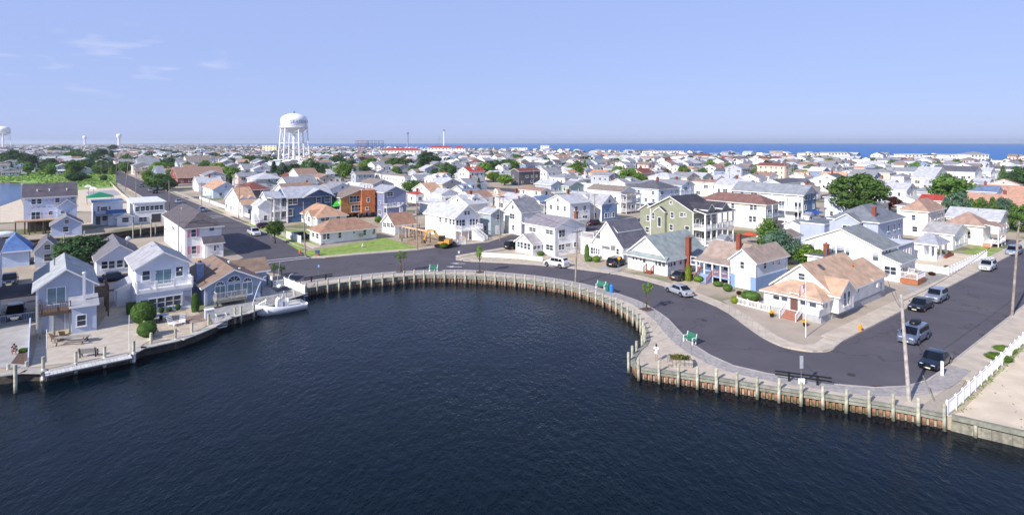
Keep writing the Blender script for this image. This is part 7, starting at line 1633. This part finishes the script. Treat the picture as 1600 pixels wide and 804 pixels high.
for lb, x, y in (('yellow flower pot left of the brown front steps', 1206, 495.5), ('yellow flower pot right of the brown front steps', 1258, 510)):
    P = at(x, y)+ZZ*.06; root = thing('flower_pot', lb, 'flower pot', P, 0, 'flower pots by the front steps'); b = MB(); b.lathe((0,0,0),[(.2,0),(.28,.42),(.3,.45),(.25,.45)],12); b.build('pot', BLACK, root); f = MB(); r_ = random.Random(x)
    for i in range(90):
        c = Vector((r_.gauss(0,.14), r_.gauss(0,.14), .45+r_.uniform(0,.35))); d = Vector((r_.uniform(-1,1),r_.uniform(-1,1),r_.uniform(-.3,1))).normalized()*.08; e = d.cross(Vector((.3,1,.2))).normalized()*.06; f.add([c-d,c+e,c+d,c-e],[(0,1,2,3)])
    f.build('flowers', MATS['flower_yellow'], root)
P = at(1197,474)+ZZ*.06; root = thing('lighthouse_ornament', 'small pale blue lighthouse ornament beside the tan bungalow porch', 'ornament', P); b = MB(); b.lathe((0,0,0),[(.36,0),(.3,.15),(.2,1.2),(.28,1.25),(.28,1.32)],12); b.build('tower', siding('#7fa4d8'), root); b = MB(); b.lathe((0,0,1.32),[(.16,0),(.16,.3),(.24,.32),(.02,.55)],10); b.build('lantern', mat('lantern_blue', '#5d84c0', .5), root)
b = MB(); b.box(-.09,-.09,0,.09,.09,1.45); o = b.build('short_post', WHITEP, None, at(1472,588)); tag(o, 'short white square post at the kerb by the navy sedan', 'post')
b = MB(); b.tube((0,0,0),(-.9,.1,2.1),.06,.05,7); o = b.build('leaning_stake', WOODG, None, at(1460,628)+DECKZ); tag(o, 'thin leaning wooden stake near the end of the seawall', 'stake')
P = at(496,399); root = thing('mail_box', 'blue mail box on a brick stand at the lawn corner', 'mail box', P); b = MB(); b.box(-.3,-.3,0,.3,.3,.5); b.build('stand', mat('terracotta', '#9c5b40', .8), root); b = MB(); b.box(-.35,-.3,.5,.35,.3,1.0); b.build('box', mat('mailbox_blue', '#2f4f86', .5), root)
b = MB(); b.lathe((0,0,0),[(.2,0),(.28,.25),(.1,.6),(.02,.8)],8); o = b.build('garden_statue', WHITEP, None, at(567,386)); tag(o, 'small white garden ornament on the lawn', 'ornament')

# ------------------------------------------------------------------ fences and low walls
fence_line('long white slatted fence along the right pavement beside the sandlot', [at(1489,652)+V*.4, guv(56.9,14.2), guv(100,14.2)], 1.15, 1.9)
fence_line('white fence at the corner of the boat dock', [at(444,446), at(476,459)], 1.25, 1.9, solid=True); fence_line('white picket gate fence behind the moored boat', [at(425,449), at(444,446)], 1.0, 1.7); fence_line('white board fence beside the blue arched house', [at(407,436), at(425,449)], 1.6, 1.8, solid=True)
fence_line('white slatted fence in front of the yellow flower bed', [guv(116.3,vR1+2.5), guv(140,vR1+2.5)], 1.3, 1.6); fence_line('solid white fence between the gravel yard and gazebo porch', [guv(116.3,vR1+2.7), guv(116.3,40)], 1.2, 2.2, solid=True)
fence_line('white garden wall fence along the left street pavement', [guv(uL1+4,178), guv(uL1+4,230)], 1.2, 2.4, solid=True); fence_line('white picket fence round the side garden on the left street', [guv(uL1+4,232), guv(uL1+4,250), guv(uL1+14,250)], 1.2, 2.2, solid=True)
fence_line('tall white fence beside the navy house yard', [at(448,372), at(470,380)], 1.6, 2., solid=True); fence_line('low white fence of the raised blue house front garden', [at(1152,475), at(1202,488)], .95, 1.8, gap=.2)
fence_line('white fence panels by the pink shuttered house boundary', [at(700,388)+V*2, at(735,384)+V*2], 1.1, 2.)
def low_wall(label, pts, h=.6, t=.3, m=None):
    b = MB(); pts = pxpoly(pts)
    for p, q in zip(pts, pts[1:]): b.beam(p+ZZ*h/2, q+ZZ*h/2, t, h)
    tag(b.build('low_wall', m or mat('white_wall', '#eceae6', .7, var=.03)), label, 'wall', None)
low_wall('low curved white wall round the tip of the road island', [(752,400.5),(775,401.5),(810,403.5),(848,408)], .75); low_wall('white boundary wall along the left patio', [(206,476),(237,532)], .7, .12); low_wall('white boundary fence wall at the far left lot', [(47,508),(44,572)], .9, .1, mat('blue_wall', '#c3d0ea', .6)); low_wall('long low block wall beside the left street court', [(172,286),(190,304),(236,338)], .8, .35, CONC)
low_wall('dark timber retaining wall in front of the sandlot', [(1487,654),(1600,680),(1700,703)], .35, .4, CAPM)
rbm = thing('timber_bulkhead', 'weathered timber bulkhead below the sandlot at right', 'bulkhead', rb[0]); n = 40; d = (rb_ext-rb[0]); d.normalize(); nn = Vector((-d.y, d.x, 0)); nn = nn if nn.y < 0 else -nn
for i in range(34):
    b = MB(); p = d*(i*.62); b.beam(p+nn*.08-ZZ*.65, p+d*.6+nn*.08-ZZ*.65, .12, 1.5); b.build('plank', WOODG, rbm)
for i in range(6): b = MB(); p = d*(1.5+i*3.4)+nn*.3; b.tube(p-ZZ*1.6, p+ZZ*.15, .14, .13, 8); b.build('pile', PILEM, rbm)

# ------------------------------------------------------------------ waterfront lots at the left
poly_sheet('patio', pxpoly([(48,574),(60,523),(112,519),(150,516),(190,455),(203,455),(215,478),(236,531),(224,537.5),(206,550),(130,564)]), .03, mat('patio_stone', '#c2b9ac', .9, kind='world', var=.1, scale=1.1, col2='#b3a899', bump=.3))
poly_sheet('patio', pxpoly([(238,532),(218,486),(300,480),(330,505),(299,521),(274,530)]), .03, GRAVEL); poly_sheet('brick_patio', pxpoly([(283,497),(322,489),(330,500),(290,507)]), .04, mat('patio_brick', '#8f7a70', .9, kind='world', var=.2, scale=2.5, bump=.3))
poly_sheet('dock_boards', pxpoly([(335,507),(318,480),(345,476),(408,464),(412,440),(424,436),(440,446),(474,456),(414,475.5),(392,484.5),(366,492),(350,495)]), .05, mat('dock_board', '#a9a7a4', .85, kind='boards', var=.1, scale=1.5))
poly_sheet('lot_paving', pxpoly([(0,575),(0,505),(46,505),(44,574)]), .03, mat('paving_grey', '#a5a2a0', .9, kind='world', var=.08, scale=.8))
poly_sheet('mulch_bed', pxpoly([(17,568),(30,550),(44,545),(44,570)]), .06, mat('mulch', '#5e4a3f', .95, kind='world', var=.2, scale=4, bump=.5)); bush('small light green plant at the top of the mulch bed', 37, 549, 14, 543, 'bright')
bk = thing('dock_bulkhead', 'grey timber dock front along the waterfront houses at left', 'bulkhead', left[-1]); o = left[-1]; lp = resample(list(reversed(left)), 2.2)
for p, q in zip(lp, lp[1:]):
    d = (q-p).normalized(); n = Vector((d.y, -d.x, 0)); b = MB(); b.beam(p-o+n*.35+ZZ*.02, q-o+n*.35+ZZ*.02, 1.0, .12); b.build('cap', mat('dock_cap', '#b3afa8', .85, kind='piece', var=.08, scale=2, bump=.2), bk); b = MB(); b.beam(p-o+n*.1-ZZ*.55, q-o+n*.1-ZZ*.55, .1, 1.2); b.build('plank', mat('shade_dark_timber', '#57514a', .85, kind='piece', var=.2, scale=2, bump=.3), bk)  # plank colour darkened to stand in for shade below the dock edge
wk = thing('boardwalk', 'pale boarded walkway at the water edge below the deck house', 'boardwalk', at(70,581)); a, c = at(70,581), at(206.6,553); d = (c-a).normalized(); n = Vector((d.y, -d.x, 0)); L = (c-a).length; m = mat('white_board', '#c9c9c8', .8, kind='piece', var=.06)
for i in range(int(L/.3)):
    b = MB(); p = d*(i*.3); q = [p, p+d*.28, p+d*.28+n*1.35, p+n*1.35]; b.prism([(v.x,v.y) for v in q], .0, .07); b.build('board', m, wk)
for t in (0, .97):
    b = MB(); b.beam(n*1.3*t-ZZ*.06+d*.01, n*1.3*t-ZZ*.06+d*L, .12, .12); b.build('joist', WOODG, wk)
def piling(label, px, yb, yt, r=.15, white=True):
    P = at(px, yb+7, WZ); Y = P.y; H = HC-(yt-HZ)*Y/F; root = thing('mooring_pile', label, 'mooring pile', P, 0, 'mooring piles along the left docks'); b = MB(); b.tube((0,0,-.8),(0,0,H-WZ), r, r*.95, 9); b.build('shaft', PILEM, root)
    if white: b = MB(); b.tube((0,0,.15),(0,0,(H-WZ)*.52), r+.012, r+.012, 10); b.build('sleeve', WHITEP, root)
    if label is None: AUTO.append((root, 'mooring pile', P, 'pile'))
for x, yb, yt, w in ((13,586,568,False),(24,606,569,False),(41.5,581,564,False),(67.5,588,557,True),(118.5,577,548.5,True),(163.5,568,540.5,True),(209,560,532,True),(236,544,520,False),(274,537,513,True),(300,526,503,False),(326,514,490,False),(367,497,480,False),(376.5,498,477.5,False),(396.5,492,476,False),(416,480,466,False),(460,466,453,False)): piling(None, x, yb, yt, white=w)
def chaise(label, P, ang):
    root = thing('sun_lounger', label, 'sun lounger', P, ang, 'white plastic sun loungers')
    for i in range(7): b = MB(); b.box(i*.18,-.32,.28,i*.18+.15,.32,.33); b.build('seat_slat', WHITEP, root)
    for i in range(4): b = MB(); b.beam((-.05-i*.12,-.32,.36+i*.16),(-.05-i*.12,.32,.36+i*.16),.14,.05); b.build('back_slat', WHITEP, root)
    for x in (.1, 1.1):
        for y in (-.3, .3): b = MB(); b.box(x-.03,y-.03,0,x+.03,y+.03,.28); b.build('leg', WHITEP, root)
    b = MB()
    for y in (-.34, .34): b.box(-.05,y-.03,.24,1.3,y+.03,.3)
    b.build('frame', WHITEP, root)
chaise('left of two white sun loungers on the patio', at(267,507), math.radians(-28)); chaise('right of two white sun loungers on the patio', at(285,503), math.radians(-62))
P = at(253,501); root = thing('round_table', 'round pale blue patio table left of the sun loungers', 'table', P); b = MB(); b.lathe((0,0,.7),[(.75,0),(.76,.03),(.7,.05)],18); b.build('table_top', mat('table_blue', '#9fb8dc', .4), root); b = MB(); b.tube((0,0,0),(0,0,.7),.05,.05,7); b.lathe((0,0,0),[(.35,0),(.3,.05)],10); b.build('pedestal', METAL, root)
for k, lb in enumerate(('dark patio chair left of the round table','dark patio chair in front of the round table')):
    Q = P+Vector(((-1.0,-.1,0),(.3,-1.05,0))[k]); root = thing('patio_chair', lb, 'chair', Q, (PI*.5,-.3+PI)[k], 'dark patio chairs')
    b = MB(); b.box(-.25,-.25,.4,.25,.25,.45); b.build('seat', BLACK, root); b = MB(); b.box(-.25,-.28,.45,.25,-.24,.95); b.build('backrest', BLACK, root)
    for x in (-.22,.22):
        for y in (-.22,.22): b = MB(); b.box(x-.02,y-.02,0,x+.02,y+.02,.4); b.build('leg', BLACK, root)
P = at(113,536); root = thing('picnic_table', 'long grey picnic table on the patio of the deck house', 'picnic table', P, math.radians(14)); TM = mat('picnic_wood', '#9a958f', .85, kind='piece', var=.1, scale=3)
for i in range(5): b = MB(); b.box(-1.6,-.42+i*.17,.72,1.6,-.27+i*.17,.77); b.build('top_board', TM, root)
for y in (-.85, .72): b = MB(); b.box(-1.5,y,.42,1.5,y+.26,.47); b.build('bench_board', TM, root)
for x in (-1.2, 1.2):
    for y in (-1, 1): b = MB(); b.beam((x,y*.75,0),(x,y*.25,.72),.1,.06); b.build('leg', WOODB, root)
    b = MB(); b.box(x-.03,-.8,.34,x+.03,.9,.42); b.build('brace', WOODB, root)
bench('grey slatted bench facing the water on the left dock', at(140,556), math.radians(14+180), '#8c8a88', BLACK, 1.7, None)
for k, (x, y) in enumerate(((88,533),(101,529))):
    P = at(x, y); root = thing('deck_chair', ('wooden deck chair under the deck, left one','wooden deck chair under the deck, right one')[k], 'chair', P, math.radians(160+30*k), 'wooden deck chairs under the deck'); b = MB(); b.box(-.3,-.3,.3,.3,.35,.36); b.build('seat', WOODB, root); b = MB(); b.beam((0,.3,.36),(0,.62,1.05),.6,.05); b.build('backrest', WOODB, root)
    for sx in (-.3,.3): b = MB(); b.box(sx-.03,-.3,0,sx+.03,-.24,.55); b.box(sx-.03,.3,0,sx+.03,.36,.55); b.box(sx-.05,-.32,.55,sx+.05,.4,.59); b.build('arm', WOODB, root)
for k, (x, yb, yt) in enumerate(((73,544,514),(202,546,492))):
    P = at(x, yb); Y = P.y; H = HC-(yt-HZ)*Y/F; b = MB(); b.tube((0,0,0),(0,0,H),.05,.04,7); o = b.build('flag_staff', WHITEP, None, P); tag(o, ('short white staff on the left patio','tall thin white staff at the boardwalk end')[k], 'staff', 'white staffs on the waterfront lots')
P = at(327,497); root = thing('dock_box', 'grey utility cabinet on the dock beside the brick patio', 'cabinet', P, GA); b = MB(); b.box(-.5,-.4,0,.5,.4,1.1); b.build('cabinet', mat('cabinet_grey', '#c3c5c8', .5, var=.04), root); b = MB(); b.box(-.55,-.45,1.103,.55,.45,1.18); b.build('lid', WHITEP, root)
P = at(345,501); root = thing('dock_steps', 'white steps with hoop rails leading down to the water', 'steps', P, GA); 
for i in range(3): b = MB(); b.box(-.5,-.3-.3*i,-.1-.25*i,.5,-.02-.3*i,.0-.25*i); b.build('step', WHITEP, root)
for x in (-.55, .55): b = MB(); b.tube((x,.2,0),(x,.2,.9),.03,.03,6); b.tube((x,.2,.9),(x,-.7,.7),.03,.03,6); b.tube((x,-.7,.7),(x,-.7,-.6),.03,.03,6); b.build('hoop_rail', WHITEP, root)

# the moored boat
def boat(label, P, ang, L=7.4, W=2.5):
    root = thing('motor_boat', label, 'boat', P, ang); HW = mat('gelcoat_white', '#eef0f2', .2, var=.01, coat=.4); b = MB(); st = []
    for t in [0,.08,.2,.35,.5,.65,.78,.88,.95,1.0]:
        x = -L/2+L*t; w = W/2*(1-max(0,(t-.45)/.55)**2.3)*(.92+.08*min(1,t*6)); sh = .75+.5*max(0,(t-.3)/.7)**1.7; kl = -.25+.55*max(0,(t-.6)/.4)**2.2; w = max(w,.03)
        st.append([(x,0,kl),(x,w*.55,kl*.4+.05),(x,w*.85,.25+.15*t),(x,w,sh),(x,w-.1 if w > .15 else w*.4,sh+.02)])
    n = 5; vs = []
    for s_ in st: vs += s_+[(p[0],-p[1],p[2]) for p in s_[1:]]
    m = 9; order = [4,3,2,1,0,5,6,7,8]; fs = []
    for i in range(len(st)-1):
        for j in range(8): a, c = order[j], order[j+1]; fs.append((i*m+a, i*m+c, (i+1)*m+c, (i+1)*m+a))
    fs.append(tuple(order)); b.add(vs, fs); b.build('hull', HW, root, smooth=True)
    b = MB(); ds = [(s_[4][0], max(.02, s_[4][1]-.0), s_[4][2]) for s_ in st]
    for p, q in zip(ds[6:], ds[7:]): b.add([(p[0],p[1],p[2]),(p[0],-p[1],p[2]),(q[0],-q[1],q[2]),(q[0],q[1],q[2])], [(0,1,2,3)])
    for p, q in zip(ds[:7], ds[1:7]): b.add([(p[0],p[1]-.12,.45),(p[0],-p[1]+.12,.45),(q[0],-q[1]+.12,.45),(q[0],q[1]-.12,.45)], [(0,1,2,3)]); [b.add([(p[0],s*p[1],p[2]),(q[0],s*q[1],q[2]),(q[0],s*(q[1]-.12),q[2]-.02),(p[0],s*(p[1]-.12),p[2]-.02),(q[0],s*(q[1]-.12),.45),(p[0],s*(p[1]-.12),.45)], [(0,1,2,3),(3,2,4,5)]) for s in (1,-1)]
    p = ds[6]; b.add([(p[0],p[1],p[2]),(p[0],-p[1],p[2]),(p[0],-p[1]+.12,.45),(p[0],p[1]-.12,.45)], [(0,1,2,3)]); b.build('deck', mat('boat_deck', '#dcdad4', .5, var=.03), root)
    b = MB(); b.tube((-L/2+.05,0,.28),(L/2-.25,0,.28),.0,.0,4); 
    b = MB(); b.box(-.2,-.42,.45,.55,.42,1.25); b.add([(.55,-.42,1.25),(.55,.42,1.25),(.2,.36,1.6),(.2,-.36,1.6)],[(0,1,2,3)]); b.build('console', HW, root); b = MB(); b.box(-.95,-.42,.45,-.5,.42,1.05); b.box(-.98,-.42,1.05,-.9,.42,1.4); b.build('leaning_seat', HW, root)
    b = MB(); b.sheet([[(-1.1,-.85,2.45),(.9,-.85,2.5),(.9,.85,2.5),(-1.1,.85,2.45)]],.08,0,0); b.build('t_top', mat('canvas_navy', '#1d2433', .8), root)
    b = MB()
    for x in (-.6,.5):
        for y in (-.5,.5): b.tube((x,y,.5),(x,y*1.2,2.4),.03,.03,6)
    b.build('top_frame', METAL, root); b = MB(); b.ell((.1,0,2.75),(.35,.3,.22),10,6); b.build('radar', WHITEP, root); b = MB(); b.tube((.3,-.6,2.5),(-.2,-.6,5.2),.02,.01,5); b.build('antenna', WHITEP, root)
    b = MB(); b.box(-L/2-.55,-.22,.5,-L/2-.05,.22,1.25); b.box(-L/2-.4,-.1,-.5,-L/2-.2,.1,.5); b.build('outboard_motor', mat('motor_blue', '#27324e', .3, coat=.5), root)
    for s in (-1,1):
        b = MB(); pts = [Vector((L/2-.4,s*.1,1.3)),Vector((L/2-1.2,s*.55,1.65)),Vector((L/2-2.4,s*.95,1.5))]
        for p, q in zip(pts,pts[1:]): b.tube(p,q,.02,.02,5)
        for p in pts: b.tube(p,p-ZZ*.5,.018,.018,5)
        b.build('bow_rail', METAL, root)
    return root
bt = boat('white centre console motor boat moored at the blue arched house dock', at(438,487,WZ)-ZZ*.05, ang_px((474,476),(399,490)), 6.5, 2.6); bt.scale = (1,1.2,1.3)
P = at(395,480); root = thing('boat_lift_arch', 'white curved pipe arch on the dock behind the boat bow', 'mooring whip', P, 0, 'curved mooring whips')
for k, (xa, ya, xb, yb2, hh) in enumerate(((394,477,417,457,2.6),(440,466,458,450,2.4))):
    p, q = at(xa,ya), at(xb,yb2); root2 = root if k == 0 else thing('boat_lift_arch', 'white curved pipe arch on the dock behind the boat stern', 'mooring whip', p, 0, 'curved mooring whips'); root2.location = p; b = MB(); pv = None
    for i in range(11): t = i/10; v = (q-p)*t+ZZ*hh*math.sin(t*PI*.62); b.tube(pv, v, .05, .05, 6) if pv is not None else None; pv = v
    b.build('pipe', WHITEP, root2)
# canal: docks, kayak, covered boat, piles
cb = thing('canal_bulkhead', 'dark timber bulkhead along the far bank of the canal', 'bulkhead', at(0,378)); cl = resample([at(0,377.5), at(131,369.5), at(205,359.5), at(256,353)], 2.4); o = cl[0]
for p, q in zip(cl, cl[1:]): d = (q-p).normalized(); n = Vector((d.y,-d.x,0)); b = MB(); b.beam(p-o+n*.15-ZZ*.45, q-o+n*.15-ZZ*.45, .2, 1.3); b.build('plank', WOODB, cb); b = MB(); b.beam(p-o+n*.1+ZZ*.12, q-o+n*.1+ZZ*.12, .9, .12); b.build('cap', WOODG, cb)
for x, yb, yt in ((35,392,374),(65,388,369),(79,386,366),(96,384,369),(100,383,366),(132,378,360),(208,368,348),(236,366,342),(220,362,350),(243,360,350)): piling(None, x, yb, yt, .14, False)
P = at(230,361,WZ); root = thing('kayak', 'yellow kayak lying along the canal bank', 'kayak', P, GA); b = MB(); b.ell((0,0,.2),(3.6,.42,.25),16,8); b.build('hull', mat('kayak_yellow', '#d9a93a', .4), root, smooth=True); b = MB(); b.ell((0,0,.36),(.6,.27,.12),12,6); b.build('cockpit', BLACK, root)
P = at(6,373); root = thing('covered_boat', 'small boat under a white cover on the canal bank', 'boat', P, GA); b = MB(); b.ell((0,0,1.0),(2.4,1.0,.75),14,8); b.build('cover', mat('canvas_white', '#dfe4ee', .7), root, smooth=True); b = MB(); b.box(-1.6,-.5,0,1.6,.5,.7); b.build('trailer', BLACK, root)
b = MB(); b.sheet([[(-2,-2,2.4),(2,-2,2.4),(0,0,4.0)],[(2,-2,2.4),(2,2,2.4),(0,0,4.0)],[(2,2,2.4),(-2,2,2.4),(0,0,4.0)],[(-2,2,2.4),(-2,-2,2.4),(0,0,4.0)]],.1,0,0); P = at(156,318); root = thing('gazebo_tent', 'green peaked gazebo tent on the sand beside the ball court', 'gazebo', P, GA); b.v = [(x*2,y*2,z+.2) for x,y,z in b.v]; b.build('canopy', mat('canopy_green', '#12805a', .6), root)
for x in (-3.7,3.7):
    for y in (-3.7,3.7): b = MB(); b.tube((x,y,0),(x,y,2.5),.06,.06,6); b.build('post', METAL, root)
for lb, x, yb in (('left basketball hoop with white backboard on the court', 138, 305), ('right basketball hoop with white backboard on the court', 146, 309)):
    P = at(x, yb); root = thing('basketball_hoop', lb, 'basketball hoop', P, math.radians(20), 'basketball hoops on the court'); b = MB(); b.tube((0,0,0),(0,0,4.2),.09,.08,7); b.build('post', METAL, root); b = MB(); n = 10; b.prism([(1.3*math.cos(PI*i/n), 1.0*math.sin(PI*i/n)) for i in range(n+1)], -.03, .03); o = b.build('backboard', WHITEP, root, (0,-.5,3.4)); o.rotation_euler = (PI/2,0,0); b = MB(); b.lathe((0,-.85,3.6),[(.22,0),(.25,.02),(.22,.04)],12); b.build('hoop', mat('hoop_orange', '#c85a2a', .5), root)

# ------------------------------------------------------------------ excavator and new piles on the bare plot
P = at(693,386); root = thing('excavator', 'yellow tracked excavator on the bare building plot', 'excavator', P, math.radians(165)); root.scale = (.85,.85,.85); YL = mat('machine_yellow', '#cf963c', .45, var=.08); 
for y in (-1.15, 1.15):
    b = MB(); 
    b.box(-1.5,y-.28,.05,1.5,y+.28,.85); b.tube((-1.5,y-.28,.45),(-1.5,y+.28,.45),.4,.4,12); b.tube((1.5,y-.28,.45),(1.5,y+.28,.45),.4,.4,12); b.build('track', RUBBER, root)
b = MB(); b.box(-1.9,-1.2,1.0,.9,1.2,1.6); b.box(-1.95,-1.2,1.6,-.6,1.2,2.1); b.build('upper_body', YL, root); b = MB(); b.box(-.55,.15,1.62,.85,1.15,2.95); b.build('cab', BLACK, root); b = MB(); b.box(-.58,.12,2.953,.88,1.18,3.05); b.build('cab_roof', YL, root)
b = MB(); b.beam((.8,-.1,1.5),(2.6,-.1,4.0),.4,.5); b.beam((2.5,-.1,3.95),(4.3,-.1,4.1),.36,.42); b.build('boom', YL, root); b = MB(); b.beam((4.2,-.1,4.2),(5.2,-.1,1.6),.3,.34); b.build('stick', YL, root); b = MB(); b.prism([(0,0),(.9,.1),(.95,.8),(.3,.95)],-.5,.5); o = b.build('bucket', WOODB, root, (4.9,-.1,.7)); o.rotation_euler = (PI/2,0,0)
b = MB(); b.tube((1.0,.25,1.4),(2.2,.2,3.2),.07,.07,6); b.build('hydraulic_ram', METAL, root)
for k, (x, y) in enumerate(((625,372),(631,372),(636,371),(642,371),(648,373),(659,374),(666,377),(672,379),(628,377),(645,366),(655,366))):
    b = MB(); b.tube((0,0,0),(0,0,2.5),.15,.14,7); o = b.build('foundation_pile', WOODB, None, at(x,y)); tag(o, None, 'pile', 'timber foundation piles on the bare plot'); AUTO.append((o, 'brown timber foundation pile', at(x,y), 'pile'))
b = MB(); p, q = at(629,371)+ZZ*2.55, at(672,380)+ZZ*2.55; b.beam(p-p, q-p, .3, .35); o = b.build('floor_beam', mat('new_timber', '#c9a988', .8, kind='piece', var=.08), None, p); tag(o, 'long new timber beam resting on the foundation piles', 'beam')
b = MB()
for i in range(5): b.box(-1.2+.1*i, -.4-.1*i, .2*i, 1.2-.15*i, .4-.05*i, .2*i+.18)
o = b.build('rubble_heap', mat('rubble', '#8d8078', .95, var=.25, scale=2), None, at(706,384)); tag(o, 'grey rubble heap right of the excavator', 'rubble')
umbrella('orange red patio umbrella behind the olive green house', at(1172,380), '#c8552f', 2.4, 1.8); umbrella('pale pink patio umbrella at the right edge by the evergreens', at(1592,362), '#d8b8bc', 2.6, 1.4)

# ------------------------------------------------------------------ finish the labels of the many houses, trees and poles
LM = [('the big white water tower',460,235),('the navy blue house',480,320),('the orange unfinished house',556,310),('the slate purple house',615,315),('the olive green house',1070,345),('the excavator',690,372),('the dark red ranch house',310,276),('the big dark spreading pine',1338,300),('the housewrapped house',78,330),('the steep roofed white house',965,375),
      ('the flagpole bungalow',1290,450),('the red roofed white house',738,262),('the dark brown gabled house',825,268),('the big blue gabled house',1215,312),('the red roofed white hotel',685,236),('the yellow cream apartment block',420,232),('the tall beige block',1210,258),('the three dormered tan house',1303,272),('the big rounded green tree',1490,298),('the long slate roofed house',1495,262),
      ('the marsh',80,272),('the green gazebo tent',156,310),('the right pedestal water tower',186,218),('the bright midtown tree',985,280),('the grey drop tower',637,222),('the copper red tree',1386,318),('the white gazebo porch',1460,392),('the pale blue beachfront row',1462,248),('the left edge water tower',5,215),('the raised pale blue house',1175,420),('the left street',250,300),('the red sided house',1140,250),('the orange roofed house',940,268),('the red edged boardwalk building',625,238)]
used = {}; pend = {}
for o, look, P, cat in AUTO:
    px, py = proj(P); best = None
    for nm, lx, ly in LM:
        d = math.hypot((px-lx)/1.6, py-ly)
        if best is None or d < best[0]: best = (d, nm, lx, ly)
    _, nm, lx, ly = best; dx, dy = px-lx, py-ly
    if abs(dx) < 14: rel = 'behind' if dy < 0 else 'in front of'
    else: rel = ('left of' if dx < 0 else 'right of')
    if abs(dx) >= 14 and dy < -7: rel = 'behind '+rel
    pend.setdefault((look, rel, nm), []).append((math.hypot(dx, dy), o))
ORD = ['nearest', 'second nearest', 'third nearest', 'fourth nearest', 'fifth nearest', 'sixth nearest', 'seventh nearest', 'eighth nearest']
for (look, rel, nm), L in pend.items():
    L.sort(key=lambda q: q[0])
    for i, (d, o) in enumerate(L):
        if len(L) == 1: s = '%s %s %s' % (look, rel, nm)
        else: s = '%s %s %s, %s' % (look, rel, nm, ORD[i] if i < 8 else '%dth nearest' % (i+1))
        o['label'] = s
# ------------------------------------------------------------------ haze over the town and sea
hm = D.materials.new('haze_air'); hm.use_nodes = True; N = hm.node_tree.nodes; N.clear(); out = N.new('ShaderNodeOutputMaterial'); pv = N.new('ShaderNodeVolumePrincipled')
pv.inputs['Color'].default_value = (.82, .9, 1.0, 1); pv.inputs['Density'].default_value = HAZE_D; pv.inputs['Anisotropy'].default_value = .2
hm.node_tree.links.new(pv.outputs[0], out.inputs['Volume'])
b = MB(); b.box(-15000, -15000, -3., 18000, 18000, 62.); tag(b.build('haze', hm), kind='stuff')
